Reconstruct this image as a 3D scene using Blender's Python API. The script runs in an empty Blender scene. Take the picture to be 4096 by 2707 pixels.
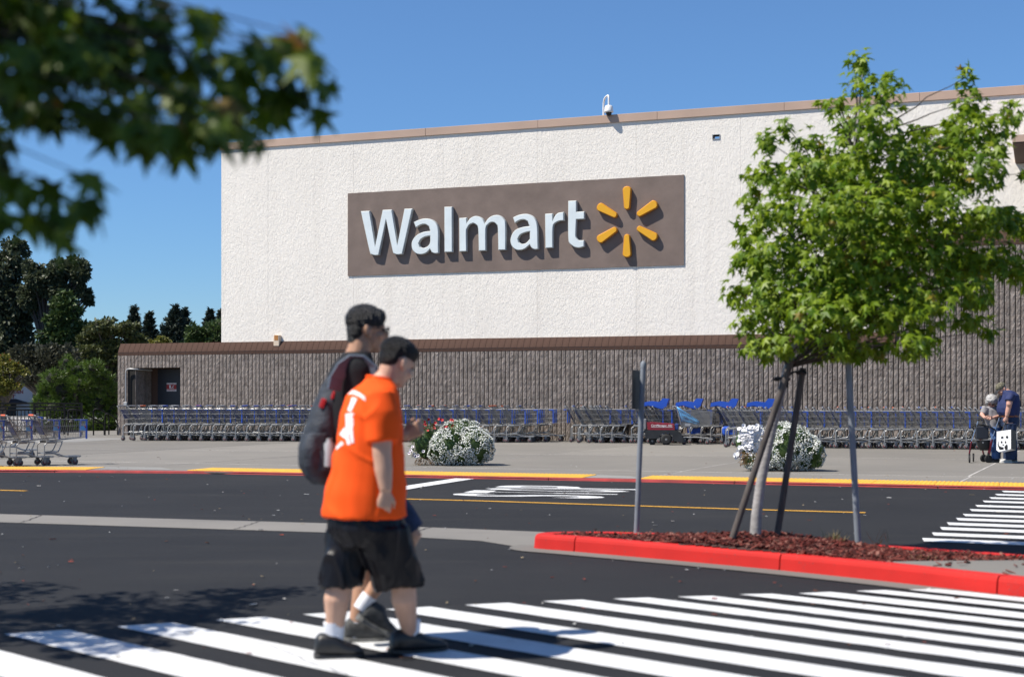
import bpy, bmesh, math, random
from mathutils import Vector, Matrix, noise
from mathutils.bvhtree import BVHTree
from mathutils.geometry import tessellate_polygon

random.seed(7)
R = math.radians
SC = bpy.context.scene
COL = SC.collection

# ------------------------------------------------------------------ camera
H = 1.365            # lens height above the road
F = 4096 * 50 / 36   # focal length in photo pixels
HV = 1580            # row of the horizon
cam_d = bpy.data.cameras.new('camera')
cam = bpy.data.objects.new('camera', cam_d)
COL.objects.link(cam)
cam.location = (0, 0, H)
cam.rotation_euler = (R(90), 0, 0)
cam_d.lens = 50
cam_d.sensor_width = 36
cam_d.shift_y = (HV - 2707 / 2) / 4096
cam_d.clip_start = 0.05
cam_d.clip_end = 3000
cam_d.dof.use_dof = True
cam_d.dof.focus_distance = 37
cam_d.dof.aperture_fstop = 2.1
SC.camera = cam

# ------------------------------------------------------------------ world and sun
SUN_EL = R(55.5)
SHADOW_AZ = R(16)                      # shadows run to +X, turned this much to +Y
to_sun = Vector((-math.cos(SHADOW_AZ) * math.cos(SUN_EL), -math.sin(SHADOW_AZ) * math.cos(SUN_EL), math.sin(SUN_EL)))
world = bpy.data.worlds.new('World')
SC.world = world
world.use_nodes = True
wn = world.node_tree
bg = wn.nodes['Background']
sky = wn.nodes.new('ShaderNodeTexSky')
sky.sky_type = 'NISHITA'
sky.sun_disc = False
sky.sun_elevation = SUN_EL
sky.sun_rotation = math.atan2(to_sun.x, to_sun.y)
sky.altitude = 10000
sky.air_density = 4.0
sky.dust_density = 0.0
sky.ozone_density = 10.0
wn.links.new(sky.outputs[0], bg.inputs[0])
bg.inputs[1].default_value = 0.083
sun_d = bpy.data.lights.new('sun', 'SUN')
sun_d.energy = 5.0
sun_d.angle = R(0.53)
sun_d.color = (1.0, 0.935, 0.84)
sun = bpy.data.objects.new('sun', sun_d)
COL.objects.link(sun)
sun.location = (-30, -10, 60)
sun.rotation_euler = (-to_sun).to_track_quat('-Z', 'Y').to_euler()
SC.view_settings.view_transform = 'Standard'
SC.view_settings.look = 'None'
SC.view_settings.gamma = 1
SC.view_settings.exposure = 0.6
SC.cycles.max_bounces = 6
SC.cycles.transparent_max_bounces = 8

# ------------------------------------------------------------------ layout helpers
def G(u, v, z=0.0):
    """point on the plane at height z seen at photo pixel (u, v)"""
    y = (H - z) * F / (v - HV)
    return Vector(((u - 2048) / F * y, y, z))
def P(u, v, y):
    """point at distance y seen at photo pixel (u, v)"""
    return Vector(((u - 2048) / F * y, y, H + (HV - v) / F * y))
PSI = R(20.6)
WY = 42.4
TP = math.tan(PSI)
CP, SP = math.cos(PSI), math.sin(PSI)
WM = Matrix.Translation((0, WY, 0)) @ Matrix.Rotation(-PSI, 4, 'Z')   # wall frame: x along, y into the wall
def WS(u, v, off=0.0):
    """(along, height) on the plane standing off metres in front of the store wall"""
    k = (u - 2048) / F
    y = (WY - off / CP) / (1 + k * TP)
    x = k * y
    loc = WM.inverted() @ Vector((x, y, 0))
    return loc.x, H + (HV - v) / F * y

# ------------------------------------------------------------------ object helpers
def empty(name, loc=(0, 0, 0), rz=0.0, parent=None):
    o = bpy.data.objects.new(name, None)
    o.empty_display_size = 0.1
    COL.objects.link(o)
    o.location = loc
    o.rotation_euler = (0, 0, rz)
    if parent: o.parent = parent
    return o
def tag(o, label=None, cat=None, group=None, kind=None):
    if label: o['label'] = label
    if cat: o['category'] = cat
    if group: o['group'] = group
    if kind: o['kind'] = kind
    return o
KIDS = {}
def link(name, me, parent=None, loc=(0, 0, 0), rot=(0, 0, 0), scale=None):
    o = bpy.data.objects.new(name, me)
    COL.objects.link(o)
    o.location = loc
    o.rotation_euler = rot
    if scale: o.scale = scale
    if parent:
        o.parent = parent
        KIDS.setdefault(parent.name, []).append(o)
    return o
def copy_tree(o, parent=None):
    c = o.copy()
    COL.objects.link(c)
    c.parent = parent
    for ch in KIDS.get(o.name, []):
        copy_tree(ch, c)
    return c
def ordinal(n):
    return '%d%s' % (n, 'th' if 10 <= n % 100 <= 20 else {1: 'st', 2: 'nd', 3: 'rd'}.get(n % 10, 'th'))

class MB:
    def __init__(s):
        s.v = []; s.f = []; s.m = []; s.smooth = []
        s.mi = 0
    def add(s, vs, fs, smooth=False):
        b = len(s.v)
        s.v += [tuple(p) for p in vs]
        for f in fs:
            s.f.append(tuple(b + i for i in f)); s.m.append(s.mi); s.smooth.append(smooth)
    def box(s, x0, x1, y0, y1, z0, z1, mat=None, bevel=0):
        vs = [Vector((x, y, z)) for z in (z0, z1) for y in (y0, y1) for x in (x0, x1)]
        if mat: vs = [mat @ p for p in vs]
        s.add(vs, [(0, 2, 3, 1), (4, 5, 7, 6), (0, 1, 5, 4), (2, 6, 7, 3), (0, 4, 6, 2), (1, 3, 7, 5)])
    def cbox(s, x0, x1, y0, y1, z0, z1, c=0.01, mat=None):
        """box with chamfered edges: an octagon section swept with shrunk ends"""
        rings = []
        for (x, d) in ((x0, c), (x0 + c, 0), (x1 - c, 0), (x1, c)):
            a0, a1, b0, b1 = y0 + d, y1 - d, z0 + d, z1 - d
            rings.append([(x, a0 + c, b0), (x, a1 - c, b0), (x, a1, b0 + c), (x, a1, b1 - c), (x, a1 - c, b1), (x, a0 + c, b1), (x, a0, b1 - c), (x, a0, b0 + c)])
        vs = [Vector(p) for r in rings for p in r]
        if mat: vs = [mat @ p for p in vs]
        fs = [tuple(range(7, -1, -1)), tuple(range(24, 32))]
        for k in range(3):
            for i in range(8):
                j = (i + 1) % 8
                fs.append((k * 8 + i, k * 8 + j, k * 8 + 8 + j, k * 8 + 8 + i))
        s.add(vs, fs)
    def tube(s, path, r, n=8, cap=True, smooth=True, squash=None):
        path = [Vector(p) for p in path]
        rs = r if isinstance(r, (list, tuple)) else [r] * len(path)
        vs = []; fs = []
        prev = None
        for i, p in enumerate(path):
            if i == 0: t = path[1] - p
            elif i == len(path) - 1: t = p - path[i - 1]
            else: t = (p - path[i - 1]).normalized() + (path[i + 1] - p).normalized()
            if t.length < 1e-9: t = Vector((0, 0, 1))
            t.normalize()
            if prev is None:
                a = t.orthogonal().normalized()
                if abs(t.z) < 0.9:
                    a = (Vector((0, 0, 1)) - t * t.z).normalized()
            else:
                a = prev - t * prev.dot(t)
                a = a.normalized() if a.length > 1e-6 else t.orthogonal().normalized()
            prev = a
            b = t.cross(a)
            for k in range(n):
                w = 2 * math.pi * (k + 0.5) / n
                vs.append(p + (a * math.cos(w) + b * math.sin(w)) * rs[i])
        for i in range(len(path) - 1):
            for k in range(n):
                j = (k + 1) % n
                fs.append((i * n + k, i * n + j, i * n + n + j, i * n + n + k))
        s.add(vs, fs, smooth)
        if cap:
            s.add(vs[:n], [tuple(range(n - 1, -1, -1))]); s.add(vs[-n:], [tuple(range(n))])
    def lathe(s, prof, n=16, mat=None, smooth=True):
        """prof: (radius, height) about z"""
        vs = []; fs = []
        for (r, z) in prof:
            for k in range(n):
                w = 2 * math.pi * k / n
                vs.append(Vector((r * math.cos(w), r * math.sin(w), z)))
        if mat: vs = [mat @ p for p in vs]
        for i in range(len(prof) - 1):
            for k in range(n):
                j = (k + 1) % n
                fs.append((i * n + k, i * n + j, i * n + n + j, i * n + n + k))
        s.add(vs, fs, smooth)
        s.add(vs[:n], [tuple(range(n - 1, -1, -1))]); s.add(vs[-n:], [tuple(range(n))])
    def ell(s, c, a, b, d, nu=12, nv=8, smooth=True):
        """ellipsoid with half axes a, b, d (vectors)"""
        c, a, b, d = Vector(c), Vector(a), Vector(b), Vector(d)
        vs = [c - d]; fs = []
        for i in range(1, nv):
            ph = -math.pi / 2 + math.pi * i / nv
            for k in range(nu):
                w = 2 * math.pi * k / nu
                vs.append(c + d * math.sin(ph) + (a * math.cos(w) + b * math.sin(w)) * math.cos(ph))
        vs.append(c + d)
        for k in range(nu):
            fs.append((0, 1 + (k + 1) % nu, 1 + k))
            q = 1 + (nv - 2) * nu
            fs.append((len(vs) - 1, q + k, q + (k + 1) % nu))
        for i in range(nv - 2):
            for k in range(nu):
                j = (k + 1) % nu
                fs.append((1 + i * nu + k, 1 + i * nu + j, 1 + (i + 1) * nu + j, 1 + (i + 1) * nu + k))
        s.add(vs, fs, smooth)
    def loft(s, rings, n=24, p=2.0, smooth=True, cap=True):
        """rings: (centre, half axis a, half axis b); superellipse power p"""
        vs = []; fs = []
        for (c, a, b) in rings:
            c, a, b = Vector(c), Vector(a), Vector(b)
            for k in range(n):
                w = 2 * math.pi * k / n
                cw, sw = math.cos(w), math.sin(w)
                vs.append(c + a * math.copysign(abs(cw) ** (2 / p), cw) + b * math.copysign(abs(sw) ** (2 / p), sw))
        for i in range(len(rings) - 1):
            for k in range(n):
                j = (k + 1) % n
                fs.append((i * n + k, i * n + j, i * n + n + j, i * n + n + k))
        s.add(vs, fs, smooth)
        if cap:
            s.add(vs[:n], [tuple(range(n - 1, -1, -1))]); s.add(vs[-n:], [tuple(range(n))])
    def poly(s, pts, smooth=False):
        s.add(pts, [tuple(range(len(pts)))], smooth)
    def prism(s, pts, dvec):
        """closed polygon (list of Vectors) extruded by dvec"""
        n = len(pts)
        pts = [Vector(p) for p in pts]
        d = Vector(dvec)
        s.add(pts + [p + d for p in pts], [tuple(range(n - 1, -1, -1)), tuple(range(n, 2 * n))] + [(i, (i + 1) % n, n + (i + 1) % n, n + i) for i in range(n)])
    def mesh(s, name, mats, fix=False):
        me = bpy.data.meshes.new(name)
        me.from_pydata(s.v, [], s.f)
        for m in (mats if isinstance(mats, (list, tuple)) else [mats]): me.materials.append(m)
        me.polygons.foreach_set('material_index', s.m)
        me.polygons.foreach_set('use_smooth', s.smooth)
        if fix:
            bm = bmesh.new(); bm.from_mesh(me)
            bmesh.ops.recalc_face_normals(bm, faces=bm.faces)
            bm.to_mesh(me); bm.free()
        me.update()
        return me
    def build(s, name, mats, parent=None, loc=(0, 0, 0), rot=(0, 0, 0), fix=False):
        return link(name, s.mesh(name, mats, fix), parent, loc, rot)

def round_path(pts, r=0.03, n=4):
    """polyline with rounded corners"""
    pts = [Vector(p) for p in pts]
    out = [pts[0]]
    for i in range(1, len(pts) - 1):
        a, b, c = pts[i - 1], pts[i], pts[i + 1]
        d0 = min(r, (a - b).length * 0.45); d1 = min(r, (c - b).length * 0.45)
        p0 = b + (a - b).normalized() * d0; p1 = b + (c - b).normalized() * d1
        for k in range(n + 1):
            t = k / n
            out.append(p0 * (1 - t) ** 2 + b * 2 * t * (1 - t) + p1 * t * t)
    out.append(pts[-1])
    return out

TMP = bpy.data.scenes.new('workbench')
def evaluated_mesh(o):
    TMP.collection.objects.link(o)
    vl = TMP.view_layers[0]
    vl.update()
    me = bpy.data.meshes.new_from_object(o.evaluated_get(vl.depsgraph))
    bpy.data.objects.remove(o)
    return me
def displace(me, fn):
    """push each vertex along its normal by fn(position)"""
    cs = [v.co.copy() for v in me.vertices]; ns = [v.normal.copy() for v in me.vertices]
    out = []
    for c, n_ in zip(cs, ns): out += list(c + n_ * fn(c))
    me.vertices.foreach_set('co', out)
    me.update()
def remesh(mb, name, mats, voxel=0.01, smooth=6, parent=None, wrinkle=None, thick=None):
    me = mb.mesh(name + '_raw', mats)
    o = bpy.data.objects.new('tmp', me)
    m = o.modifiers.new('r', 'REMESH'); m.mode = 'VOXEL'; m.voxel_size = voxel; m.use_smooth_shade = True
    if smooth:
        q = o.modifiers.new('s', 'SMOOTH'); q.iterations = smooth; q.factor = 0.5
    me2 = evaluated_mesh(o)
    me2.name = name
    bpy.data.meshes.remove(me)
    if wrinkle:
        amp, fx, fz = wrinkle
        displace(me2, lambda c: amp * (noise.noise(Vector((c.x * fx, c.y * fx, c.z * fz))) + 0.5 * noise.noise(Vector((c.x * fx * 2.3 + 5, c.y * fx * 2.3, c.z * fz * 2.1 + c.x * 6)))))
    if not me2.materials:
        for mm in (mats if isinstance(mats, (list, tuple)) else [mats]): me2.materials.append(mm)
    me2.polygons.foreach_set('use_smooth', [True] * len(me2.polygons))
    me2.update()
    return link(name, me2, parent)

def text_mesh(txt, extrude=0.0, offset=0.0, res=3, shear=0.0, bevel=0.0):
    cu = bpy.data.curves.new('t', 'FONT')
    cu.body = txt; cu.size = 1.0; cu.extrude = extrude; cu.offset = offset; cu.resolution_u = res; cu.shear = shear
    cu.bevel_depth = bevel
    o = bpy.data.objects.new('tmp', cu)
    me = evaluated_mesh(o)
    bpy.data.curves.remove(cu)
    return me
def text_obj(name, txt, mat, parent, origin, xdir, ydir, width=None, height=None, offset=0.0, shear=0.0, extrude=0.002):
    """flat lettering: fits the word into width x height from its lower-left origin"""
    me = text_mesh(txt, 0.0, offset, 3, shear)
    xs = [v.co.x for v in me.vertices]; ys = [v.co.y for v in me.vertices]
    x0, x1, y0, y1 = min(xs), max(xs), min(ys), max(ys)
    sx = (width / (x1 - x0)) if width else 1; sy = (height / (y1 - y0)) if height else sx
    if not width: sx = sy
    X, Y, O = Vector(xdir).normalized(), Vector(ydir).normalized(), Vector(origin)
    for v in me.vertices:
        v.co = O + X * (v.co.x - x0) * sx + Y * (v.co.y - y0) * sy
    me.materials.clear(); me.materials.append(mat)
    return link(name, me, parent)

# ------------------------------------------------------------------ materials
def nt(m): return m.node_tree.nodes, m.node_tree.links
def mat(name, col, rough=0.6, metal=0.0, var=0.0, vscale=5.0, bump=0.0, bscale=40.0, spec=0.5, coat=0.0, stretch=None, trans=0.0):
    m = bpy.data.materials.new(name)
    m.use_nodes = True
    N, L = nt(m)
    b = N['Principled BSDF']
    b.inputs['Base Color'].default_value = (*col, 1)
    b.inputs['Roughness'].default_value = rough
    b.inputs['Metallic'].default_value = metal
    b.inputs['Specular IOR Level'].default_value = spec
    b.inputs['Coat Weight'].default_value = coat
    tc = None
    def coords():
        nonlocal tc
        if tc is None:
            tc = N.new('ShaderNodeTexCoord')
            if stretch:
                mp = N.new('ShaderNodeMapping'); mp.inputs['Scale'].default_value = stretch
                L.new(tc.outputs['Object'], mp.inputs[0]); return mp.outputs[0]
            return tc.outputs['Object']
        return coords_out
    coords_out = None
    if var or bump:
        coords_out = coords()
    if var:
        t = N.new('ShaderNodeTexNoise'); t.inputs['Scale'].default_value = vscale; t.inputs['Detail'].default_value = 6
        L.new(coords_out, t.inputs['Vector'])
        r = N.new('ShaderNodeValToRGB')
        r.color_ramp.elements[0].position = 0.3; r.color_ramp.elements[1].position = 0.7
        r.color_ramp.elements[0].color = (*[c * (1 - var) for c in col], 1)
        r.color_ramp.elements[1].color = (*[min(1, c * (1 + var)) for c in col], 1)
        L.new(t.outputs['Fac'], r.inputs[0]); L.new(r.outputs[0], b.inputs['Base Color'])
    if bump:
        t = N.new('ShaderNodeTexNoise'); t.inputs['Scale'].default_value = bscale; t.inputs['Detail'].default_value = 5
        L.new(coords_out, t.inputs['Vector'])
        q = N.new('ShaderNodeBump'); q.inputs['Strength'].default_value = bump; q.inputs['Distance'].default_value = 0.02
        L.new(t.outputs['Fac'], q.inputs['Height']); L.new(q.outputs[0], b.inputs['Normal'])
    return m

def rgb_mix(N, L, fac, a, b):
    """a, b: colour tuples or sockets"""
    x = N.new('ShaderNodeMix'); x.data_type = 'RGBA'
    for sock, val in ((x.inputs[6], a), (x.inputs[7], b)):
        if isinstance(val, tuple): sock.default_value = (*val, 1)
        else: L.new(val, sock)
    if isinstance(fac, float): x.inputs[0].default_value = fac
    else: L.new(fac, x.inputs[0])
    return x.outputs[2]
def ramp(N, L, src, p0, p1):
    r = N.new('ShaderNodeMapRange'); r.inputs['From Min'].default_value = p0; r.inputs['From Max'].default_value = p1
    L.new(src, r.inputs['Value']); return r.outputs[0]
def noise_tex(N, L, vec, scale, detail=5, rough=0.5):
    t = N.new('ShaderNodeTexNoise'); t.inputs['Scale'].default_value = scale; t.inputs['Detail'].default_value = detail; t.inputs['Roughness'].default_value = rough
    L.new(vec, t.inputs['Vector']); return t.outputs['Fac']
def mapped(N, L, scale, kind='Object'):
    mp = N.new('ShaderNodeMapping'); mp.inputs['Scale'].default_value = scale
    src = N.new('ShaderNodeNewGeometry').outputs['Position'] if kind == 'World' else N.new('ShaderNodeTexCoord').outputs[kind]
    L.new(src, mp.inputs[0]); return mp.outputs[0]
def bump_into(N, L, b, h, strength, dist):
    q = N.new('ShaderNodeBump'); q.inputs['Strength'].default_value = strength; q.inputs['Distance'].default_value = dist
    L.new(h, q.inputs['Height']); L.new(q.outputs[0], b.inputs['Normal'])

def asphalt_mat():
    m = mat('asphalt', (0.02, 0.021, 0.024), 0.9, spec=0.25)
    N, L = nt(m); b = N['Principled BSDF']
    v = mapped(N, L, (1, 1, 1), 'World')
    big = noise_tex(N, L, v, 0.35, 5, 0.6)
    sv = mapped(N, L, (0.35, 3.0, 1), 'World')
    streak = noise_tex(N, L, sv, 0.9, 6, 0.65)
    mid = noise_tex(N, L, v, 4.0, 6, 0.7)
    c = rgb_mix(N, L, ramp(N, L, big, 0.32, 0.68), (0.0105, 0.0115, 0.0140), (0.0175, 0.0182, 0.0205))
    c = rgb_mix(N, L, ramp(N, L, streak, 0.52, 0.78), c, (0.0245, 0.0245, 0.0245))
    c = rgb_mix(N, L, ramp(N, L, mid, 0.58, 0.80), c, (0.0105, 0.011, 0.0125))
    fine = noise_tex(N, L, v, 70, 3, 0.75)
    c = rgb_mix(N, L, ramp(N, L, fine, 0.58, 0.74), c, (0.050, 0.049, 0.046))
    c = rgb_mix(N, L, ramp(N, L, fine, 0.42, 0.28), c, (0.005, 0.005, 0.006))
    L.new(c, b.inputs['Base Color'])
    bump_into(N, L, b, fine, 0.6, 0.008)
    return m
def concrete_mat(name, c0, c1, stain=(0.09, 0.085, 0.08)):
    m = mat(name, c0, 0.85, spec=0.3)
    N, L = nt(m); b = N['Principled BSDF']
    v = mapped(N, L, (1, 1, 1), 'World')
    oi = N.new('ShaderNodeObjectInfo')
    big = noise_tex(N, L, v, 0.5, 6, 0.6)
    c = rgb_mix(N, L, ramp(N, L, big, 0.3, 0.7), c0, c1)
    sv = mapped(N, L, (0.35, 1.6, 1), 'World')
    st = noise_tex(N, L, sv, 1.1, 7, 0.65)
    c = rgb_mix(N, L, ramp(N, L, st, 0.58, 0.85), c, stain)
    fine = noise_tex(N, L, v, 45, 4, 0.7)
    c = rgb_mix(N, L, ramp(N, L, fine, 0.66, 0.8), c, tuple(x * 0.55 for x in c0))
    hs = N.new('ShaderNodeHueSaturation')
    mr = N.new('ShaderNodeMapRange'); mr.inputs['To Min'].default_value = 0.86; mr.inputs['To Max'].default_value = 1.1
    L.new(oi.outputs['Random'], mr.inputs['Value']); L.new(mr.outputs[0], hs.inputs['Value'])
    L.new(c, hs.inputs['Color']); L.new(hs.outputs[0], b.inputs['Base Color'])
    bump_into(N, L, b, fine, 0.3, 0.004)
    return m
def paint_mat(name, col, wear=0.64, under=(0.05, 0.05, 0.05)):
    """road paint worn through to the asphalt in specks"""
    m = mat(name, col, 0.75, spec=0.3)
    N, L = nt(m); b = N['Principled BSDF']
    v = mapped(N, L, (1, 1, 1), 'World')
    n1 = noise_tex(N, L, v, 55, 4, 0.75); n2 = noise_tex(N, L, v, 2.2, 5)
    mx = N.new('ShaderNodeMath'); mx.operation = 'MULTIPLY_ADD'; mx.inputs[1].default_value = 0.35
    L.new(n2, mx.inputs[0]); L.new(n1, mx.inputs[2])
    c = rgb_mix(N, L, ramp(N, L, noise_tex(N, L, v, 3, 5), 0.35, 0.7), tuple(x * 0.86 for x in col), col)
    dv = mapped(N, L, (1.5, 0.5, 1), 'World')
    c = rgb_mix(N, L, ramp(N, L, noise_tex(N, L, dv, 2.4, 7, 0.7), 0.60, 0.85), c, tuple(x * 0.62 for x in col))
    c = rgb_mix(N, L, ramp(N, L, mx.outputs[0], wear + 0.20, wear + 0.30), c, under)
    L.new(c, b.inputs['Base Color'])
    bump_into(N, L, b, n1, 0.25, 0.004)
    return m
def stucco_mat():
    """rough cast wall: small ragged flakes with upright and level edges"""
    m = mat('stucco', (0.8, 0.79, 0.77), 0.9, spec=0.2)
    N, L = nt(m); b = N['Principled BSDF']
    v = mapped(N, L, (1, 1, 0.6))
    def cells(scale, ch):
        vo = N.new('ShaderNodeTexVoronoi'); vo.distance = 'CHEBYCHEV'; vo.inputs['Scale'].default_value = scale
        L.new(v, vo.inputs['Vector'])
        sp = N.new('ShaderNodeSeparateColor'); L.new(vo.outputs['Color'], sp.inputs[0]); return sp.outputs[ch]
    def madd(a, k, c):
        q = N.new('ShaderNodeMath'); q.operation = 'MULTIPLY_ADD'; q.inputs[1].default_value = k
        L.new(a, q.inputs[0]); L.new(c, q.inputs[2]); return q.outputs[0]
    c1 = cells(14, 0); c2 = cells(23, 1); c3 = cells(37, 2)
    fine = noise_tex(N, L, v, 55, 4, 0.7)
    h = madd(c2, 0.9, c1); h = madd(c3, 0.6, h); h = madd(fine, 0.5, h)
    bump_into(N, L, b, h, 0.62, 0.013)
    big = noise_tex(N, L, v, 0.45, 6, 0.6)
    sv = mapped(N, L, (2.2, 1, 0.10))
    st = noise_tex(N, L, sv, 1.0, 6, 0.6)
    c = rgb_mix(N, L, ramp(N, L, big, 0.3, 0.7), (0.84, 0.79, 0.715), (0.78, 0.732, 0.66))
    c = rgb_mix(N, L, ramp(N, L, st, 0.55, 0.85), c, (0.72, 0.67, 0.60))
    L.new(c, b.inputs['Base Color'])
    return m
def block_mat():
    m = mat('split_face_block', (0.2, 0.17, 0.15), 0.92, spec=0.25)
    N, L = nt(m); b = N['Principled BSDF']
    v = mapped(N, L, (1, 1, 1), 'World')
    g = N.new('ShaderNodeNewGeometry')
    n1 = noise_tex(N, L, v, 34, 5, 0.75); n2 = noise_tex(N, L, v, 9, 5, 0.6); n3 = noise_tex(N, L, v, 0.9, 4)
    c = rgb_mix(N, L, ramp(N, L, n2, 0.3, 0.72), (0.148, 0.120, 0.104), (0.285, 0.245, 0.216))
    c = rgb_mix(N, L, ramp(N, L, n1, 0.56, 0.72), c, (0.62, 0.59, 0.55))
    c = rgb_mix(N, L, ramp(N, L, n1, 0.42, 0.30), c, (0.07, 0.056, 0.05))
    hs = N.new('ShaderNodeHueSaturation')
    mr = N.new('ShaderNodeMapRange'); mr.inputs['To Min'].default_value = 0.8; mr.inputs['To Max'].default_value = 1.15
    oi = N.new('ShaderNodeObjectInfo')
    ad = N.new('ShaderNodeMath'); ad.operation = 'ADD'; L.new(g.outputs['Random Per Island'], ad.inputs[0]); L.new(oi.outputs['Random'], ad.inputs[1])
    fr = N.new('ShaderNodeMath'); fr.operation = 'FRACT'; L.new(ad.outputs[0], fr.inputs[0])
    L.new(fr.outputs[0], mr.inputs['Value']); L.new(mr.outputs[0], hs.inputs['Value']); L.new(c, hs.inputs['Color'])
    L.new(hs.outputs[0], b.inputs['Base Color'])
    bump_into(N, L, b, n1, 0.8, 0.02)
    return m
def leaf_mat(name, c0, c1, trans=0.35, rough=0.45, odd=None, spec=0.4):
    """leaf: colour picked per leaf, some light let through"""
    m = mat(name, c0, rough, spec=spec)
    N, L = nt(m); b = N['Principled BSDF']
    g = N.new('ShaderNodeNewGeometry'); oi = N.new('ShaderNodeObjectInfo')
    ad = N.new('ShaderNodeMath'); ad.operation = 'ADD'; L.new(g.outputs['Random Per Island'], ad.inputs[0]); L.new(oi.outputs['Random'], ad.inputs[1])
    fr = N.new('ShaderNodeMath'); fr.operation = 'FRACT'; L.new(ad.outputs[0], fr.inputs[0])
    c = rgb_mix(N, L, fr.outputs[0], c0, c1)
    if odd:
        c = rgb_mix(N, L, ramp(N, L, fr.outputs[0], 0.985, 0.99), c, odd)
    L.new(c, b.inputs['Base Color'])
    t = N.new('ShaderNodeBsdfTranslucent'); L.new(c, t.inputs[0])
    ms = N.new('ShaderNodeMixShader'); ms.inputs[0].default_value = trans
    out = N['Material Output']
    L.new(b.outputs[0], ms.inputs[1]); L.new(t.outputs[0], ms.inputs[2]); L.new(ms.outputs[0], out.inputs[0])
    return m
def island_mat(name, cols, rough=0.9):
    """chips, petals: one of several colours per loose piece"""
    m = mat(name, cols[0], rough, spec=0.25)
    N, L = nt(m); b = N['Principled BSDF']
    g = N.new('ShaderNodeNewGeometry')
    r = N.new('ShaderNodeValToRGB'); r.color_ramp.interpolation = 'CONSTANT'
    e = r.color_ramp.elements
    while len(e) < len(cols): e.new(0.5)
    for i, c in enumerate(cols):
        e[i].position = i / len(cols); e[i].color = (*c, 1)
    L.new(g.outputs['Random Per Island'], r.inputs[0]); L.new(r.outputs[0], b.inputs['Base Color'])
    return m

M = {}
M['asphalt'] = asphalt_mat()
M['concrete'] = concrete_mat('concrete', (0.190, 0.178, 0.158), (0.158, 0.149, 0.134), (0.115, 0.106, 0.095))
M['concrete_light'] = concrete_mat('concrete_light', (0.255, 0.25, 0.235), (0.215, 0.21, 0.20), (0.17, 0.165, 0.155))
M['gutter'] = concrete_mat('gutter_concrete', (0.185, 0.174, 0.157), (0.148, 0.141, 0.130), (0.092, 0.087, 0.08))
M['caulk'] = mat('joint_filler', (0.36, 0.345, 0.32), 0.8, var=0.3, vscale=1.2)
M['white_paint'] = paint_mat('white_road_paint', (0.64, 0.65, 0.655), 0.60)
M['yellow_paint'] = paint_mat('yellow_road_paint', (0.62, 0.33, 0.04))
M['tactile'] = mat('yellow_tactile_plate', (0.62, 0.34, 0.03), 0.6, var=0.14, vscale=6)
M['red_kerb'] = paint_mat('red_kerb_paint', (0.52, 0.016, 0.012), 0.60, (0.16, 0.05, 0.045))
M['dull_red'] = mat('faded_red_kerb_paint', (0.30, 0.022, 0.022), 0.7, var=0.35, vscale=3)
M['stucco'] = stucco_mat()
M['block'] = block_mat()
M['groove_shade'] = mat('shaded_groove_back', (0.012, 0.011, 0.01), 0.95)  # near-black backing: the shade inside the block grooves is put into its colour
M['tile'] = mat('brown_matt_tile', (0.082, 0.050, 0.039), 0.9, var=0.30, vscale=2.5, spec=0.06)
M['grout'] = mat('grout', (0.17, 0.14, 0.12), 0.9)
M['coping'] = mat('tan_metal_coping', (0.44, 0.31, 0.235), 0.6, var=0.10, vscale=0.8)
M['brown_soffit'] = mat('brown_soffit', (0.09, 0.05, 0.035), 0.8)
M['sign_brown'] = mat('brown_sign_render', (0.17, 0.128, 0.108), 0.85, var=0.14, vscale=1.6, bump=0.15, bscale=9)
M['letter'] = mat('white_letter_face', (0.66, 0.72, 0.73), 0.4, var=0.06, vscale=2)
M['letter_trim'] = mat('grey_letter_return', (0.46, 0.48, 0.47), 0.45, var=0.15, vscale=6)
M['spark'] = mat('amber_acrylic', (0.72, 0.36, 0.012), 0.35, var=0.05, vscale=2)
M['spark_side'] = mat('orange_return', (0.55, 0.22, 0.012), 0.45)
M['navy_door'] = mat('navy_door', (0.012, 0.014, 0.022), 0.5)
M['galv'] = mat('galvanised_conduit', (0.36, 0.36, 0.36), 0.45, 0.4)
M['white_plastic'] = mat('white_plastic', (0.72, 0.72, 0.71), 0.4)
M['sign_white'] = mat('sign_white', (0.75, 0.74, 0.73), 0.5)
M['sign_red'] = mat('sign_red', (0.36, 0.018, 0.015), 0.5)
M['black'] = mat('black_plastic', (0.012, 0.012, 0.013), 0.5)
M['black_metal'] = mat('black_railing_paint', (0.010, 0.010, 0.010), 0.6, spec=0.15)
M['pole'] = mat('grey_post_paint', (0.19, 0.21, 0.235), 0.6, 0.0, spec=0.3, var=0.15, vscale=6)
M['sign_back'] = mat('dull_sign_back', (0.05, 0.048, 0.046), 0.6)
M['wire'] = mat('zinc_wire', (0.23, 0.227, 0.22), 0.32, 0.4)
M['tube'] = mat('grey_cart_frame', (0.34, 0.34, 0.335), 0.34, 0.4)
M['cart_blue'] = mat('blue_cart_plastic', (0.02, 0.085, 0.46), 0.4)
M['blue_dark'] = mat('dark_blue_cart_plastic', (0.014, 0.035, 0.16), 0.45)
M['cart_grey'] = mat('grey_cart_plastic', (0.17, 0.175, 0.18), 0.5)
M['rubber'] = mat('grey_rubber', (0.10, 0.10, 0.10), 0.7)
M['rubber_black'] = mat('black_rubber', (0.015, 0.015, 0.015), 0.8)
M['hub_red'] = mat('dark_red_hub', (0.14, 0.018, 0.018), 0.5)
M['handle_orange'] = mat('orange_handle', (0.72, 0.12, 0.02), 0.4)
M['handle_grey'] = mat('pale_grey_handle', (0.30, 0.31, 0.33), 0.4)
M['label_blue'] = mat('pale_blue_label', (0.10, 0.32, 0.62), 0.5)
M['label_red'] = mat('red_label', (0.50, 0.05, 0.07), 0.5)
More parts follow.
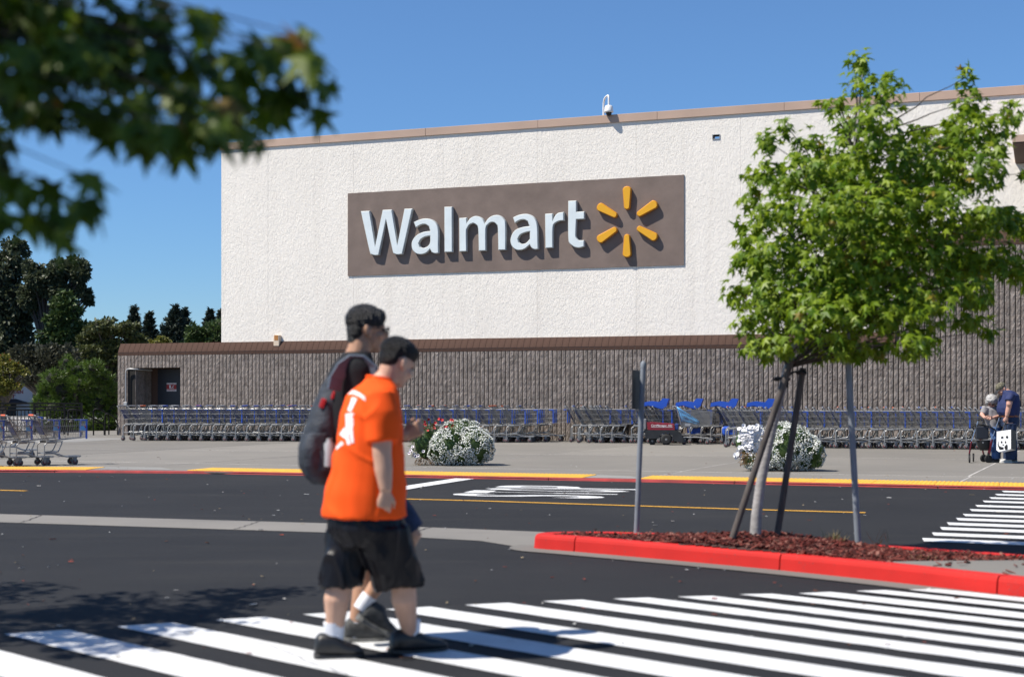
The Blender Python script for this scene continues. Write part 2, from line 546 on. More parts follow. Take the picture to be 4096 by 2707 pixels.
# ================================================================== ground
SW = 0.035   # pavement level
def sheet(name, pts, z, m, parent=None, kind='structure'):
    mb = MB(); v3 = [Vector((p[0], p[1], 0)) for p in pts]
    tri = []
    for t_ in tessellate_polygon([v3]):
        a_, b_, c_ = (v3[k] for k in t_)
        tri.append(tuple(t_) if (b_ - a_).cross(c_ - a_).z > 0 else tuple(t_)[::-1])
    mb.add([(p[0], p[1], z) for p in pts], tri)
    o = mb.build(name, m, parent)
    if not parent: o['kind'] = kind
    return o
road = sheet('road', [(-500, -60), (500, -60), (500, 900), (-500, 900)], 0.0, M['asphalt'])

kerb_pts = [G(*p) for p in ((0, 1888), (700, 1891.5), (1618, 1909), (2450, 1925), (4096, 1960))]
kerb_pts = [kerb_pts[0] + (kerb_pts[0] - kerb_pts[1]).normalized() * 26] + kerb_pts + [kerb_pts[-1] + (kerb_pts[-1] - kerb_pts[-2]).normalized() * 14]
kerb_pts = [Vector((p.x, p.y)) for p in kerb_pts]
def along(pts, step):
    """points every step metres along a polyline, with direction"""
    out = []; carry = 0.0
    for a, b in zip(pts, pts[1:]):
        d = (b - a); n = d.length; d.normalize(); t = carry
        while t < n:
            out.append((a + d * t, d)); t += step
        carry = t - n
    return out
base = sheet('pavement', [tuple(p) for p in kerb_pts] + [(60, 30), (60, 90), (-80, 90), (-80, 40)], SW - 0.0025, M['caulk'])
# slabs of the pavement, rows between joint lines that follow the kerb
def yline(a, b):
    m_ = (b.y - a.y) / (b.x - a.x)
    return lambda x: a.y + m_ * (x - a.x)
def ykerb(x):
    for a, b in zip(kerb_pts, kerb_pts[1:]):
        if a.x <= x <= b.x or b is kerb_pts[-1] or x < kerb_pts[0].x:
            return a.y + (b.y - a.y) / (b.x - a.x) * (x - a.x) + 0.16
rowB = yline(G(500, 1847, SW), G(4096, 1908, SW))
rowA = yline(G(300, 1794, SW), G(4096, 1838, SW))
rows = [ykerb, rowB, rowA, lambda x: rowA(x) + 6.5, lambda x: rowA(x) + 13, lambda x: rowA(x) + 22]
def hit(row, j):
    x = 6.63 + j * 5.2
    y = 21.3
    for _ in range(30):
        yy = row(x); x = 6.63 + j * 5.2 + (yy - 21.3) * 0.43; y = yy
    return Vector((x, y))
for r in range(5):
    for j in range(-7, 4):
        q = [hit(rows[r], j), hit(rows[r], j + 1), hit(rows[r + 1], j + 1), hit(rows[r + 1], j)]
        c = sum(q, Vector((0, 0))) / 4
        if abs(c.x) > c.y * 0.55 + 4: continue
        q = [p + Vector((math.copysign(0.022, c.x - p.x) if k_ in (0, 3) else -0.022 if k_ == 1 else -0.022, (0.055 if k_ < 2 else -0.055) if r else (0.0 if k_ < 2 else -0.055))) for k_, p in enumerate(q)]
        mb = MB(); mb.prism([(p.x, p.y, SW - 0.02) for p in q], (0, 0, 0.02))
        mb.build('slab', M['concrete'], base, fix=True)
# pale ramp strip by the railing and the two flush ramps in the kerb
sheet('pale_ramp', [tuple(G(u, v, SW).xy) for u, v in ((-300, 1776), (300, 1768), (486, 1757), (486, 1752), (200, 1752), (-300, 1758))], SW + 0.004, M['concrete_light'], base)
def ramp_patch(ua, ub, dv):
    pts = [(ua, dv[0]), (ub, dv[1]), (ub - 60, dv[1] - 11), (ua + 60, dv[0] - 13)]
    sheet('ramp_apron', [tuple(G(u, v, SW).xy) for u, v in pts], SW + 0.004, M['concrete_light'], base)
ramp_patch(255, 700, (1876.5, 1880)); ramp_patch(2255, 2580, (1909, 1915))
# kerb stones, faded red
kerb = empty('kerb'); kerb['kind'] = 'structure'
kp = along(kerb_pts, 3.0)
for i, ((p, d), (p2, d2)) in enumerate(zip(kp, kp[1:])):
    if abs(p.x) > p.y * 0.6 + 4: continue
    n = Vector((-d.y, d.x)); n2 = Vector((-d2.y, d2.x))
    mb = MB()
    rings = []
    for (pp, nn) in ((p + d * 0.006, n), (p2 - d2 * 0.006, n2)):
        rings.append([(pp.x, pp.y, 0.001), (pp.x + nn.x * 0.012, pp.y + nn.y * 0.012, SW), (pp.x + nn.x * 0.02, pp.y + nn.y * 0.02, SW + 0.006), (pp.x + nn.x * 0.15, pp.y + nn.y * 0.15, SW + 0.006), (pp.x + nn.x * 0.15, pp.y + nn.y * 0.15, 0.001)])
    vs = rings[0] + rings[1]
    mb.add(vs, [(4, 3, 2, 1, 0), (5, 6, 7, 8, 9)] + [(k, (k + 1) % 5, 5 + (k + 1) % 5, 5 + k) for k in range(5)])
    mb.build('kerb_stone', M['dull_red'], kerb, fix=True)
# yellow tactile plates with domes
tac = empty('tactile_paving'); tac['kind'] = 'structure'
mb = MB()
mb.box(-0.448, 0.448, 0, 0.90, 0, 0.007)
for i in range(14):
    for j in range(14):
        x, y = -0.416 + i * 0.064, 0.034 + j * 0.064
        a, b, h0, h1 = 0.022, 0.012, 0.007, 0.0135
        mb.add([(x - a, y - a, h0), (x + a, y - a, h0), (x + a, y + a, h0), (x - a, y + a, h0), (x - b, y - b, h1), (x + b, y - b, h1), (x + b, y + b, h1), (x - b, y + b, h1)],
               [(4, 5, 6, 7), (0, 1, 5, 4), (1, 2, 6, 5), (2, 3, 7, 6), (3, 0, 4, 7)])
tac_me = mb.mesh('tactile_plate', M['tactile'])
for (p, d) in along(kerb_pts, 0.902):
    u = 2048 + p.x / p.y * F
    if u < -260 or u > 4400 or 300 < u < 655 or 2290 < u < 2545: continue
    n = Vector((-d.y, d.x))
    link('tactile_plate', tac_me, tac, (p.x + n.x * 0.165, p.y + n.y * 0.165, SW + 0.002), (0, 0, math.atan2(d.y, d.x)))

# concrete valley gutter across the road
gut = [(-900, 2036), (0, 2056), (1310, 2093), (2180, 2128), (2150, 2200), (1920, 2163), (1310, 2130), (0, 2089), (-900, 2064)]
gutter = sheet('valley_gutter', [tuple(G(u, v).xy) for u, v in gut], 0.004, M['gutter'])
# ------------------------------------------------------------------ planted island with red kerb
front = [G(2143, 2196), G(2296, 2209), G(2700, 2245), G(3117, 2284), G(3560, 2331), G(3987, 2381), G(4096, 2393)]
front = [Vector((p.x, p.y)) for p in front] + [Vector((4.15, 8.85)), Vector((4.9, 7.9)), Vector((5.6, 6.9))]
back = [Vector(p) for p in ((6.7, 8.0), (5.7, 9.2), (4.7, 10.35), (3.9, 11.1), (3.15, 11.69), (2.84, 11.95), (2.53, 12.13), (1.91, 12.52), (1.52, 12.70), (1.1, 12.84), (0.75, 12.90), (0.42, 12.88), (0.24, 12.80))]
def smooth_poly(pts, n=6):
    out = []
    for i in range(len(pts) - 1):
        p0, p1, p2, p3 = pts[max(i - 1, 0)], pts[i], pts[i + 1], pts[min(i + 2, len(pts) - 1)]
        for k in range(n):
            t = k / n
            out.append(0.5 * (2 * p1 + (p2 - p0) * t + (2 * p0 - 5 * p1 + 4 * p2 - p3) * t * t + (3 * p1 - p0 - 3 * p2 + p3) * t ** 3))
    out.append(pts[-1])
    return out
fs_, bs_ = smooth_poly([back[-1]] + front), smooth_poly(back)
ring = fs_ + bs_[:-1]
def inward(pts, i):
    a, b = pts[i - 1], pts[(i + 1) % len(pts)]
    d = (b - a).normalized()
    return Vector((-d.y, d.x))
island = empty('traffic_island'); island['kind'] = 'structure'
KH = 0.132
sect = [(0.0, 0.001), (0.010, KH - 0.035), (0.018, KH - 0.012), (0.034, KH), (0.15, KH), (0.155, 0.02)]
breaks = [0, 12, 24, 36, len(fs_) - 1] + list(range(len(fs_) + 17, len(ring), 18)) + [len(ring)]
for a, b in zip(breaks, breaks[1:]):
    mb = MB(); vs = []
    idx = list(range(a, b + 1))
    for q, i in enumerate(idx):
        p = ring[i % len(ring)]; n = inward(ring, i % len(ring))
        t = Vector((n.y, -n.x)) * (0.006 if q == 0 else -0.006 if q == len(idx) - 1 else 0)
        for (o_, z) in sect:
            w = p + n * o_ + t
            vs.append((w.x, w.y, z + 0.0015 * noise.noise(Vector((w.x * 3, w.y * 3, z * 9)))))
    ns = len(sect)
    fc = [(k * ns + j, k * ns + j + 1, (k + 1) * ns + j + 1, (k + 1) * ns + j) for k in range(len(idx) - 1) for j in range(ns - 1)]
    fc += [tuple(range(ns)), tuple(range((len(idx) - 1) * ns, len(idx) * ns))[::-1]]
    mb.add(vs, fc, False)
    mb.build('kerb_section', M['red_kerb'], island, fix=True)
inner = [ring[i] + inward(ring, i) * 0.14 for i in range(len(ring))]
bed_edge = [ring[i] + inward(ring, i) * 0.04 for i in range(len(ring))]
# concrete apron at the foot of the island kerb
apron = [ring[i] - inward(ring, i) * 0.22 for i in range(0, len(fs_))]
ap_in = [ring[i] + inward(ring, i) * 0.02 for i in range(0, len(fs_))]
mb = MB(); na = len(apron)
mb.add([(p.x, p.y, 0.008) for p in apron] + [(p.x, p.y, 0.010) for p in ap_in], [(k, k + 1, na + k + 1, na + k) for k in range(na - 1)])
ka = mb.build('kerb_apron', M['gutter']); ka['kind'] = 'structure'
bi = [i for i in range(len(fs_), len(ring)) if ring[i].x > 2.6]
ap_b = [ring[i] - inward(ring, i) * 0.55 for i in bi]; ap_c = [ring[i] + inward(ring, i) * 0.02 for i in bi]; nb_ = len(bi)
mb = MB(); mb.add([(p.x, p.y, 0.008) for p in ap_b] + [(p.x, p.y, 0.010) for p in ap_c], [(k, k + 1, nb_ + k + 1, nb_ + k) for k in range(nb_ - 1)])
kb = mb.build('rear_kerb_apron', M['gutter']); kb['kind'] = 'structure'
def inside(p, poly):
    c = False
    for i in range(len(poly)):
        a, b = poly[i - 1], poly[i]
        if (a.y > p.y) != (b.y > p.y) and p.x < (b.x - a.x) * (p.y - a.y) / (b.y - a.y) + a.x: c = not c
    return c
def bed_h(x, y):
    return 0.112 + 0.075 * math.exp(-((x - 2.1) ** 2 + (y - 11.85) ** 2) / 0.6) + 0.018 * noise.noise(Vector((x * 2.5, y * 2.5, 3)))
def on_concrete(x, y):
    return x > 2.55 and y < 10.62 + (x - 2.65) * 0.07
mb = MB()
bm_pts = []
step = 0.06
grid = {}
for i in range(0, 115):
    for j in range(0, 110):
        x, y = i * step, 6.6 + j * step
        if inside(Vector((x, y)), bed_edge):
            grid[(i, j)] = len(mb.v); mb.v.append((x, y, 0.10 if on_concrete(x, y) else bed_h(x, y) - 0.01))
for (i, j) in list(grid):
    k = [(i, j), (i + 1, j), (i + 1, j + 1), (i, j + 1)]
    if all(c in grid for c in k):
        mb.f.append(tuple(grid[c] for c in k)); mb.m.append(0); mb.smooth.append(True)
M['soil'] = mat('mulch_soil', (0.05, 0.018, 0.013), 0.95, var=0.4, vscale=20)
mb.build('soil_bed', M['soil'], island)
fin = [ring[i] + inward(ring, i) * 0.152 for i in range(0, len(fs_))]
cpts = [p for p in fin if on_concrete(p.x, p.y)]
cpts = cpts + [Vector((6.5, 8.15)), Vector((5.3, 9.5)), Vector((4.5, 10.3)), Vector((3.85, 10.70)), Vector((3.15, 10.65)), Vector((2.7, 10.62))]
sheet('island_concrete', [tuple(p) for p in cpts], KH - 0.006, M['gutter'], island)
M['mulch'] = island_mat('red_bark_mulch', [(0.095, 0.017, 0.013), (0.06, 0.012, 0.010), (0.13, 0.028, 0.021), (0.035, 0.010, 0.008), (0.16, 0.042, 0.031), (0.075, 0.016, 0.012), (0.20, 0.09, 0.07), (0.05, 0.012, 0.01)])
mb = MB(); cnt = 0
rnd = random.Random(3)
while cnt < 5200:
    x, y = rnd.uniform(0.2, 5.2), rnd.uniform(8.8, 12.95)
    edge = on_concrete(x, y) and rnd.random() > 0.02
    if edge or not inside(Vector((x, y)), inner): continue
    z = (KH + 0.001 if on_concrete(x, y) else bed_h(x, y)) + rnd.uniform(-0.004, 0.012)
    l, w, t = rnd.uniform(0.015, 0.05), rnd.uniform(0.005, 0.013), rnd.uniform(0.002, 0.005)
    m_ = Matrix.Translation((x, y, z)) @ Matrix.Rotation(rnd.uniform(0, 6.3), 4, 'Z') @ Matrix.Rotation(rnd.gauss(0, 0.28), 4, 'Y') @ Matrix.Rotation(rnd.gauss(0, 0.4), 4, 'X')
    mb.box(-l, l, -w, w, -t, t, m_); cnt += 1
tag(mb.build('bark_mulch', M['mulch']), 'dark red bark mulch covering the island bed', 'mulch', kind='stuff')

# ------------------------------------------------------------------ painted markings
cw = empty('crosswalk'); cw['kind'] = 'structure'
tips = [(18, 2538), (466, 2507), (863, 2481), (1212, 2459), (1544, 2438), (1858, 2421), (2168, 2406), (2452, 2396), (2709, 2388), (2956, 2382), (3194, 2378), (3422, 2368), (3633, 2363)]
tp = [G(*t).xy for t in tips]
tp = [tp[0] * 2 - tp[1] + Vector((0.0, -0.02))] + tp
tp = [tp[0] * 2 - tp[1] + Vector((0.0, -0.03))] + tp + [tp[-1] + Vector((0.38, 0.05))]
sd = Vector((math.cos(R(43.7)), -math.sin(R(43.7))))
def rough_strip(name, p0, e0, d, length, parent, z, m, wob=0.006, nseg=40):
    """painted bar: starts at p0, its cut end runs to e0, its length along d"""
    mb = MB(); vs = []
    for k in range(nseg + 1):
        t = length * k / nseg
        for s_, q in ((0, p0), (1, e0)):
            w = q + d * t
            o_ = noise.noise(Vector((w.x * 6, w.y * 6, s_ * 7))) * wob + noise.noise(Vector((w.x * 40, w.y * 40, s_))) * wob * 0.5
            vs.append((w.x + d.y * o_, w.y - d.x * o_, z))
    mb.add(vs, [(2 * k, 2 * k + 2, 2 * k + 3, 2 * k + 1) for k in range(nseg)])
    o = mb.build(name, m, parent, fix=True)
    if o.data.polygons[0].normal.z < 0: o.data.flip_normals()
    return o
for i in range(len(tp) - 1):
    a, b = tp[i], tp[i + 1]
    e = a + (b - a) * 0.56
    rough_strip('stripe', a, e, sd, 3.6, cw, 0.012 if a.x > 1.5 else 0.006, M['white_paint'], 0.012 if i in (7, 8, 9, 10) else 0.006)
cw2 = empty('far_crosswalk'); cw2['kind'] = 'structure'
ends = [(2150, 38), (2085, 68), (2030, 100), (1965, 133), (1895, 175), (1840, 215), (1775, 262), (1710, 302), (1620, 345), (1555, 390), (1475, 443), (1380, 497), (1330, 545)]
ep = [G(3100 + x * 0.4197, 1950 + y * 0.4197).xy for x, y in ends]
d2 = Vector((math.cos(R(24)), -math.sin(R(24))))
nrm = Vector((d2.y, -d2.x))
for i, p in enumerate(ep[:-1]):
    w = 0.30
    a, e = p - nrm * w * -0.5, p + nrm * w * -0.5
    rough_strip('stripe', a + d2 * 0.06, e, d2, 3.3, cw2, 0.006, M['white_paint'], 0.004)
lines = empty('road_markings'); lines['kind'] = 'structure'
def px_strip(name, pts, width, z, m):
    q = [G(*p).xy for p in pts]
    mb = MB(); vs = []
    for i, p in enumerate(q):
        d = (q[min(i + 1, len(q) - 1)] - q[max(i - 1, 0)]).normalized(); n = Vector((-d.y, d.x)) * width / 2
        vs += [(p.x - n.x, p.y - n.y, z), (p.x + n.x, p.y + n.y, z)]
    mb.add(vs, [(2 * k, 2 * k + 2, 2 * k + 3, 2 * k + 1) for k in range(len(q) - 1)])
    o = mb.build(name, m, lines)
    if o.data.polygons[0].normal.z < 0: o.data.flip_normals()
px_strip('yellow_line', [(1500, 1993), (1900, 2003), (2450, 2020.5), (3000, 2038), (3462, 2051)], 0.105, 0.006, M['yellow_paint'])
px_strip('yellow_line', [(-700, 1948), (0, 1961), (104, 1963.5)], 0.105, 0.006, M['yellow_paint'])
px_strip('stop_line', [(1858, 1914.5), (1646, 1947), (1560, 1962)], 0.33, 0.006, M['white_paint'])
# STOP, read by traffic coming from the right
ax = Vector((math.cos(R(17)), -math.sin(R(17)), 0)); rd = Vector((-ax.y, ax.x, 0))
c0 = G(2110, 1983.5)
for i, ch in enumerate('STOP'):
    org = c0 + rd * (0.615 * i - 0.245) + ax * (1.07 + 0.035 * i)
    text_obj('letter', ch, M['white_paint'], lines, org + Vector((0, 0, 0.006)), rd, -ax, 0.50, 2.15, offset=0.012)
# hairline cracks and gutter joints
M['crack'] = mat('crack_fill', (0.008, 0.008, 0.009), 0.9)
def crack(pts, width, z):
    q = [G(*p).xy for p in pts]; fine_ = []
    for a, b in zip(q, q[1:]):
        for k in range(10): fine_.append(a + (b - a) * k / 10)
    fine_.append(q[-1])
    mb = MB(); vs = []
    for i, p in enumerate(fine_):
        d = (fine_[min(i + 1, len(fine_) - 1)] - fine_[max(i - 1, 0)]).normalized(); n_ = Vector((-d.y, d.x))
        o_ = noise.noise(Vector((p.x * 9, p.y * 9, 3))) * 0.03; w_ = width * (0.5 + abs(noise.noise(Vector((p.x * 25, p.y * 25, 1)))))
        vs += [(p.x + n_.x * (o_ - w_), p.y + n_.y * (o_ - w_), z), (p.x + n_.x * (o_ + w_), p.y + n_.y * (o_ + w_), z)]
    mb.add(vs, [(2 * k, 2 * k + 2, 2 * k + 3, 2 * k + 1) for k in range(len(fine_) - 1)])
    o = mb.build('crack', M['crack'], lines)
    if o.data.polygons[0].normal.z < 0: o.data.flip_normals()
crack([(960, 2556), (1110, 2600), (1240, 2655), (1420, 2720)], 0.003, 0.0165)
crack([(78, 2092), (130, 2075), (172, 2059)], 0.008, 0.0085)
crack([(935, 2118), (985, 2104), (1035, 2086)], 0.008, 0.0085)
crack([(1600, 2150), (1665, 2128), (1725, 2108)], 0.008, 0.0085)
crack([(-60, 2160), (300, 2146), (640, 2150), (900, 2140)], 0.004, 0.0085)
crack([(2560, 2330), (2330, 2300), (2080, 2290), (1850, 2250)], 0.003, 0.0125)
# litter and specks on the ground
M['litter'] = island_mat('litter', [(0.45, 0.43, 0.40), (0.22, 0.05, 0.035), (0.30, 0.24, 0.15), (0.12, 0.05, 0.03), (0.5, 0.5, 0.48)])
mb = MB(); rnd = random.Random(11)
for _ in range(420):
    y = rnd.uniform(7.2, 24) if rnd.random() < 0.8 else rnd.uniform(24, 36)
    x = rnd.uniform(-0.4, 0.4) * y
    z = 0.012 if y < 19 else SW + 0.006
    if inside(Vector((x, y)), ring): continue
    if 19 <= y < 25.5 and y < ykerb(x) + 0.2: z = 0.01
    s_ = rnd.uniform(0.004, 0.017) * (1.6 if rnd.random() < 0.1 else 1)
    m_ = Matrix.Translation((x, y, z)) @ Matrix.Rotation(rnd.uniform(0, 6), 4, 'Z') @ Matrix.Rotation(rnd.gauss(0, .2), 4, 'X')
    mb.box(-s_ * rnd.uniform(0.8, 1.8), s_, -s_ * 0.5, s_ * 0.5, 0, 0.003, m_)
tag(mb.build('ground_litter', M['litter']), 'tiny chips, leaves and litter scattered over the asphalt', 'litter', kind='stuff')

# ================================================================== store building
bld = empty('store_building', (0, WY, 0), -PSI)
tag(bld, 'long store building, white stucco above a grooved brown block wall', 'building')
sL, _ = WS(470, 1700)
sWhite, _ = WS(885, 900, -0.2)
sTall, _ = WS(3580, 1400)
sEnd = 21.0
CH = 0.2032; BW = 0.4064
zt = SW + 13 * CH          # top of the low block wall
NT = 26                    # courses in the tall part
ztall = SW + NT * CH
dL, dtop = WS(537, 1468)
dR, _ = WS(731, 1468)
dR2 = dR
# backing wall, with the doorway left open
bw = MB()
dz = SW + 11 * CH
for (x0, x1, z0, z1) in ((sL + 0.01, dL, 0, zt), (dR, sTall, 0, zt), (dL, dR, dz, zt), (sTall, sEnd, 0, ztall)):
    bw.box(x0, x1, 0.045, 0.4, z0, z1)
wall_low = bw.build('block_wall', M['groove_shade'], bld)
# split-face fluted blocks: three ribs each
def block_verts(rnd):
    mb = MB(); w = BW / 3
    for r_ in range(3):
        x0, x1 = r_ * w + 0.0125, (r_ + 1) * w - 0.0125
        nx, nz = 3, 3
        vs = []
        for k in range(nz + 1):
            for i in range(nx + 1):
                e = i in (0, nx); e2 = k in (0, nz)
                y = (0.0 if e else rnd.uniform(-0.013, 0.001)) + (0.002 if e2 else 0)
                vs.append((x0 + (x1 - x0) * i / nx + (0 if e else rnd.uniform(-.006, .006)), y, 0.001 + (CH - 0.002) * k / nz))
        nb = len(vs)
        fs = [(k * (nx + 1) + i, k * (nx + 1) + i + 1, (k + 1) * (nx + 1) + i + 1, (k + 1) * (nx + 1) + i) for k in range(nz) for i in range(nx)]
        rim = [i for i in range(nx + 1)] + [k * (nx + 1) + nx for k in range(1, nz + 1)] + [nz * (nx + 1) + i for i in range(nx - 1, -1, -1)] + [k * (nx + 1) for k in range(nz - 1, 0, -1)]
        for q in rim: vs.append((vs[q][0], 0.046, vs[q][2]))
        m_ = len(rim)
        for q in range(m_):
            a, b = rim[q], rim[(q + 1) % m_]
            fs.append((b, a, nb + q, nb + (q + 1) % m_))
        mb.add(vs, fs, False)
    return mb
rnd = random.Random(5)
variants = [block_verts(rnd) for _ in range(9)]
vmesh = [v.mesh('block', M['block']) for v in variants]
todo = []
nx = int((sEnd - sL) / BW)
for c in range(NT):
    for i in range(nx):
        x = sL + i * BW; z = SW + c * CH
        if c >= 13 and x < sTall - 0.2: continue
        if x + BW > dL + 0.05 and x < dR - 0.15 and z < dz - 0.05: continue
        # how large it shows: near the lens, above the carts, not behind the tree
        cx = x * CP; cy = WY - x * SP
        u = 2048 + cx / cy * F; v = HV - (z + 0.1 - H) / cy * F
        vis = (z > 1.05 or u < 485) and -50 < u < 4096 and not (2930 < u < 3700 and v < 1440)
        todo.append((0 if vis else 1, cy, c, i, x, z))
todo.sort()
rest = MB()
for k, (hid, cy, c, i, x, z) in enumerate(todo):
    vi = rnd.randrange(9)
    if k < 300:
        link('block', vmesh[vi], wall_low, (x, 0, z))
    else:
        V = variants[vi]
        b0 = len(rest.v)
        rest.v += [(p[0] + x, p[1], p[2] + z) for p in V.v]
        rest.f += [tuple(b0 + q for q in f) for f in V.f]
        rest.m += V.m; rest.smooth += V.smooth
o = rest.build('blocks', M['block'], wall_low); o['kind'] = 'stuff'
# doorway recess with the navy fire door
mb = MB()
DD = 0.95
for q in range(7):      # ribbed left reveal
    mb.box(dL - 0.02, dL + 0.015, 0.05 + q * 0.128, 0.05 + q * 0.128 + 0.11, SW, dz)
mb.box(dL - 0.2, dL - 0.02, 0.41, DD + 0.2, 0, dz)
reveal = mb.build('doorway_reveal', M['block'], bld)
mb = MB(); mb.box(dL - 0.2, dR + 0.2, 0.05, DD + 0.2, dz + 0.002, dz + 0.1); mb.build('doorway_soffit', M['brown_soffit'], bld)
mb = MB(); mb.box(dR + 0.003, dR + 0.2, 0.41, DD + 0.2, 0, dz); mb.build('doorway_side', M['block'], bld)
mb = MB(); mb.box(dL - 0.015, dR + 0.2, DD + 0.05, DD + 0.3, 0, dz); mb.build('doorway_back', M['brown_soffit'], bld)
dk = 0.68 * DD
door = MB(); door.box(dR - dk * 0 - 1.62, dR - 0.02, DD - 0.0, DD + 0.045, SW, dz - 0.04)
door = door.build('fire_door', M['navy_door'], bld)
mb = MB(); mb.tube([(dR - 0.28, DD - 0.05, 0.95), (dR - 0.28, DD - 0.05, 1.15)], 0.03, 8); mb.build('handle', M['galv'], door)
# sign on the fire door
def on_door(u, v):
    return WS(u, v, -DD)
x0, z1 = on_door(668, 1531); x1, z0 = on_door(706, 1564.5)
mb = MB(); mb.box(x0, x1, DD - 0.012, DD - 0.003, z0, z1); ds = mb.build('exit_notice', M['sign_white'], door)
hz = z1 - z0
mb = MB(); mb.box(x0, x1, DD - 0.018, DD - 0.0125, z0 + hz * 0.24, z1 - hz * 0.20); mb.build('red_band', M['sign_red'], door)
text_obj('lettering', 'DO NOT BLOCK', M['sign_red'], door, (x0 + 0.02, DD - 0.016, z1 - hz * 0.17), (1, 0, 0), (0, 0, 1), x1 - x0 - 0.04, hz * 0.13, 0.01)
text_obj('lettering', 'FIRE EXIT', M['sign_red'], door, (x0 + 0.02, DD - 0.016, z0 + hz * 0.04), (1, 0, 0), (0, 0, 1), x1 - x0 - 0.04, hz * 0.15, 0.015)
mb = MB(); cx = (x0 + x1) / 2; w_ = (x1 - x0)
yy = DD - 0.022
mb.box(cx - w_ * 0.22, cx - w_ * 0.06, yy, yy + 0.003, z0 + hz * 0.36, z0 + hz * 0.74)
mb.box(cx - w_ * 0.06, cx + w_ * 0.06, yy, yy + 0.003, z0 + hz * 0.32, z0 + hz * 0.38)
mb.tube([(cx + w_ * 0.2, yy, z0 + hz * .62), (cx + w_ * 0.14, yy, z0 + hz * .48), (cx + w_ * .22, yy, z0 + hz * .4), (cx + w_ * .2, yy, z0 + hz * .32)], 0.014, 5)
mb.tube([(cx + w_ * 0.14, yy, z0 + hz * .48), (cx + w_ * 0.06, yy, z0 + hz * .42)], 0.012, 5)
mb.box(cx + w_ * 0.16, cx + w_ * .24, yy, yy + 0.003, z0 + hz * .64, z0 + hz * .72)
mb.build('running_figure', M['sign_white'], door)
# tile coping: a low upright row and a sloping row
cop = MB()
TS = 0.30; TB = 0.15; TL = 0.095
def coping_run(x0, x1, zb, par):
    n = round((x1 - x0) / 0.203); w = (x1 - x0) / n
    a = MB(); a.box(0.004, w - 0.004, -0.004, 0.02, 0.004, TL - 0.004); lo = a.mesh('tile', M['tile'])
    a = MB()
    sl = Vector((0, TB, TS)).normalized(); nn = Vector((0, -sl.z, sl.y)) * 0.012
    L_ = math.hypot(TB, TS)
    q = [Vector((0.004, 0, TL)) + sl * 0.004, Vector((w - 0.004, 0, TL)) + sl * 0.004, Vector((w - 0.004, 0, TL)) + sl * (L_ - 0.003), Vector((0.004, 0, TL)) + sl * (L_ - 0.003)]
    a.prism(q, nn); hi = a.mesh('tile', M['tile'])
    for i in range(n):
        link('tile', lo, par, (x0 + i * w, 0, zb)); link('tile', hi, par, (x0 + i * w, 0, zb))
    m_ = MB()
    m_.prism([Vector((x0, 0.0, zb)), Vector((x0, 0.0, zb + TL)), Vector((x0, TB, zb + TL + TS - 0.003)), Vector((x0, 0.45, zb + TL + TS - 0.003)), Vector((x0, 0.45, zb))], (x1 - x0, 0, 0))
    return m_
cop_low = empty('tile_coping', parent=bld); KIDS.setdefault(bld.name, []).append(cop_low)
coping_run(sL + 0.02, sTall, zt + 0.003, cop_low).build('grout_bed', M['grout'], cop_low, fix=True)
cop_hi = empty('upper_tile_coping', parent=bld)
coping_run(sTall, sEnd, ztall + 0.003, cop_hi).build('grout_bed', M['grout'], cop_hi, fix=True)
# white stucco wall of upright panels with chamfered joints
up = empty('upper_wall', parent=bld)
ztop = 9.31
YU = 0.2
seam, _ = WS(2149, 600, -YU)
PW = 3.05
xs = [sWhite] + [seam + k * PW for k in range(-8, 9) if sWhite + 0.6 < seam + k * PW < sEnd - 0.4] + [sEnd]
hx0, hz1 = WS(2851, 541, -YU); hx1, hz0 = WS(2878, 555, -YU)
def panel_prism(mb, x0, x1, z0, z1, cl=True, cr=True):
    c = 0.005
    pl = [(x0, YU + 0.3), (x0, YU + (c if cl else 0))] + ([(x0 + c, YU)] if cl else []) + ([(x1 - c, YU)] if cr else []) + [(x1, YU + (c if cr else 0)), (x1, YU + 0.3)]
    mb.prism([Vector((a, b, z0)) for a, b in pl], (0, 0, z1 - z0))
for a, b in zip(xs, xs[1:]):
    mb = MB()
    x0, x1 = a + 0.0006, b - 0.0006
    if x0 < hx0 < x1:
        panel_prism(mb, x0, x1, 2.5, hz0); panel_prism(mb, x0, x1, hz1, ztop)
        panel_prism(mb, x0, hx0, hz0, hz1, True, False); panel_prism(mb, hx1, x1, hz0, hz1, False, True)
    else:
        panel_prism(mb, x0, x1, 2.5, ztop)
    mb.build('wall_panel', M['stucco'], up, fix=True)
mb = MB(); e = 0.012
for (a, b, c, d) in ((hx0 - e, hx0, hz0 - e, hz1 + e), (hx1, hx1 + e, hz0 - e, hz1 + e), (hx0, hx1, hz0 - e, hz0), (hx0, hx1, hz1, hz1 + e)):
    mb.box(a, b, YU - 0.02, YU + 0.28, c, d)
mb.build('scupper_frame', M['galv'], bld)
# tan metal coping in lengths
x = sWhite - 0.03
k = 0
while x < sEnd:
    x1 = min(x + 3.65, sEnd)
    mb = MB(); mb.cbox(x + 0.003, x1 - 0.003, YU - 0.045 - 0.003 * (k % 2), YU + 0.36, ztop - 0.01, 9.535, 0.006)
    mb.build('metal_coping', M['coping'], bld); x = x1; k += 1
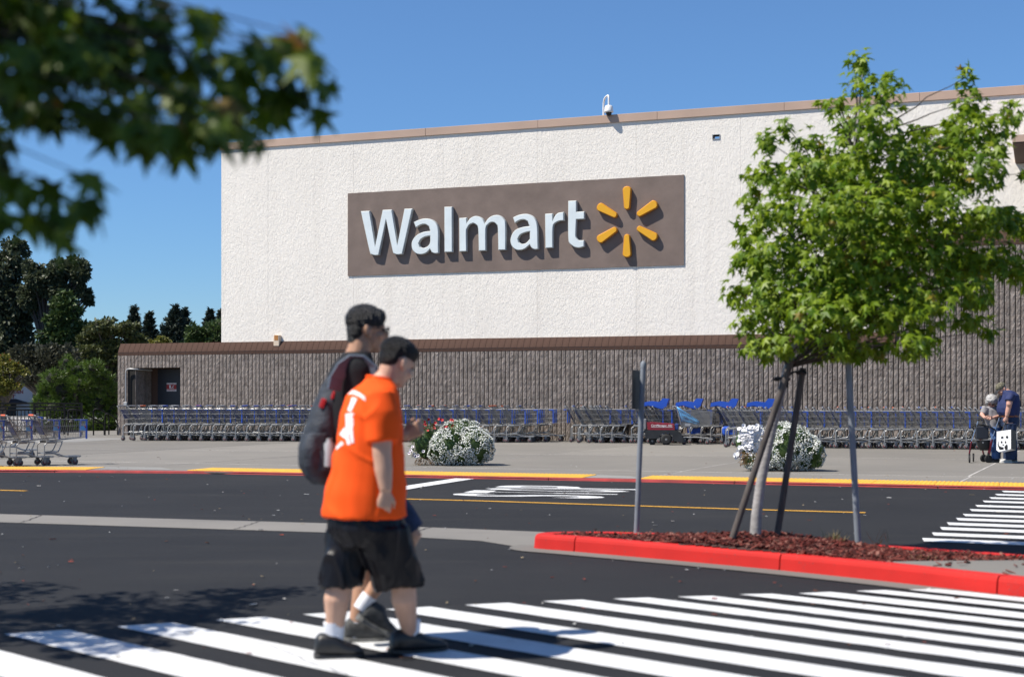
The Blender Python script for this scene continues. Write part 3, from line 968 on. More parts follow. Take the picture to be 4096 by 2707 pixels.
# roof slab and outer walls behind
mb = MB()
mb.box(sWhite + 0.01, sEnd, YU + 0.32, 30, 7.9, 8.1); mb.box(sL + 0.05, sWhite, 0.47, 30, 2.6, 2.75)
mb.build('roof', M['coping'], bld)
mb = MB(); mb.box(sWhite + 0.001, sWhite + 0.25, YU + 0.31, 30, 2.5, 9.3); mb.box(sEnd - 0.3, sEnd - 0.01, 0.6, 30, 0, 9.3); mb.box(sWhite + 0.26, sEnd - 0.31, 29.7, 30, 0, 9.3)
mb.build('rear_wall', M['stucco'], bld)
mb = MB(); mb.box(sL + 0.002, sL + 0.3, 0.41, 29.6, 0, zt + 0.2); mb.build('side_wall', M['block'], bld)
# entrance canopy at the right edge
mb = MB(); mb.box(14.14, sEnd, -3.1, YU - 0.003, 7.50, 7.67); cn = mb.build('canopy', M['coping'], bld)
mb = MB(); mb.box(14.16, sEnd - 0.02, -3.08, YU - 0.005, 7.47, 7.498); mb.build('soffit', M['brown_soffit'], cn)
# small tan vent hood low on the white wall
M['vent'] = mat('cream_vent', (0.62, 0.50, 0.38), 0.7)
x0, z0 = WS(1104, 1366, -YU); x1, z1 = WS(1126, 1338, -YU)
mb = MB(); mb.cbox(x0, x1, YU - 0.16, YU - 0.004, zt + 0.25, z1 - 0.02, 0.01)
vent = mb.build('vent_hood', M['vent'], bld)
mb = MB()
for k in range(6): mb.box(x0 + 0.03, x1 - 0.03, YU - 0.168, YU - 0.161, zt + 0.44 + k * 0.028, zt + 0.455 + k * 0.028)
mb.build('louvre', M['spark_side'], vent)

# ------------------------------------------------------------------ roof camera on its goose-neck
def W(x, y, z): return WM @ Vector((x, y, z))
cx, _ = WS(2398, 480, 0.1); dx, dzz = WS(2432, 462, 0.0)
cm = empty('security_camera', W(cx, YU, 9.53), -PSI)
cam_k = 0.72
tag(cm, 'white dome security camera on a bent pole above the roof edge', 'camera')
mb = MB(); mb.tube(round_path([(0, 0.1, 0), (0, 0.1, 0.36), (0.05, 0.03, 0.52), (dx - cx - 0.03, -0.08, 0.58), (dx - cx, -0.12, 0.5), (dx - cx, -0.12, 0.22)], 0.1), 0.028, 8); mb.build('gooseneck', M['white_plastic'], cm)
mt = Matrix.Translation((dx - cx, -0.12, 0.03)) @ Matrix.Diagonal((cam_k, cam_k, 0.85, 1))
mb = MB(); mb.lathe([(0.03, 0.28), (0.12, 0.27), (0.155, 0.24), (0.185, 0.08), (0.19, 0.04), (0.15, 0.03)], 20, mt); mb.build('housing', M['white_plastic'], cm, fix=True)
mb = MB(); mb.lathe([(0.12, 0.03), (0.115, -0.02), (0.085, -0.06), (0.03, -0.085)], 16, mt); mb.build('dome', M['black'], cm, fix=True)
# two small floodlights at the roof corner
for k, (u, vb, hh) in enumerate(((955, 583, 0.40), (985, 580, 0.16))):
    fx, _ = WS(u, vb, -0.3)
    t = empty('roof_antenna' if k == 0 else 'roof_floodlight', W(fx, 0.35, 9.53), -PSI)
    tag(t, 'thin grey mast with small aerials on the roof corner' if k == 0 else 'small beige floodlight on the roof corner beside the mast', 'antenna' if k == 0 else 'floodlight')
    mb = MB(); mb.tube([(0, 0, 0), (0, 0, hh)], 0.02, 6); mb.build('mast', M['galv'], t)
    mb = MB()
    if k == 0:
        mb.box(-0.16, -0.04, -0.03, 0.03, hh - 0.12, hh - 0.03); mb.tube([(-0.2, 0, hh), (0.05, 0, hh - 0.18)], 0.015, 5); mb.tube([(0.02, 0, hh - 0.2), (0.16, 0, hh - 0.02)], 0.015, 5)
        mb.build('aerial', M['pole'], t)
    else:
        mb.cbox(-0.06, 0.10, -0.12, 0.04, hh - 0.1, hh + 0.1, 0.02); mb.build('lamp_head', M['coping'], t)
        mb = MB(); mb.tube([(0.1, 0, hh - 0.08), (0.22, 0, hh - 0.16)], 0.015, 5); mb.build('bracket', M['galv'], t)
# conduit and box beside the fire door
t = empty('wall_conduit', W(dL - 0.55, 0, SW), -PSI)
tag(t, 'galvanised pipe bending from a small box into the fire-door recess', 'conduit')
cu, cz0 = WS(503, 1608, 0.06); _, cz1 = WS(520, 1474, 0.06)
ox = cu - (dL - 0.55)
mb = MB(); mb.tube(round_path([(ox, -0.06, cz0 - SW), (ox, -0.06, cz1 - SW), (dL + 0.1 - (dL - 0.55), -0.06, cz1 - SW - 0.02), (dL + 0.35 - (dL - 0.55), 0.5, cz1 - SW - 0.05)], 0.16, 5), 0.026, 8); mb.build('pipe', M['galv'], t)
mb = MB(); mb.cbox(ox - 0.065, ox + 0.065, -0.10, -0.005, cz0 - SW - 0.14, cz0 - SW, 0.008); mb.build('junction_box', M['galv'], t)

# ------------------------------------------------------------------ store sign
LD = 0.13      # letter faces stand this far off the panel
PN = 0.03      # panel thickness
x0, z1 = WS(1391, 774, -YU + PN); xb, z0 = WS(1391, 1104, -YU + PN); x1, z1b = WS(2736, 698, -YU + PN)
sg = empty('store_sign', W(x0, YU, z0), -PSI)
tag(sg, 'brown wall sign reading Walmart in white letters with an amber spark', 'sign')
mb = MB()
nseg = 40
ot = [(k / nseg * (x1 - x0), (z1 - z0) + 0.012 * noise.noise(Vector((k * 1.7, 0, 2)))) for k in range(nseg + 1)]
obm = [(k / nseg * (x1 - x0), 0.012 * noise.noise(Vector((k * 1.7, 9, 2)))) for k in range(nseg, -1, -1)]
mb.prism([Vector((a, -PN, b)) for a, b in ot + obm], (0, PN - 0.002, 0))
mb.build('sign_panel', M['sign_brown'], sg, fix=True)
OFF = -YU + PN + LD
def LP(zx, zy, k=1):
    ox_, oy_, sc = {1: (1400, 700, 3.92), 2: (1950, 680, 3.92), 3: (2350, 700, 4.126)}[k]
    a, b = WS(ox_ + zx / sc, oy_ + zy / sc, OFF)
    return Vector((a - x0, 0, b - z0))
def rounded(pts, n=3, sharp=38):
    """Catmull-Rom through the soft corners, sharp corners kept"""
    m_ = len(pts); out = []
    hard = []
    for i in range(m_):
        a, b = (pts[i] - pts[i - 1]).normalized(), (pts[(i + 1) % m_] - pts[i]).normalized()
        hard.append(math.degrees(a.angle(b)) > sharp)
    for i in range(m_):
        p1, p2 = pts[i], pts[(i + 1) % m_]
        p0 = p1 * 2 - p2 if hard[i] else pts[i - 1]
        p3 = p2 * 2 - p1 if hard[(i + 1) % m_] else pts[(i + 2) % m_]
        if hard[i] and hard[(i + 1) % m_]:
            out.append(p1); continue
        for k in range(n):
            t = k / n
            out.append(0.5 * (2 * p1 + (p2 - p0) * t + (2 * p0 - 5 * p1 + 4 * p2 - p3) * t * t + (3 * p1 - p0 - 3 * p2 + p3) * t ** 3))
    return out
def channel(name, outer, hole, face, side, y_face, y_back, parent):
    """channel letter: bevelled face and a return, from an outline in the x-z plane"""
    def offset(pts, d):
        out = []
        area = sum(pts[i - 1].x * pts[i].z - pts[i].x * pts[i - 1].z for i in range(len(pts)))
        sgn = 1 if area > 0 else -1
        for i in range(len(pts)):
            a, b = (pts[i] - pts[i - 1]), (pts[(i + 1) % len(pts)] - pts[i])
            na = Vector((-a.z, 0, a.x)).normalized() * sgn; nb = Vector((-b.z, 0, b.x)).normalized() * sgn
            n_ = (na + nb); n_ = n_.normalized() / max(0.5, n_.normalized().dot(na))
            out.append(pts[i] + n_ * d)
        return out
    loops = [(outer, 1)] + ([(hole, -1)] if hole else [])
    bm = bmesh.new()
    faceloops = []
    for pts, sg_ in loops:
        ins = offset(pts, 0.022 * sg_)
        lv = []
        for (pp, y) in ((ins, y_face), (pts, y_face + 0.022), (pts, y_back)):
            lv.append([bm.verts.new((p.x, y, p.z)) for p in pp])
        n_ = len(pts)
        for a in range(2):
            for i in range(n_):
                f = bm.faces.new((lv[a][i], lv[a][(i + 1) % n_], lv[a + 1][(i + 1) % n_], lv[a + 1][i])); f.material_index = 1
        faceloops.append(lv[0])
    es = []
    for lp in faceloops:
        for i in range(len(lp)):
            es.append(bm.edges.get((lp[i], lp[(i + 1) % len(lp)])))
    r_ = bmesh.ops.triangle_fill(bm, use_beauty=True, use_dissolve=False, edges=es)
    for g_ in r_['geom']:
        if isinstance(g_, bmesh.types.BMFace): g_.material_index = 0
    bmesh.ops.recalc_face_normals(bm, faces=bm.faces)
    me = bpy.data.meshes.new(name); bm.to_mesh(me); bm.free()
    me.materials.append(face); me.materials.append(side)
    return link(name, me, parent)
A1 = [(995, 740), (1030, 828), (1110, 782), (1180, 775), (1235, 810), (1252, 878), (1160, 890), (1060, 930), (990, 1000), (962, 1080), (975, 1170), (1030, 1230), (1110, 1247), (1190, 1225), (1252, 1165), (1280, 1215), (1330, 1232), (1388, 1225), (1386, 1100), (1388, 900), (1370, 790), (1320, 720), (1250, 688), (1160, 683), (1070, 705)]
A1h = [(1252, 955), (1180, 970), (1110, 1010), (1078, 1070), (1095, 1125), (1150, 1145), (1210, 1120), (1250, 1060)]
A2 = [(395, 745), (425, 835), (500, 790), (570, 780), (625, 805), (655, 880), (560, 892), (450, 930), (385, 1000), (355, 1100), (375, 1190), (430, 1245), (500, 1260), (580, 1240), (660, 1175), (690, 1225), (740, 1248), (795, 1240), (790, 1100), (785, 900), (760, 790), (710, 722), (640, 692), (560, 690), (470, 710)]
A2h = [(660, 965), (580, 985), (510, 1020), (475, 1080), (490, 1130), (540, 1160), (600, 1145), (660, 1080)]
LET = [('letter_w', [(165, 568), (305, 562), (392, 1110), (508, 548), (655, 542), (740, 1090), (850, 530), (978, 526), (818, 1243), (735, 1250), (690, 1235), (660, 1175), (562, 700), (448, 1258), (385, 1262), (330, 1245), (300, 1185)], None, 1),
       ('letter_a', A1, A1h, 1),
       ('letter_l', [(1475, 500), (1602, 497), (1605, 1210), (1478, 1212)], None, 1),
       ('letter_m', [(1708, 675), (1828, 668), (1830, 745), (1880, 680), (1950, 645), (2020, 650), (2080, 685), (2112, 755), (2156, 690), (2216, 645), (2286, 627), (2356, 637), (2416, 692), (2441, 782), (2441, 1177), (2321, 1180), (2314, 842), (2296, 782), (2256, 745), (2206, 745), (2160, 780), (2130, 850), (2130, 1188), (2015, 1192), (2006, 850), (1978, 785), (1930, 757), (1875, 780), (1835, 840), (1825, 900), (1828, 1200), (1712, 1203)], None, 1),
       ('letter_a', A2, A2h, 2),
       ('letter_r', [(898, 688), (1020, 680), (1022, 785), (1060, 712), (1110, 672), (1195, 657), (1197, 795), (1120, 802), (1060, 832), (1027, 900), (1025, 1220), (905, 1228)], None, 2),
       ('letter_t', [(1262, 485), (1395, 478), (1395, 655), (1520, 648), (1520, 772), (1395, 778), (1385, 1000), (1395, 1060), (1430, 1100), (1515, 1100), (1515, 1200), (1440, 1222), (1360, 1210), (1290, 1160), (1262, 1060)], None, 2)]
for nm, o_, h_, k in LET:
    op = rounded([LP(a, b, k) for a, b in o_])
    hp = rounded([LP(a, b, k) for a, b in h_]) if h_ else None
    channel(nm, op, hp, M['letter'], M['letter_trim'], -PN - LD, -PN - 0.012, sg)
sc_ = LP(647, 772, 3)
for k in range(6):
    th = R(90 + 60 * k)
    e1 = Vector((math.cos(th), 0, math.sin(th))); e2 = Vector((-math.sin(th), 0, math.cos(th)))
    ro, ri, wo, wi = 0.93, 0.43, 0.128, 0.086
    pts = []
    for a in range(9):
        w = math.pi / 2 - math.pi * a / 8
        pts.append(sc_ + e1 * (ro + math.cos(w) * wo * 0.8) + e2 * math.sin(w) * wo)
    for a in range(7):
        w = -math.pi / 2 - math.pi * a / 6
        pts.append(sc_ + e1 * (ri + math.cos(w) * wi * 0.9) + e2 * math.sin(w) * wi)
    channel('spark_ray', pts, None, M['spark'], M['spark_side'], -PN - LD, -PN - 0.012, sg)
# ================================================================== shopping carts
def cart_meshes():
    me = {}
    # basket of wire; rear top, rear bottom, front top, front bottom half-sections
    def corner(fx, fz):
        """fx 0 rear..1 front, fz 0 bottom..1 top"""
        xr, xf = 0.10 + (-0.13 - 0.10) * fz, 0.79 + 0.02 * fz
        zr, zf = 0.46 + 0.41 * fz, 0.52 + 0.345 * fz
        wr, wf = 0.225 + 0.055 * fz, 0.175 + 0.025 * fz
        return Vector((xr + (xf - xr) * fx, wr + (wf - wr) * fx, zr + (zf - zr) * fx))
    mb = MB()
    def wire(a, b, r): mb.tube([a, b], r, 4, cap=False)
    for s in (-1, 1):
        def side(fx, fz):
            c = corner(fx, fz); return Vector((c.x, c.y * s, c.z))
        for fz, r in ((0, 0.005), (0.33, 0.0042), (0.66, 0.0042), (1.0, 0.006)):
            wire(side(0, fz), side(1, fz), r)
        for k in range(24):
            wire(side(k / 23, 0), side(k / 23, 1), 0.0023 if 0 < k < 23 else 0.0055)
        wire(side(0.0, 1), side(0.36, 0), 0.005)
        wire(side(0.22, 1), side(0.5, 0), 0.0035)
    for fx, n in ((1, 11), (0, 13)):
        a = corner(fx, 0); b = corner(fx, 1)
        for k in range(n):
            t = -1 + 2 * k / (n - 1)
            wire(Vector((a.x, a.y * t, a.z)), Vector((b.x, b.y * t, b.z)), 0.0025)
        for fz in (0, 0.35, 0.7, 1):
            c = corner(fx, fz); wire(Vector((c.x, -c.y, c.z)), Vector((c.x, c.y, c.z)), 0.0045)
    for k in range(11):
        t = -1 + k / 5
        a, b = corner(0, 0), corner(1, 0)
        wire(Vector((a.x, a.y * t, a.z)), Vector((b.x, b.y * t, b.z)), 0.0025)
    for k in range(1, 7):
        c = corner(k / 7, 0); wire(Vector((c.x, -c.y, c.z)), Vector((c.x, c.y, c.z)), 0.0035)
    # folded child seat frame of wire inside the rear gate
    for k in range(9):
        t = -0.2 + 0.4 * k / 8
        wire(Vector((-0.05, t, 0.90)), Vector((0.13, t, 0.56)), 0.0028)
    wire(Vector((-0.05, -0.2, 0.90)), Vector((-0.05, 0.2, 0.90)), 0.004)
    me['basket'] = mb.mesh('basket', M['wire'])
    mb = MB()
    for s in (-1, 1):
        mb.tube(round_path([(0, 0.26 * s, 0.12), (0, 0.26 * s, 0.40), (0.09, 0.235 * s, 0.445), (0.36, 0.19 * s, 0.455), (0.27, 0.20 * s, 0.25), (0.13, 0.20 * s, 0.245)], 0.05, 3), 0.0125, 6)
        mb.tube(round_path([(0, 0.26 * s, 0.225), (0.26, 0.215 * s, 0.225), (0.42, 0.18 * s, 0.155), (0.70, 0.155 * s, 0.155)], 0.05, 3), 0.0115, 6)
    for (x, y, z) in ((0.28, 0.2, 0.255), (0.70, 0.155, 0.155), (0.45, 0.17, 0.155), (0.36, 0.19, 0.455), (0.05, 0.25, 0.225)):
        mb.tube([(x, -y, z), (x, y, z)], 0.009, 6)
    me['frame'] = mb.mesh('frame', M['tube'])
    mb = MB(); mb.box(0.47, 0.72, -0.15, 0.15, 0.160, 0.172); me['lower_tray'] = mb.mesh('lower_tray', M['cart_grey'])
    for nm, m_ in (('handle', 'handle_grey'), ('handle_o', 'handle_orange'), ('handle_b', 'cart_blue')):
        mb = MB()
        mb.mi = 1; mb.tube(round_path([(-0.10, -0.275, 0.865), (-0.17, -0.275, 0.95), (-0.17, 0.275, 0.95), (-0.10, 0.275, 0.865)], 0.03, 3), 0.0125, 6)
        mb.mi = 0; mb.tube([(-0.17, -0.17, 0.95), (-0.17, 0.17, 0.95)], 0.019, 8)
        me[nm] = mb.mesh('handle', [M[m_], M['cart_grey']])
    mb = MB(); mb.box(-0.014, 0.012, -0.019, 0.016, 0.0, 0.36); mb.box(-0.11, 0.014, -0.020, 0.017, 0.345, 0.372)
    me['guard'] = mb.mesh('corner_guard', M['cart_blue'])
    mb = MB(); mt = Matrix.Translation((0.0, 0, 0.64)) @ Matrix.Rotation(R(-27), 4, 'Y')
    mb.cbox(-0.008, 0.008, -0.19, 0.19, -0.06, 0.23, 0.004, mt)
    me['flap'] = mb.mesh('seat_flap', M['blue_dark'])
    mb = MB(); mb.cbox(-0.085, 0.085, -0.028, 0.028, -0.024, 0.024, 0.01); me['pad'] = mb.mesh('bumper_pad', M['cart_grey'])
    mb = MB(); mb.box(-0.006, 0.006, -0.055, 0.055, -0.07, 0.07); me['plate'] = mb.mesh('nose_plate', M['blue_dark'])
    mt = Matrix.Rotation(R(90), 4, 'X')
    mb = MB()
    mb.mi = 0; mb.lathe([(0.036, -0.016), (0.056, -0.016), (0.062, -0.010), (0.062, 0.010), (0.056, 0.016), (0.036, 0.016)], 14, mt)
    mb.mi = 1; mb.lathe([(0.012, -0.020), (0.036, -0.0165), (0.036, 0.0165), (0.012, 0.020)], 12, mt)
    me['wheel'] = mb.mesh('wheel', [M['rubber'], M['hub_red']], True)
    mb = MB()
    for s in (-1, 1): mb.prism([Vector((-0.012, 0.024 * s, -0.01)), Vector((0.014, 0.024 * s, -0.01)), Vector((0.034, 0.024 * s, 0.07)), Vector((-0.03, 0.024 * s, 0.07))], (0, 0.004 * s, 0))
    mb.box(-0.034, 0.036, -0.03, 0.03, 0.07, 0.082); mb.tube([(0, 0, 0.08), (0, 0, 0.10)], 0.014, 6)
    me['fork'] = mb.mesh('caster_fork', M['cart_grey'], True)
    return me
CM = cart_meshes()
def make_cart(label, group, handle='handle', flap=True):
    t = empty('shopping_cart'); tag(t, label, 'shopping cart', group)
    link('basket', CM['basket'], t); link('frame', CM['frame'], t); link('lower_tray', CM['lower_tray'], t)
    link('handle', CM[handle], t)
    for s in (-1, 1):
        link('corner_guard', CM['guard'], t, (0.808, 0.198 * s, 0.495)); link('bumper_pad', CM['pad'], t, (0.125, 0.232 * s, 0.445))
        for (x, y) in ((0.0, 0.26), (0.60, 0.15)):
            w = link('wheel', CM['wheel'], t, (x, y * s, 0.062)); link('caster_fork', CM['fork'], t, (x, y * s, 0.062))
    if flap: link('seat_flap', CM['flap'], t)
    link('nose_plate', CM['plate'], t, (0.822, 0, 0.70))
    return t
protos = {h: make_cart('x', 'x', h, h != 'handle_o') for h in ('handle', 'handle_o', 'handle_b')}
used = set()
rc = random.Random(21)
def put_cart(p, rz, label, group, h=None, scale=1.0):
    h = h or rc.choices(['handle', 'handle_o', 'handle_b'], [6, 2, 3])[0]
    if h in used: t = copy_tree(protos[h])
    else: t = protos[h]; used.add(h)
    t.location = (p.x, p.y, SW + 0.0); t.rotation_euler = (0, 0, rz); t.scale = (scale,) * 3
    t['label'] = label; t['group'] = group
    for ch in (KIDS.get(t.name) or [c for c in t.children]):
        if ch.name.startswith('caster') or ch.name.startswith('wheel'):
            pass
    return t
def cart_row(a, b, n, back, group, where, scale=1.07, shift=0.0):
    """n nested carts whose near wheels run from a towards b, set back metres behind that line"""
    d = (b - a).normalized(); left = Vector((-d.y, d.x, 0)); rz = math.atan2(d.y, d.x)
    pitch = (b - a).length / n
    for i in range(n):
        j = rc.gauss(0, 0.012)
        p = a + d * (i * pitch + shift + rc.gauss(0, 0.012)) + left * (back + 0.28 + j)
        put_cart(p, rz + rc.gauss(0, 0.012), 'grey wire shopping cart, %s from the left in the %s' % (ordinal(i + 1), where), group, None, scale)
a, b = G(490, 1762, SW), G(2075, 1770, SW)
cart_row(a, b, 34, 0.0, 'carts nested along the block wall', 'front row of the long line')
cart_row(a, b, 33, 0.63, 'carts nested along the block wall', 'second row of the long line', shift=0.35)
cart_row(a, b, 31, 1.26, 'carts nested along the block wall', 'third row of the long line', shift=0.75)
mid = 'carts in the short middle line'
a, b = Vector((1.85, 39.55, SW)), Vector((3.05, 39.40, SW))
cart_row(a, b, 4, 0.0, mid, 'short middle line, near row')
cart_row(a, b, 5, 0.62, mid, 'short middle line, middle row', shift=-0.25)
cart_row(a, b, 5, 1.24, mid, 'short middle line, far row', shift=-0.1)
a, b = Vector((3.4, 39.35, SW)), Vector((4.4, 39.2, SW))
cart_row(a, b, 4, 0.0, 'carts behind the red pusher', 'front row behind the red pusher', shift=-0.1)
cart_row(a, b, 6, 0.62, 'carts behind the red pusher', 'back row behind the red pusher', shift=0.1)
a, b = Vector((4.3, 38.75, SW)), Vector((5.7, 38.5, SW))
cart_row(a, b, 5, 0.45, 'carts behind the red pusher', 'row behind the blue child seats', shift=0.25)
a, b = G(2905, 1789, SW), G(3905, 1798, SW)
d = (b - a).normalized(); b2 = a + d * 8.58
cart_row(a, b2, 22, 0.0, 'carts nested near the entrance', 'front row beside the elderly couple')
cart_row(a, b2, 22, 0.63, 'carts nested near the entrance', 'second row beside the elderly couple', shift=0.2)
cart_row(a, b2, 21, 1.26, 'carts nested near the entrance', 'third row beside the elderly couple', shift=0.05)
# four nearer carts at the left edge, heading away to the right
q = G(178, 1862.5, SW); hd = R(33)
dv = Vector((math.cos(hd), math.sin(hd), 0)); lv = Vector((-dv.y, dv.x, 0))
names = ['foremost shopping cart with blue nose guards at the left edge', 'second shopping cart with orange handle at the left edge', 'third shopping cart with orange handle at the left edge', 'fourth shopping cart cut by the left edge']
for i in range(4):
    t = put_cart(q + lv * 0.26 - dv * (0.50 * i) + lv * 0.05 * i, hd + rc.gauss(0, 0.02), names[i], 'carts left by the yellow kerb strip', 'handle_o' if i else 'handle_o')
    kids = [c for c in t.children]
    link('seat_flap', CM['flap'], t)
    for s in (-1,):
        mb = MB(); mb.box(0.70, 0.80, -0.203, -0.197, 0.66, 0.74); lb = mb.build('side_label', M['label_blue'], t)
        mb = MB(); mb.prism([Vector((0.76, -0.2045, 0.74)), Vector((0.80, -0.2045, 0.74)), Vector((0.80, -0.2045, 0.68))], (0, 0.001, 0)); mb.build('label_stripe', M['label_red'], t)
put_cart(Vector((-10.9, 30.4, 0)), R(20), 'cart standing behind the near group at the left edge', 'carts left by the yellow kerb strip', 'handle_b', 1.0)

# carts with moulded blue child seats
mbS = MB()
mbS.prism([Vector((-0.42, -0.24, 0.98)), Vector((-0.40, -0.24, 1.09)), Vector((-0.20, -0.24, 1.13)), Vector((0.02, -0.24, 1.10)), Vector((0.10, -0.24, 1.20)), Vector((0.26, -0.24, 1.19)), Vector((0.20, -0.24, 1.02)), Vector((0.08, -0.24, 0.92)), Vector((-0.08, -0.24, 0.97)), Vector((-0.25, -0.24, 1.02))], (0, 0.03, 0))
V_ = list(mbS.v)
mbS.add([(x, -y - 0.0, z) for x, y, z in V_], [f for f in mbS.f])
mbS.prism([Vector((-0.40, -0.21, 0.98)), Vector((-0.25, -0.21, 1.0)), Vector((-0.08, -0.21, 0.95)), Vector((0.08, -0.21, 0.91)), Vector((0.08, -0.21, 0.93)), Vector((-0.08, -0.21, 0.98)), Vector((-0.25, -0.21, 1.04)), Vector((-0.40, -0.21, 1.02))], (0, 0.42, 0))
mbS.prism([Vector((0.10, -0.21, 1.20)), Vector((0.26, -0.21, 1.19)), Vector((0.24, -0.21, 1.16)), Vector((0.12, -0.21, 1.16))], (0, 0.42, 0))
mbS.prism([Vector((0.20, -0.21, 1.02)), Vector((0.25, -0.21, 1.17)), Vector((0.22, -0.21, 1.17)), Vector((0.17, -0.21, 1.02))], (0, 0.42, 0))
seat_me = mbS.mesh('child_seat', M['cart_blue'], True)
mb = MB(); mb.cbox(-0.10, 0.30, -0.22, 0.22, 0.22, 0.48, 0.05); tub_me = mb.mesh('seat_tub', M['cart_blue'])
for i, (u, y) in enumerate(((2630, 39.75), (2765, 39.45), (2905, 39.0), (3050, 38.5))):
    t = put_cart(Vector(((u - 2048) / F * y, y, SW)), R(-12), 'cart with a moulded blue child seat, %s from the left' % ordinal(i + 1), 'carts with blue child seats', 'handle_b', 1.0)
    link('child_seat', seat_me, t, (0.05, 0, -0.02), (0, 0, 0), (1.12, 1.0, 1.05)); link('seat_tub', tub_me, t)
for i, (u, y) in enumerate(((2795, 39.9), (2930, 39.3), (2990, 38.6), (3010, 37.9))):
    put_cart(Vector(((u - 2048) / F * y, y, SW)), R(-12), 'cart wedged among the blue child seats, %s from the left' % ordinal(i + 1), 'carts with blue child seats', 'handle', 1.05)

# plastic mesh cart holding a blue bag
y0 = 38.55
t = empty('mesh_cart', (P(2722, 1700, y0).x, y0, SW), R(-8)); tag(t, 'grey plastic-mesh shopping cart with a blue bag hanging in it', 'shopping cart')
mb = MB()
def quadgrid(mb, a, b, c, d, nu, nv, r):
    """honeycomb-like lattice on the quad a b c d"""
    for i in range(nu + 1):
        for j in range(nv):
            s_ = 0.5 / nu if j % 2 else 0
            f = min(1, i / nu + s_)
            p = lambda ff, gg: (a * (1 - ff) + b * ff) * (1 - gg) + (d * (1 - ff) + c * ff) * gg
            mb.tube([p(f, j / nv), p(f, (j + 1) / nv)], r, 4, cap=False)
    for j in range(nv + 1):
        mb.tube([(a * (1 - j / nv) + d * j / nv), (b * (1 - j / nv) + c * j / nv)], r, 4, cap=False)
for s in (-1, 1):
    quadgrid(mb, Vector((0.06, 0.22 * s, 0.46)), Vector((0.84, 0.18 * s, 0.50)), Vector((0.88, 0.22 * s, 0.88)), Vector((-0.06, 0.28 * s, 0.94)), 18, 12, 0.0065)
quadgrid(mb, Vector((0.84, -0.18, 0.50)), Vector((0.84, 0.18, 0.50)), Vector((0.88, 0.22, 0.88)), Vector((0.88, -0.22, 0.88)), 8, 12, 0.0065)
quadgrid(mb, Vector((0.06, -0.22, 0.46)), Vector((0.06, 0.22, 0.46)), Vector((0.84, 0.18, 0.50)), Vector((0.84, -0.18, 0.50)), 8, 14, 0.005)
mb.build('basket', M['cart_grey'], t)
mb = MB()
for s in (-1, 1):
    mb.tube(round_path([(-0.2, 0.28 * s, 1.04), (-0.10, 0.28 * s, 1.02), (0.03, 0.25 * s, 0.48), (0.10, 0.22 * s, 0.44), (-0.05, 0.24 * s, 0.40), (-0.16, 0.25 * s, 0.22), (-0.10, 0.25 * s, 0.18), (0.45, 0.2 * s, 0.20), (0.86, 0.16 * s, 0.14)], 0.06, 4), 0.014, 6)
    mb.tube(round_path([(0.22, 0.22 * s, 0.45), (0.28, 0.2 * s, 0.2)], 0.03), 0.012, 6)
mb.tube([(-0.2, -0.28, 1.04), (-0.2, 0.28, 1.04)], 0.014, 6)
mb.tube([(0.86, -0.16, 0.14), (0.86, 0.16, 0.14)], 0.012, 6)
mb.build('frame', M['tube'], t)
for s in (-1, 1):
    for x, yy in ((0.1, 0.24), (0.72, 0.16)):
        link('wheel', CM['wheel'], t, (x, yy * s, 0.062)); link('caster_fork', CM['fork'], t, (x, yy * s, 0.062))
mb = MB(); mb.box(0.12, 0.27, -0.238, -0.232, 0.50, 0.57); mb.build('side_label', M['handle_grey'], t)
bag = MB()
M['blue_bag'] = mat('thin_blue_bag', (0.08, 0.34, 0.68), 0.35, var=0.25, vscale=9)
mt = Matrix.Translation((P(2722, 1700, y0).x, y0, SW)) @ Matrix.Rotation(R(-8), 4, 'Z')
vs = []; fs = []
for j in range(9):
    for i in range(9):
        f, g = i / 8, j / 8
        top = Vector((-0.10 + 0.62 * f, 0, 1.03 - 0.40 * f)); bot = Vector((0.03 + 0.48 * f, 0, 0.62 - 0.10 * f))
        p = top * (1 - g) + bot * g; p.y = -0.15 + 0.04 * noise.noise(Vector((f * 5, g * 5, 1)))
        vs.append(p)
n0 = len(vs)
vs += [Vector((p.x, p.y + 0.10 + 0.06 * noise.noise(Vector((p.x * 5, p.z * 5, 6))), p.z)) for p in vs]
for j in range(8):
    for i in range(8):
        k = j * 9 + i
        fs += [(k, k + 1, k + 10, k + 9), (n0 + k, n0 + k + 9, n0 + k + 10, n0 + k + 1)]
for k in range(8):
    fs += [(k, n0 + k, n0 + k + 1, k + 1), (72 + k, 73 + k, n0 + 73 + k, n0 + 72 + k), (9 * k, 9 * k + 9, n0 + 9 * k + 9, n0 + 9 * k), (9 * k + 8, n0 + 9 * k + 8, n0 + 9 * k + 17, 9 * k + 17)]
bag.add([mt @ p for p in vs], fs, True)
tag(bag.build('plastic_bag', M['blue_bag'], fix=True), 'crumpled sky-blue plastic bag inside the grey mesh cart', 'bag')

# ------------------------------------------------------------------ powered cart pusher
yp = 38.35
t = empty('cart_pusher', (P(2595, 1700, yp).x, yp, SW), R(-7)); tag(t, 'red and black powered cart pusher with white lettering on its hood', 'cart pusher')
M['pusher_red'] = mat('red_enamel', (0.23, 0.014, 0.026), 0.4, var=0.15, vscale=6)
M['pusher_black'] = mat('black_enamel', (0.016, 0.017, 0.019), 0.5, var=0.3, vscale=8)
ch = MB()
ch.prism([Vector((-0.10, -0.32, 0.40)), Vector((-0.08, -0.32, 0.17)), Vector((0.26, -0.32, 0.17)), Vector((0.30, -0.32, 0.25)), Vector((0.40, -0.32, 0.31)), Vector((0.52, -0.32, 0.32)), Vector((0.63, -0.32, 0.27)), Vector((0.69, -0.32, 0.10)), Vector((0.93, -0.32, 0.07)), Vector((0.93, -0.32, 0.20)), Vector((0.76, -0.32, 0.40))], (0, 0.64, 0))
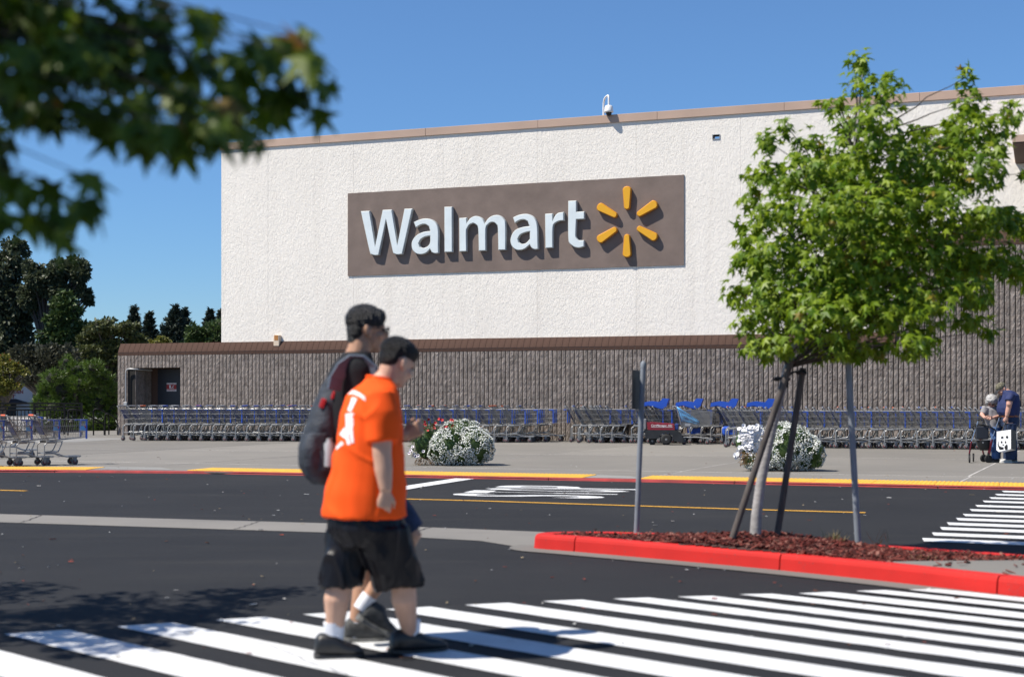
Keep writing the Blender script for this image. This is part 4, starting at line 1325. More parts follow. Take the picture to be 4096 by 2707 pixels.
ch.build('chassis', M['pusher_black'], t, fix=True)
hd_ = MB()
hd_.prism([Vector((-0.02, -0.30, 0.402)), Vector((-0.045, -0.30, 0.61)), Vector((0.68, -0.30, 0.56)), Vector((0.70, -0.30, 0.402))], (0, 0.60, 0))
hd_ = hd_.build('hood', M['pusher_red'], t, fix=True)
text_obj('lettering', 'CartManager XD', M['sign_white'], hd_, (0.07, -0.306, 0.487), (1, 0, -0.015), (0.0, 0, 1), 0.56, 0.065, 0.012, 0.25)
mb = MB(); mb.box(0.07, 0.64, -0.306, -0.3025, 0.470, 0.479); mb.build('underline', M['sign_white'], hd_)
mb = MB(); mb.cbox(0.702, 0.80, -0.29, 0.29, 0.402, 0.565, 0.02); mb.build('nose', M['blue_dark'], t)
mb = MB(); mb.cbox(-0.13, -0.05, -0.28, 0.28, 0.405, 0.70, 0.02); mb.build('control_column', M['cart_grey'], t)
mb = MB(); mb.tube(round_path([(-0.09, -0.22, 0.69), (-0.16, -0.22, 0.88), (-0.16, 0.22, 0.88), (-0.09, 0.22, 0.69)], 0.06), 0.02, 6); mb.build('grab_bar', M['black'], t)
mt = Matrix.Rotation(R(90), 4, 'X')
for (x, r_, w_) in ((0.475, 0.148, 0.05), (0.10, 0.105, 0.035)):
    for s in (-1, 1):
        mb = MB(); mb.lathe([(r_ * 0.55, -w_), (r_ * 0.88, -w_), (r_, -w_ * 0.6), (r_, w_ * 0.6), (r_ * 0.88, w_), (r_ * 0.55, w_)], 22, mt)
        wh = mb.build('wheel', M['rubber_black'], t, (x, (0.35 if r_ > 0.12 else 0.22) * s, r_), fix=True)
        mb = MB(); mb.lathe([(0.02, -w_ - 0.004), (r_ * 0.5, -w_ * 0.7), (r_ * 0.5, w_ * 0.7), (0.02, w_ + 0.004)], 14, mt); mb.build('rim', M['cart_grey'], wh, fix=True)

# ================================================================== flower planters
M['stem_green'] = leaf_mat('planter_leaf', (0.035, 0.075, 0.018), (0.085, 0.13, 0.035), 0.25)
M['alyssum'] = island_mat('alyssum_white', [(0.76, 0.77, 0.74), (0.66, 0.68, 0.63), (0.80, 0.80, 0.79), (0.55, 0.58, 0.48)], 0.8)
M['petal_white'] = island_mat('white_petal', [(0.82, 0.82, 0.83), (0.76, 0.76, 0.78)], 0.7)
M['petal_red'] = mat('red_petal', (0.42, 0.012, 0.015), 0.6)
M['petal_purple'] = mat('purple_petal', (0.14, 0.012, 0.10), 0.6)
M['dead'] = island_mat('withered_stems', [(0.14, 0.075, 0.03), (0.20, 0.12, 0.05), (0.09, 0.05, 0.025)])
M['pot'] = mat('brown_planter_concrete', (0.17, 0.12, 0.09), 0.9, var=0.2)
def leaf_quad(mb, p, d, l, w, up=Vector((0, 0, 1))):
    d = d.normalized(); s_ = d.cross(up)
    s_ = s_.normalized() * w if s_.length > 1e-3 else Vector((w, 0, 0))
    n_ = s_.cross(d).normalized()
    mb.add([p, p + d * l * 0.5 + s_ + n_ * l * 0.06, p + d * l, p + d * l * 0.5 - s_ + n_ * l * 0.06], [(0, 1, 2, 3)])
def ico(mb, c, r, rnd):
    t_ = 0.85
    dirs = [Vector(v).normalized() for v in ((0, 0, 1), (1, 0, 0.1), (-0.5, 0.87, 0.1), (-0.5, -0.87, 0.1), (0, 0, -1))]
    rot = Matrix.Rotation(rnd.uniform(0, 6), 3, Vector((rnd.uniform(-1, 1), rnd.uniform(-1, 1), 1)).normalized())
    mb.add([c + rot @ (d * r * rnd.uniform(0.8, 1.15)) for d in dirs], [(0, 1, 2), (0, 2, 3), (0, 3, 1), (4, 2, 1), (4, 3, 2), (4, 1, 3)], True)
def lump_points(rnd, c, ax, n, back=0.25):
    """points over the camera side and top of an ellipsoid"""
    out = []
    while len(out) < n:
        v = Vector((rnd.gauss(0, 1), rnd.gauss(0, 1), rnd.gauss(0, 1))).normalized()
        k = 1 + 0.22 * noise.noise(v * 2.2 + c) + 0.08 * noise.noise(v * 7 + c)
        out.append((Vector((c.x + v.x * ax[0] * k, c.y + v.y * ax[1] * k, c.z + v.z * ax[2] * k)), v))
    return out
def planter(u0, vb, y, label, lumps, seed):
    rnd = random.Random(seed)
    base_ = G(u0, vb, SW); s_ = base_.y / F
    t = empty('flower_planter', (base_.x, base_.y, SW)); tag(t, label, 'planter')
    def L(u, v, dy=0.0): return Vector(((u - u0) * s_, dy, (vb - v) * s_))
    mb = MB(); mb.lathe([(0.26, 0.0), (0.29, 0.04), (0.36, 0.20), (0.38, 0.28), (0.36, 0.31), (0.33, 0.30)], 24); mb.build('bowl', M['pot'], t, fix=True)
    return t, L, rnd, s_
t, L, rnd, s_ = planter(1803, 1858, 0, 'low planter overflowing with white alyssum behind the walkers', None, 4)
bl = MB(); gr = MB(); rd_ = MB()
for (u, v, a, b, n) in ((1795, 1790, 80, 74, 1150), (1898, 1785, 78, 78, 1100), (1845, 1725, 80, 46, 620), (1845, 1810, 80, 52, 500)):
    c = L(u, v, -0.22 if v > 1750 else 0.05)
    for p, nv in lump_points(rnd, c, (a * s_, a * s_ * 0.9, b * s_), int(n * 3.2)):
        if p.z < 0.01: continue
        if noise.noise(p * 6) > -0.22: ico(bl, p, rnd.uniform(0.009, 0.017), rnd)
        if rnd.random() < 0.8: leaf_quad(gr, c + (p - c) * 0.88, nv + Vector((0, 0, 0.3)), rnd.uniform(0.03, 0.06), 0.007)
    gr.ell(c, (a * s_ * 0.84, 0, 0), (0, a * s_ * 0.76, 0), (0, 0, b * s_ * 0.84), 14, 10)
for _ in range(520):
    c = L(rnd.uniform(1648, 1752), rnd.uniform(1700, 1830), rnd.uniform(-0.25, 0.15))
    leaf_quad(gr, c, Vector((rnd.gauss(-0.2, 0.8), rnd.gauss(-0.4, 0.6), rnd.gauss(0.2, 0.6))), rnd.uniform(0.07, 0.16), 0.011)
gr.ell(L(1705, 1775, 0), (46 * s_, 0, 0), (0, 0.2, 0), (0, 0, 62 * s_), 12, 8)
for _ in range(160):
    c = L(rnd.uniform(1660, 1740), rnd.uniform(1825, 1855), rnd.uniform(-0.3, 0.0))
    leaf_quad(rd_, c, Vector((rnd.gauss(0, 0.5), rnd.gauss(-0.3, 0.5), -1)), rnd.uniform(0.05, 0.12), 0.006)
o = bl.build('alyssum_blossom', M['alyssum'], t); o['kind'] = 'stuff'
o = gr.build('foliage', M['stem_green'], t); o['kind'] = 'stuff'
o = rd_.build('dry_stems', M['dead'], t); o['kind'] = 'stuff'
def petunia_mesh(name, outer, inner, r):
    mb = MB(); vs = [(0, 0, -0.02 * r / 0.03)]
    n = 15
    for k in range(n):
        w = 2 * math.pi * k / n; rr = r * (1 - 0.16 * (k % 3 == 0))
        vs.append((rr * 0.55 * math.cos(w), rr * 0.55 * math.sin(w), -0.004)); vs.append((rr * math.cos(w), rr * math.sin(w), 0.004 * math.sin(3 * w)))
    fin = []; fout = []
    for k in range(n):
        j = (k + 1) % n
        fin.append((0, 1 + 2 * k, 1 + 2 * j)); fout.append((1 + 2 * k, 2 + 2 * k, 2 + 2 * j, 1 + 2 * j))
    mb.mi = 1; mb.add(vs, fin, True)
    mb.mi = 0
    b0 = 0
    for f in fout: mb.f.append(f); mb.m.append(0); mb.smooth.append(True)
    return mb.mesh(name, [outer, inner])
pet_p = petunia_mesh('petunia_flower', M['petal_white'], M['petal_purple'], 0.032)
pet_w = petunia_mesh('petunia_flower', M['petal_white'], M['petal_white'], 0.042)
pet_r = petunia_mesh('red_flower', M['petal_red'], M['petal_red'], 0.03)
def flower(me, p, par, rnd, lean=0.5):
    d = Vector((rnd.gauss(-0.15, lean), -1, rnd.gauss(0.35, lean)))
    o = link(me.name.split('.')[0], me, par, p); o.rotation_euler = d.to_track_quat('Z', 'Y').to_euler()
for (u, v) in ((1655, 1783), (1648, 1797), (1642, 1808), (1698, 1801), (1662, 1812), (1658, 1819), (1677, 1817), (1650, 1802), (1668, 1820)):
    flower(pet_p, L(u, v, -0.36), t, rnd)
for _ in range(26):
    flower(pet_r, L(rnd.uniform(1690, 1815), rnd.uniform(1672, 1735), rnd.uniform(-0.25, 0.1)), t, rnd, 0.8)
t, L, rnd, s_ = planter(3105, 1880, 0, 'low planter with white petunias and alyssum behind the staked tree', None, 9)
bl = MB(); gr = MB(); rd_ = MB()
for (u, v, a, b, n) in ((3125, 1800, 88, 82, 1200), (3212, 1808, 72, 74, 950), (3130, 1735, 78, 46, 560), (3170, 1760, 70, 60, 400), (3030, 1858, 60, 22, 260), (3000, 1840, 38, 34, 120)):
    c = L(u, v, -0.22 if v > 1750 else 0.0)
    for p, nv in lump_points(rnd, c, (a * s_, a * s_ * 0.9, b * s_), int(n * 3.2)):
        if p.z < 0.01: continue
        if noise.noise(p * 6) > -0.2: ico(bl, p, rnd.uniform(0.009, 0.017), rnd)
        if rnd.random() < 0.8: leaf_quad(gr, c + (p - c) * 0.88, nv + Vector((0, 0, 0.3)), rnd.uniform(0.03, 0.06), 0.007)
    gr.ell(c, (a * s_ * 0.84, 0, 0), (0, a * s_ * 0.76, 0), (0, 0, b * s_ * 0.84), 14, 10)
gr.ell(L(2990, 1765, 0), (48 * s_, 0, 0), (0, 0.2, 0), (0, 0, 55 * s_), 12, 8)
for _ in range(240):
    leaf_quad(gr, L(rnd.uniform(3228, 3262), rnd.uniform(1790, 1870), rnd.uniform(-0.5, -0.4)), Vector((rnd.gauss(0, 0.5), -0.5, 1)), rnd.uniform(0.06, 0.12), 0.009)
for _ in range(330):
    c = L(rnd.uniform(2950, 3030), rnd.uniform(1800, 1850), rnd.uniform(-0.36, -0.2))
    leaf_quad(rd_, c, Vector((rnd.gauss(0, 0.6), rnd.gauss(-0.3, 0.5), -0.8)), rnd.uniform(0.05, 0.11), 0.006)
o = bl.build('alyssum_blossom', M['alyssum'], t); o['kind'] = 'stuff'
o = gr.build('foliage', M['stem_green'], t); o['kind'] = 'stuff'
o = rd_.build('dry_stems', M['dead'], t); o['kind'] = 'stuff'
k = 0
while k < 150:
    u, v = rnd.gauss(2993, 34), rnd.gauss(1757, 34)
    if not (2935 < u < 3060 and 1695 < v < 1825): continue
    flower(pet_w, L(u, v, -0.30 + 0.12 * abs(u - 2993) / 40), t, rnd, 0.6); k += 1
for (u, v) in ((2932, 1818), (2941, 1813), (2948, 1822), (2937, 1826), (2954, 1812)): flower(pet_w, L(u, v, -0.25), t, rnd)

# ================================================================== posts on the island
def post(name, label, ub, vb, ut, vt, r_, y_extra=0.0, zb=0.13):
    b_ = G(ub, vb, zb); y = b_.y
    tpt = P(ut, vt, y)
    t = empty(name, b_); tag(t, label, 'post')
    mb = MB(); mb.tube([(0, 0, -0.05), tpt - b_], r_, 20); mb.build('pole', M['pole'], t)
    d = (tpt - b_); n_ = d.normalized()
    mt = Matrix.Translation(d) @ n_.to_track_quat('Z', 'Y').to_matrix().to_4x4()
    mb = MB(); mb.lathe([(r_ * 1.06, -0.02), (r_ * 1.06, 0.01), (r_ * 0.85, 0.03), (r_ * 0.4, 0.042), (0.002, 0.044)], 16, mt); mb.build('cap', M['pole'], t, fix=True)
    return t, d, y
t, d, y = post('sign_post', 'grey steel post with a sign plate seen nearly edge-on, on the red-kerbed island', 2545, 2131, 2573, 1462, 0.024)
# sign plate bolted to the post, turned almost edge-on
mt = Matrix.Translation(d * 0.865 + Vector((-0.035, 0.05, 0))) @ Matrix.Rotation(R(62), 4, 'Z') @ Matrix.Rotation(R(2), 4, 'Y')
mb = MB(); mb.cbox(-0.13, 0.13, -0.0015, 0.0015, -0.19, 0.16, 0.0006, mt)
mb.build('sign_plate', M['sign_back'], t)
mb = MB()
for z in (-0.1, 0.1): mb.tube([mt @ Vector((0.06, -0.012, z)), mt @ Vector((0.06, 0.012, z))], 0.008, 6)
mb.build('bolt', M['galv'], t)
post('lamp_post', 'bare grey steel post rising into the tree crown on the island', 3434, 2178, 3378, 1180, 0.026)

# ================================================================== railing, handrails, restaurant at the far left
yr = 48.3
def railing(t, x0, x1, z0, posts, y, nb):
    for x in posts:
        mb = MB(); mb.box(x - 0.03, x + 0.03, y - 0.03, y + 0.03, z0, z0 + 1.06); mb.build('post', M['black_metal'], t)
    for z in (0.10, 0.83, 0.94, 1.05):
        mb = MB(); mb.box(x0, x1, y - 0.025, y + 0.025, z0 + z - 0.026, z0 + z + 0.026); mb.build('rail', M['black_metal'], t)
    n_ = int((x1 - x0) / nb)
    mb = MB(); mb.box(-0.012, 0.012, -0.012, 0.012, 0, 0.71); me = mb.mesh('baluster', M['black_metal'])
    for i in range(1, n_):
        link('baluster', me, t, (x0 + i * nb, y, z0 + 0.12))
b_ = G(326, 1738, SW)
t = empty('guard_railing', (P(326, 1738, yr).x, yr, SW)); tag(t, 'black metal guard railing with thin bars in front of the pine bush', 'railing')
railing(t, -4.3, 0, 0, [-4.3, -2.85, -1.6, -0.58, 0], 0.0, 0.125)
for i, (ua, ub, vt) in enumerate(((272, 330, 1637), (374, 415, 1635), (420, 450, 1655))):
    a = P(ua, 1738, 47.2); c = P(ub, 1738, 47.2)
    t = empty('handrail', (a.x, 47.2, SW)); tag(t, ['handrail hoop beside the end of the guard railing', 'tall dark handrail hoop by the stair head', 'low dark handrail hoop nearest the block wall'][i], 'handrail', 'handrails at the stair head')
    h_ = H + (HV - vt) / F * 47.2 - SW
    w_ = c.x - a.x
    mb = MB(); mb.tube(round_path([(0, 0, 0), (0, 0, h_), (w_ * 0.6, 0.0, h_), (w_ + (0.55 if i == 0 else 0.0), 0.6, h_ - (0.5 if i == 0 else 0.2)), (w_ + (0.55 if i == 0 else 0.0), 0.6, -0.2)], 0.10, 4), 0.024, 6); mb.build('hoop', M['black_metal'], t)
    mb = MB(); mb.tube([(0, 0, h_ * 0.5), (w_ * 0.9, 0.45, h_ * 0.42)], 0.016, 6); mb.build('mid_rail', M['black_metal'], t)
# restaurant
yb = 96.0
M['render_white'] = mat('white_painted_wall', (0.55, 0.56, 0.58), 0.85, var=0.06, vscale=0.6)
M['awning'] = mat('dark_awning', (0.02, 0.012, 0.016), 0.8)
M['sign_maroon'] = mat('maroon_letters', (0.22, 0.012, 0.02), 0.6)
c = P(130, 1640, yb)
rot_b = R(55)
t = empty('restaurant_building', (c.x, yb, 0), rot_b); tag(t, 'white restaurant with maroon buffet lettering beyond the railing', 'building')
mb = MB(); mb.box(-9, 0, 0, 8, -1, 2.30); wl = mb.build('wall', M['render_white'], t)
mb = MB(); mb.box(-9.1, 0.1, -0.12, 8.1, 2.30, 2.48); mb.build('parapet', M['sign_brown'], t)
mb = MB(); mb.box(-9.0, -0.75, 0.1, 7.5, 2.482, 2.78); mb.build('roof', M['render_white'], t)
for txt, x, z, w_ in (('GARDEN', -2.25, 1.47, 1.50), ('BUFFET', -2.95, 1.15, 1.60)):
    text_obj('lettering', txt, M['sign_maroon'], t, (x, -0.02, z), (1, 0, 0), (0, 0, 1), w_, 0.24, 0.03)
mb = MB(); mb.prism([Vector((-3.2, 0, 1.12)), Vector((-1.3, 0, 1.12)), Vector((-0.7, -0.8, 0.82)), Vector((-3.5, -0.8, 0.82))], (0, 0.01, -0.06)); mb.build('awning', M['awning'], t, fix=True)
mb = MB(); mb.box(-3.0, -1.3, -0.03, 0.02, 0.0, 0.78); mb.build('doorway', M['black'], t)
# ================================================================== trees
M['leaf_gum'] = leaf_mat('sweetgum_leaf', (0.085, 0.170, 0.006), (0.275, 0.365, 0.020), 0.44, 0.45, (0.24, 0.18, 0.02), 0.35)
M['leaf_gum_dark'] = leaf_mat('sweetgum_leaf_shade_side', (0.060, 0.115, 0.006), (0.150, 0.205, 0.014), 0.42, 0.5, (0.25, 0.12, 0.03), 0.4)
M['bark_pale'] = mat('pale_smooth_bark', (0.30, 0.285, 0.275), 0.8, var=0.22, vscale=7, bump=0.3, bscale=22, stretch=(1, 1, 2.5))
M['bark_dark'] = mat('dark_bark', (0.055, 0.045, 0.036), 0.9, var=0.3, vscale=9)
M['stake'] = mat('weathered_stake', (0.075, 0.062, 0.055), 0.85, var=0.3, vscale=10, stretch=(3, 3, 0.6))
STAR = [(0, -0.02), (0.13, 0.02), (0.56, 0.0), (0.27, 0.24), (0.64, 0.66), (0.19, 0.46), (0.0, 1.0), (-0.19, 0.46), (-0.64, 0.66), (-0.27, 0.24), (-0.56, 0.0), (-0.13, 0.02)]
def star_leaf(curl=0.35, twist=0.0):
    vs = [Vector((0, 0.26, 0.05))]
    for (x, y) in STAR:
        vs.append(Vector((x * 0.95, y, -curl * (abs(x) ** 1.5) - curl * 0.45 * max(0, y - 0.3) ** 2 + twist * x * y)))
    fs = [(0, 1 + i, 1 + (i + 1) % len(STAR)) for i in range(len(STAR))]
    return vs, fs
LEAVES = [star_leaf(0.30, 0.1), star_leaf(0.55, -0.2), star_leaf(0.8, 0.25), star_leaf(0.4, -0.35)]
leaf_me = []
for k, (vs, fs) in enumerate(LEAVES):
    mb = MB(); mb.add(vs, fs, False); leaf_me.append(mb)
def leaf_matrix(p, out, rnd, size, droop=0.75):
    d = out * 0.55 + Vector((rnd.gauss(0, 0.38), rnd.gauss(0, 0.38), -droop + rnd.gauss(0, 0.35)))
    d.normalize()
    n_ = out * 0.7 + Vector((rnd.gauss(0, 0.35), rnd.gauss(0, 0.35), 0.75 + rnd.gauss(0, 0.3)))
    n_ = n_ - d * n_.dot(d)
    n_ = n_.normalized() if n_.length > 1e-3 else d.orthogonal()
    s_ = d.cross(n_)
    m_ = Matrix.Identity(4)
    for i, ax_ in enumerate((s_, d, n_)):
        for r_ in range(3): m_[r_][i] = ax_[r_] * size
    m_.translation = p
    return m_
def leafy_tree(t, clumps, density, size, rnd, leafmat, origin, near, max_parts=300, droop=0.75, least=6):
    """clumps: (centre, half-size vector); leaves fill them; the nearest visible ones become parts"""
    allm = []
    tot = Vector((0, 0, 0))
    for c, h in clumps: tot += c
    tot /= len(clumps)
    for c, h in clumps:
        n_ = max(least, int(density * (h.x * h.z + h.x * h.y + h.y * h.z) / 3))
        for _ in range(n_):
            v = Vector((rnd.gauss(0, 1), rnd.gauss(0, 1), rnd.gauss(0, 1))).normalized()
            r_ = rnd.random() ** 0.42
            p = c + Vector((v.x * h.x, v.y * h.y, v.z * h.z)) * r_
            out = ((p - c).normalized() * 0.7 + (p - tot).normalized() * 0.5)
            out.normalize()
            s_ = size * rnd.uniform(0.62, 1.15)
            allm.append((near(p), leaf_matrix(p - origin, out, rnd, s_, droop), rnd.randrange(len(LEAVES))))
    allm.sort(key=lambda q: q[0])
    shared = [m_.mesh('leaf', leafmat) for m_ in leaf_me]
    rest = MB()
    for i, (_, m_, k) in enumerate(allm):
        if i < max_parts:
            o = link('leaf', shared[k], t); o.matrix_local = m_
        else:
            vs, fs = LEAVES[k]
            rest.add([m_ @ v for v in vs], fs)
    o = rest.build('crown', leafmat, t); o['kind'] = 'stuff'
    return len(allm)
def limb(mb, a, b, r0, r1, rnd, sag=0.0, n=6):
    pts = []
    for k in range(n + 1):
        f = k / n
        p = a * (1 - f) + b * f + Vector((rnd.gauss(0, 0.02), rnd.gauss(0, 0.02), 0)) * (b - a).length * (0 < k < n)
        p.z += sag * math.sin(math.pi * f)
        pts.append(p)
    mb.tube(pts, [r0 + (r1 - r0) * k / n for k in range(n + 1)], 7)

# ------------------------------------------------------------------ staked tree on the island
rnd = random.Random(31)
TY = 11.83
tb = G(3022, 2142, 0.19)
t = empty('staked_tree', tb); tag(t, 'young sweetgum tree with bright green leaves tied to two stakes', 'tree')
px = [(3022, 2150), (3026, 2060), (3040, 1950), (3062, 1830), (3092, 1700), (3125, 1570), (3150, 1470), (3210, 1300), (3290, 1100), (3370, 850), (3420, 600), (3450, 300)]
rr = [0.050, 0.044, 0.041, 0.040, 0.037, 0.034, 0.032, 0.030, 0.026, 0.02, 0.014, 0.006]
mb = MB()
pts = [P(u, v, TY) - tb for u, v in px]
fine = []; fr_ = []
for i in range(len(pts) - 1):
    for k in range(5):
        f = k / 5; fine.append(pts[i] * (1 - f) + pts[i + 1] * f)
        fr_.append((rr[i] * (1 - f) + rr[i + 1] * f) * (1 + 0.045 * noise.noise(Vector((0, 0, (i * 5 + k) * 0.9)))))
mb.tube(fine + [pts[-1]], fr_ + [rr[-1]], 16)
trunk = mb.build('trunk', M['bark_pale'], t)
CL = [(3450, 225, 45, 50), (3440, 320, 70, 70), (3480, 420, 95, 80), (3330, 425, 45, 40), (3300, 400, 22, 22), (3420, 550, 110, 95), (3250, 560, 75, 70), (3055, 575, 60, 55), (3140, 500, 35, 40),
      (3050, 690, 90, 75), (3190, 690, 100, 85), (3350, 700, 120, 100), (3500, 660, 110, 100), (3850, 320, 40, 50), (3865, 420, 75, 75), (3800, 545, 95, 90), (3900, 550, 95, 85), (4015, 470, 40, 55),
      (3690, 510, 55, 55), (3670, 690, 110, 100), (3830, 710, 115, 100), (3960, 690, 60, 75), (3620, 590, 70, 70), (3080, 850, 95, 80), (2990, 960, 55, 45), (2950, 1040, 50, 45), (3075, 1010, 105, 80), (2940, 1165, 50, 55),
      (2985, 1280, 70, 70), (3080, 1180, 115, 100), (3250, 880, 135, 110), (3250, 1070, 145, 120), (3200, 1270, 145, 110), (3090, 1375, 100, 60), (3450, 850, 135, 110), (3450, 1040, 150, 120), (3420, 1240, 155, 120),
      (3340, 1385, 110, 55), (3650, 870, 135, 100), (3650, 1040, 135, 110), (3600, 1220, 145, 110), (3550, 1385, 110, 50), (3690, 1340, 85, 55), (3850, 890, 105, 75), (4000, 880, 100, 50), (4110, 890, 85, 65),
      (3850, 1040, 120, 90), (3990, 1060, 110, 80), (4110, 1090, 90, 70), (3780, 1170, 100, 65), (3890, 1190, 65, 50), (3890, 1275, 70, 45), (3980, 1325, 45, 35), (3470, 950, 150, 110), (3330, 1170, 150, 110), (3560, 780, 110, 90),
      (3020, 1100, 60, 60), (3000, 780, 40, 45), (4080, 700, 25, 30), (3960, 600, 45, 60)]
clumps = []
br = MB()
k_ = TY / F
for (u, v, a, b) in CL:
    dep = 0.75 * math.sqrt(max(0.08, 1 - ((u - 3480) / 720) ** 2)) * math.sqrt(max(0.1, 1 - ((v - 950) / 850) ** 2))
    for s_ in ((-1, 1) if a > 90 else (0,)):
        yo = s_ * dep * rnd.uniform(0.45, 1.0) + rnd.gauss(0, 0.1)
        c = P(u, v, TY) + Vector((0, yo, 0))
        clumps.append((c, Vector((a * k_, max(a * k_, 0.12) * 1.1, b * k_))))
        # a limb from the trunk to the clump
        f = max(0.0, min(1.0, (1500 - v) / 1500)); j = 6
        while j < len(px) - 1 and px[j + 1][1] > v + 120: j += 1
        a0 = P(px[j][0], px[j][1], TY)
        limb(br, a0 - tb, c - tb, 0.010, 0.002, rnd, 0.05)
br.build('branches', M['bark_dark'], t)
n_ = leafy_tree(t, clumps, 2100, 0.092, rnd, M['leaf_gum'], tb, lambda p: p.y)
# stakes and ties
for i, (a, b, lab) in enumerate((((2930, 2150), (3165, 1440), 'leaning brown wooden stake left of the pale trunk'), ((3107, 2152), (3212, 1472), 'upright brown wooden stake right of the pale trunk'))):
    y = TY - (0.16 if i == 0 else -0.05)
    a_, b_ = P(a[0], a[1], y), P(b[0], b[1], y + (0.06 if i == 0 else 0.0))
    s_t = MB(); pts = [a_ * (1 - f / 10) + b_ * f / 10 for f in range(11)]
    s_t.tube([p - a_ for p in pts], [0.028 * (1 + 0.06 * noise.noise(Vector((i * 9, 0, f * 1.3)))) for f in range(11)], 12)
    tag(s_t.build('tree_stake', M['stake'], None, a_), lab, 'stake', 'stakes of the island tree')
mb = MB()
c1, c2, c3 = P(3118, 1523, TY - 0.12), P(3150, 1500, TY + 0.03), P(3205, 1490, TY - 0.02)
def hoop(mb, c, r_):
    mb.tube([c + Vector((math.cos(w) * r_, math.sin(w) * r_, 0.01 * math.sin(2 * w))) for w in [2 * math.pi * k / 14 for k in range(15)]], 0.011, 6, cap=False)
hoop(mb, P(3128, 1515, TY - 0.04), 0.062); hoop(mb, P(3206, 1489, TY - 0.03), 0.036)
mb.tube([P(3150, 1505, TY - 0.07), P(3172, 1488, TY - 0.07), P(3198, 1486, TY - 0.06)], 0.010, 6)
mb.tube([P(3145, 1508, TY - 0.08), P(3152, 1530, TY - 0.09), P(3148, 1550, TY - 0.09)], 0.009, 6)
tag(mb.build('tree_tie', M['rubber_black']), 'black rubber tie binding the young trunk to its stakes', 'tie')
# weeds in the island bed
M['weed_dry'] = island_mat('dry_grass', [(0.30, 0.23, 0.12), (0.22, 0.16, 0.08), (0.12, 0.12, 0.04)])
M['weed_green'] = island_mat('green_weed', [(0.07, 0.11, 0.025), (0.10, 0.14, 0.03), (0.05, 0.07, 0.02)])
for i, (u, v, m_, n_, h_, lab) in enumerate(((2395, 2130, 'weed_green', 16, 0.06, 'tiny green weed near the pointed end of the island'), (2505, 2130, 'weed_green', 34, 0.05, 'low green tuft left of the sign post'), (3330, 2175, 'weed_dry', 60, 0.09, 'dry straw-coloured grass tuft between tree and bare post'), (3355, 2180, 'weed_dry', 40, 0.07, 'second dry grass tuft beside the bare post'), (3520, 2176, 'weed_dry', 14, 0.12, 'thin dry weed right of the bare post'), (3690, 2232, 'weed_dry', 30, 0.05, 'small pale grass tuft at the edge of the concrete'))):
    g = G(u, v, 0.13)
    z_ = max(0.11, bed_h(g.x, g.y))
    mb = MB(); rw = random.Random(50 + i)
    for _ in range(n_):
        d = Vector((rw.gauss(0, 0.5), rw.gauss(0, 0.5), 1)).normalized()
        p = Vector((rw.gauss(0, 0.035), rw.gauss(0, 0.03), -0.01))
        leaf_quad(mb, p, d, h_ * rw.uniform(0.5, 1.5), 0.0022, Vector((rw.gauss(0, 1), rw.gauss(0, 1), 0)))
    tag(mb.build('weed_tuft', M[m_], None, (g.x, g.y, z_)), lab, 'weed', 'weeds in the mulch bed')

# ------------------------------------------------------------------ tree overhanging the lens at the upper left
rnd = random.Random(77)
o3 = Vector((-2.75, 3.1, 0))
t = empty('overhanging_tree', o3); tag(t, 'dark leafy tree branch hanging into the upper left, out of focus', 'tree')
mb = MB(); mb.tube([(0, 0, -0.05), (0.03, 0.02, 1.0), (0.08, 0.05, 2.2), (0.2, 0.1, 3.4), (0.25, 0.1, 4.6)], [0.10, 0.085, 0.075, 0.055, 0.02], 12); mb.build('trunk', M['bark_pale'], t)
FG = [(60, 60, 150), (230, 60, 150), (420, 80, 140), (600, 60, 110), (760, 70, 70), (840, 60, 45), (100, 250, 150), (280, 240, 150), (460, 250, 140), (640, 250, 130), (800, 250, 100), (60, 420, 110), (10, 540, 50), (220, 420, 110), (400, 420, 110), (580, 420, 110), (760, 400, 110), (930, 270, 90), (1010, 190, 70), (1080, 250, 70), (1190, 140, 75), (1240, 230, 70), (1290, 330, 45), (1180, 300, 80), (1090, 380, 85), (960, 430, 90), (1000, 520, 50), (860, 500, 80), (720, 510, 70), (560, 500, 60), (735, 590, 30), (1040, 560, 28), (1300, 420, 22), (30, 720, 50), (15, 810, 38), (110, 740, 22), (170, 720, 25), (130, 850, 30), (330, 700, 38), (350, 790, 42), (250, 860, 40), (240, 920, 26), (310, 840, 30), (0, 640, 40), (590, 560, 18)]
clumps = []
br = MB()
for (u, v, a) in FG:
    y = rnd.uniform(3.1, 3.7); k_ = y / F
    c = P(u, v, y)
    clumps += [(c, Vector((a * k_, max(0.07, a * k_ * 1.2), a * k_)) * 0.9)] * 2
    limb(br, Vector((0.1, 0.06, 2.0 + rnd.random() * 0.5)), c - o3, 0.006, 0.0015, rnd, 0.12)
vis = len(clumps)
# the crown above and to the left that keeps this branch in shade
for _ in range(34):
    c = Vector((rnd.uniform(-3.9, -0.75), rnd.uniform(2.2, 4.3), rnd.uniform(2.55, 4.4)))
    c.x -= 0.35 * (c.z - 2.5)
    clumps.append((c, Vector((0.40, 0.40, 0.34))))
    limb(br, Vector((0.15, 0.08, 2.6)), c - o3, 0.02, 0.004, rnd, 0.1)
br.build('branches', M['bark_dark'], t)
n2 = leafy_tree(t, clumps, 2100, 0.088, rnd, M['leaf_gum_dark'], o3, lambda p: abs((p.x / p.y) * F + 1400) / 700 + abs((p.z - H) / p.y * F - 1050) / 500, 300, 1.0, 1)
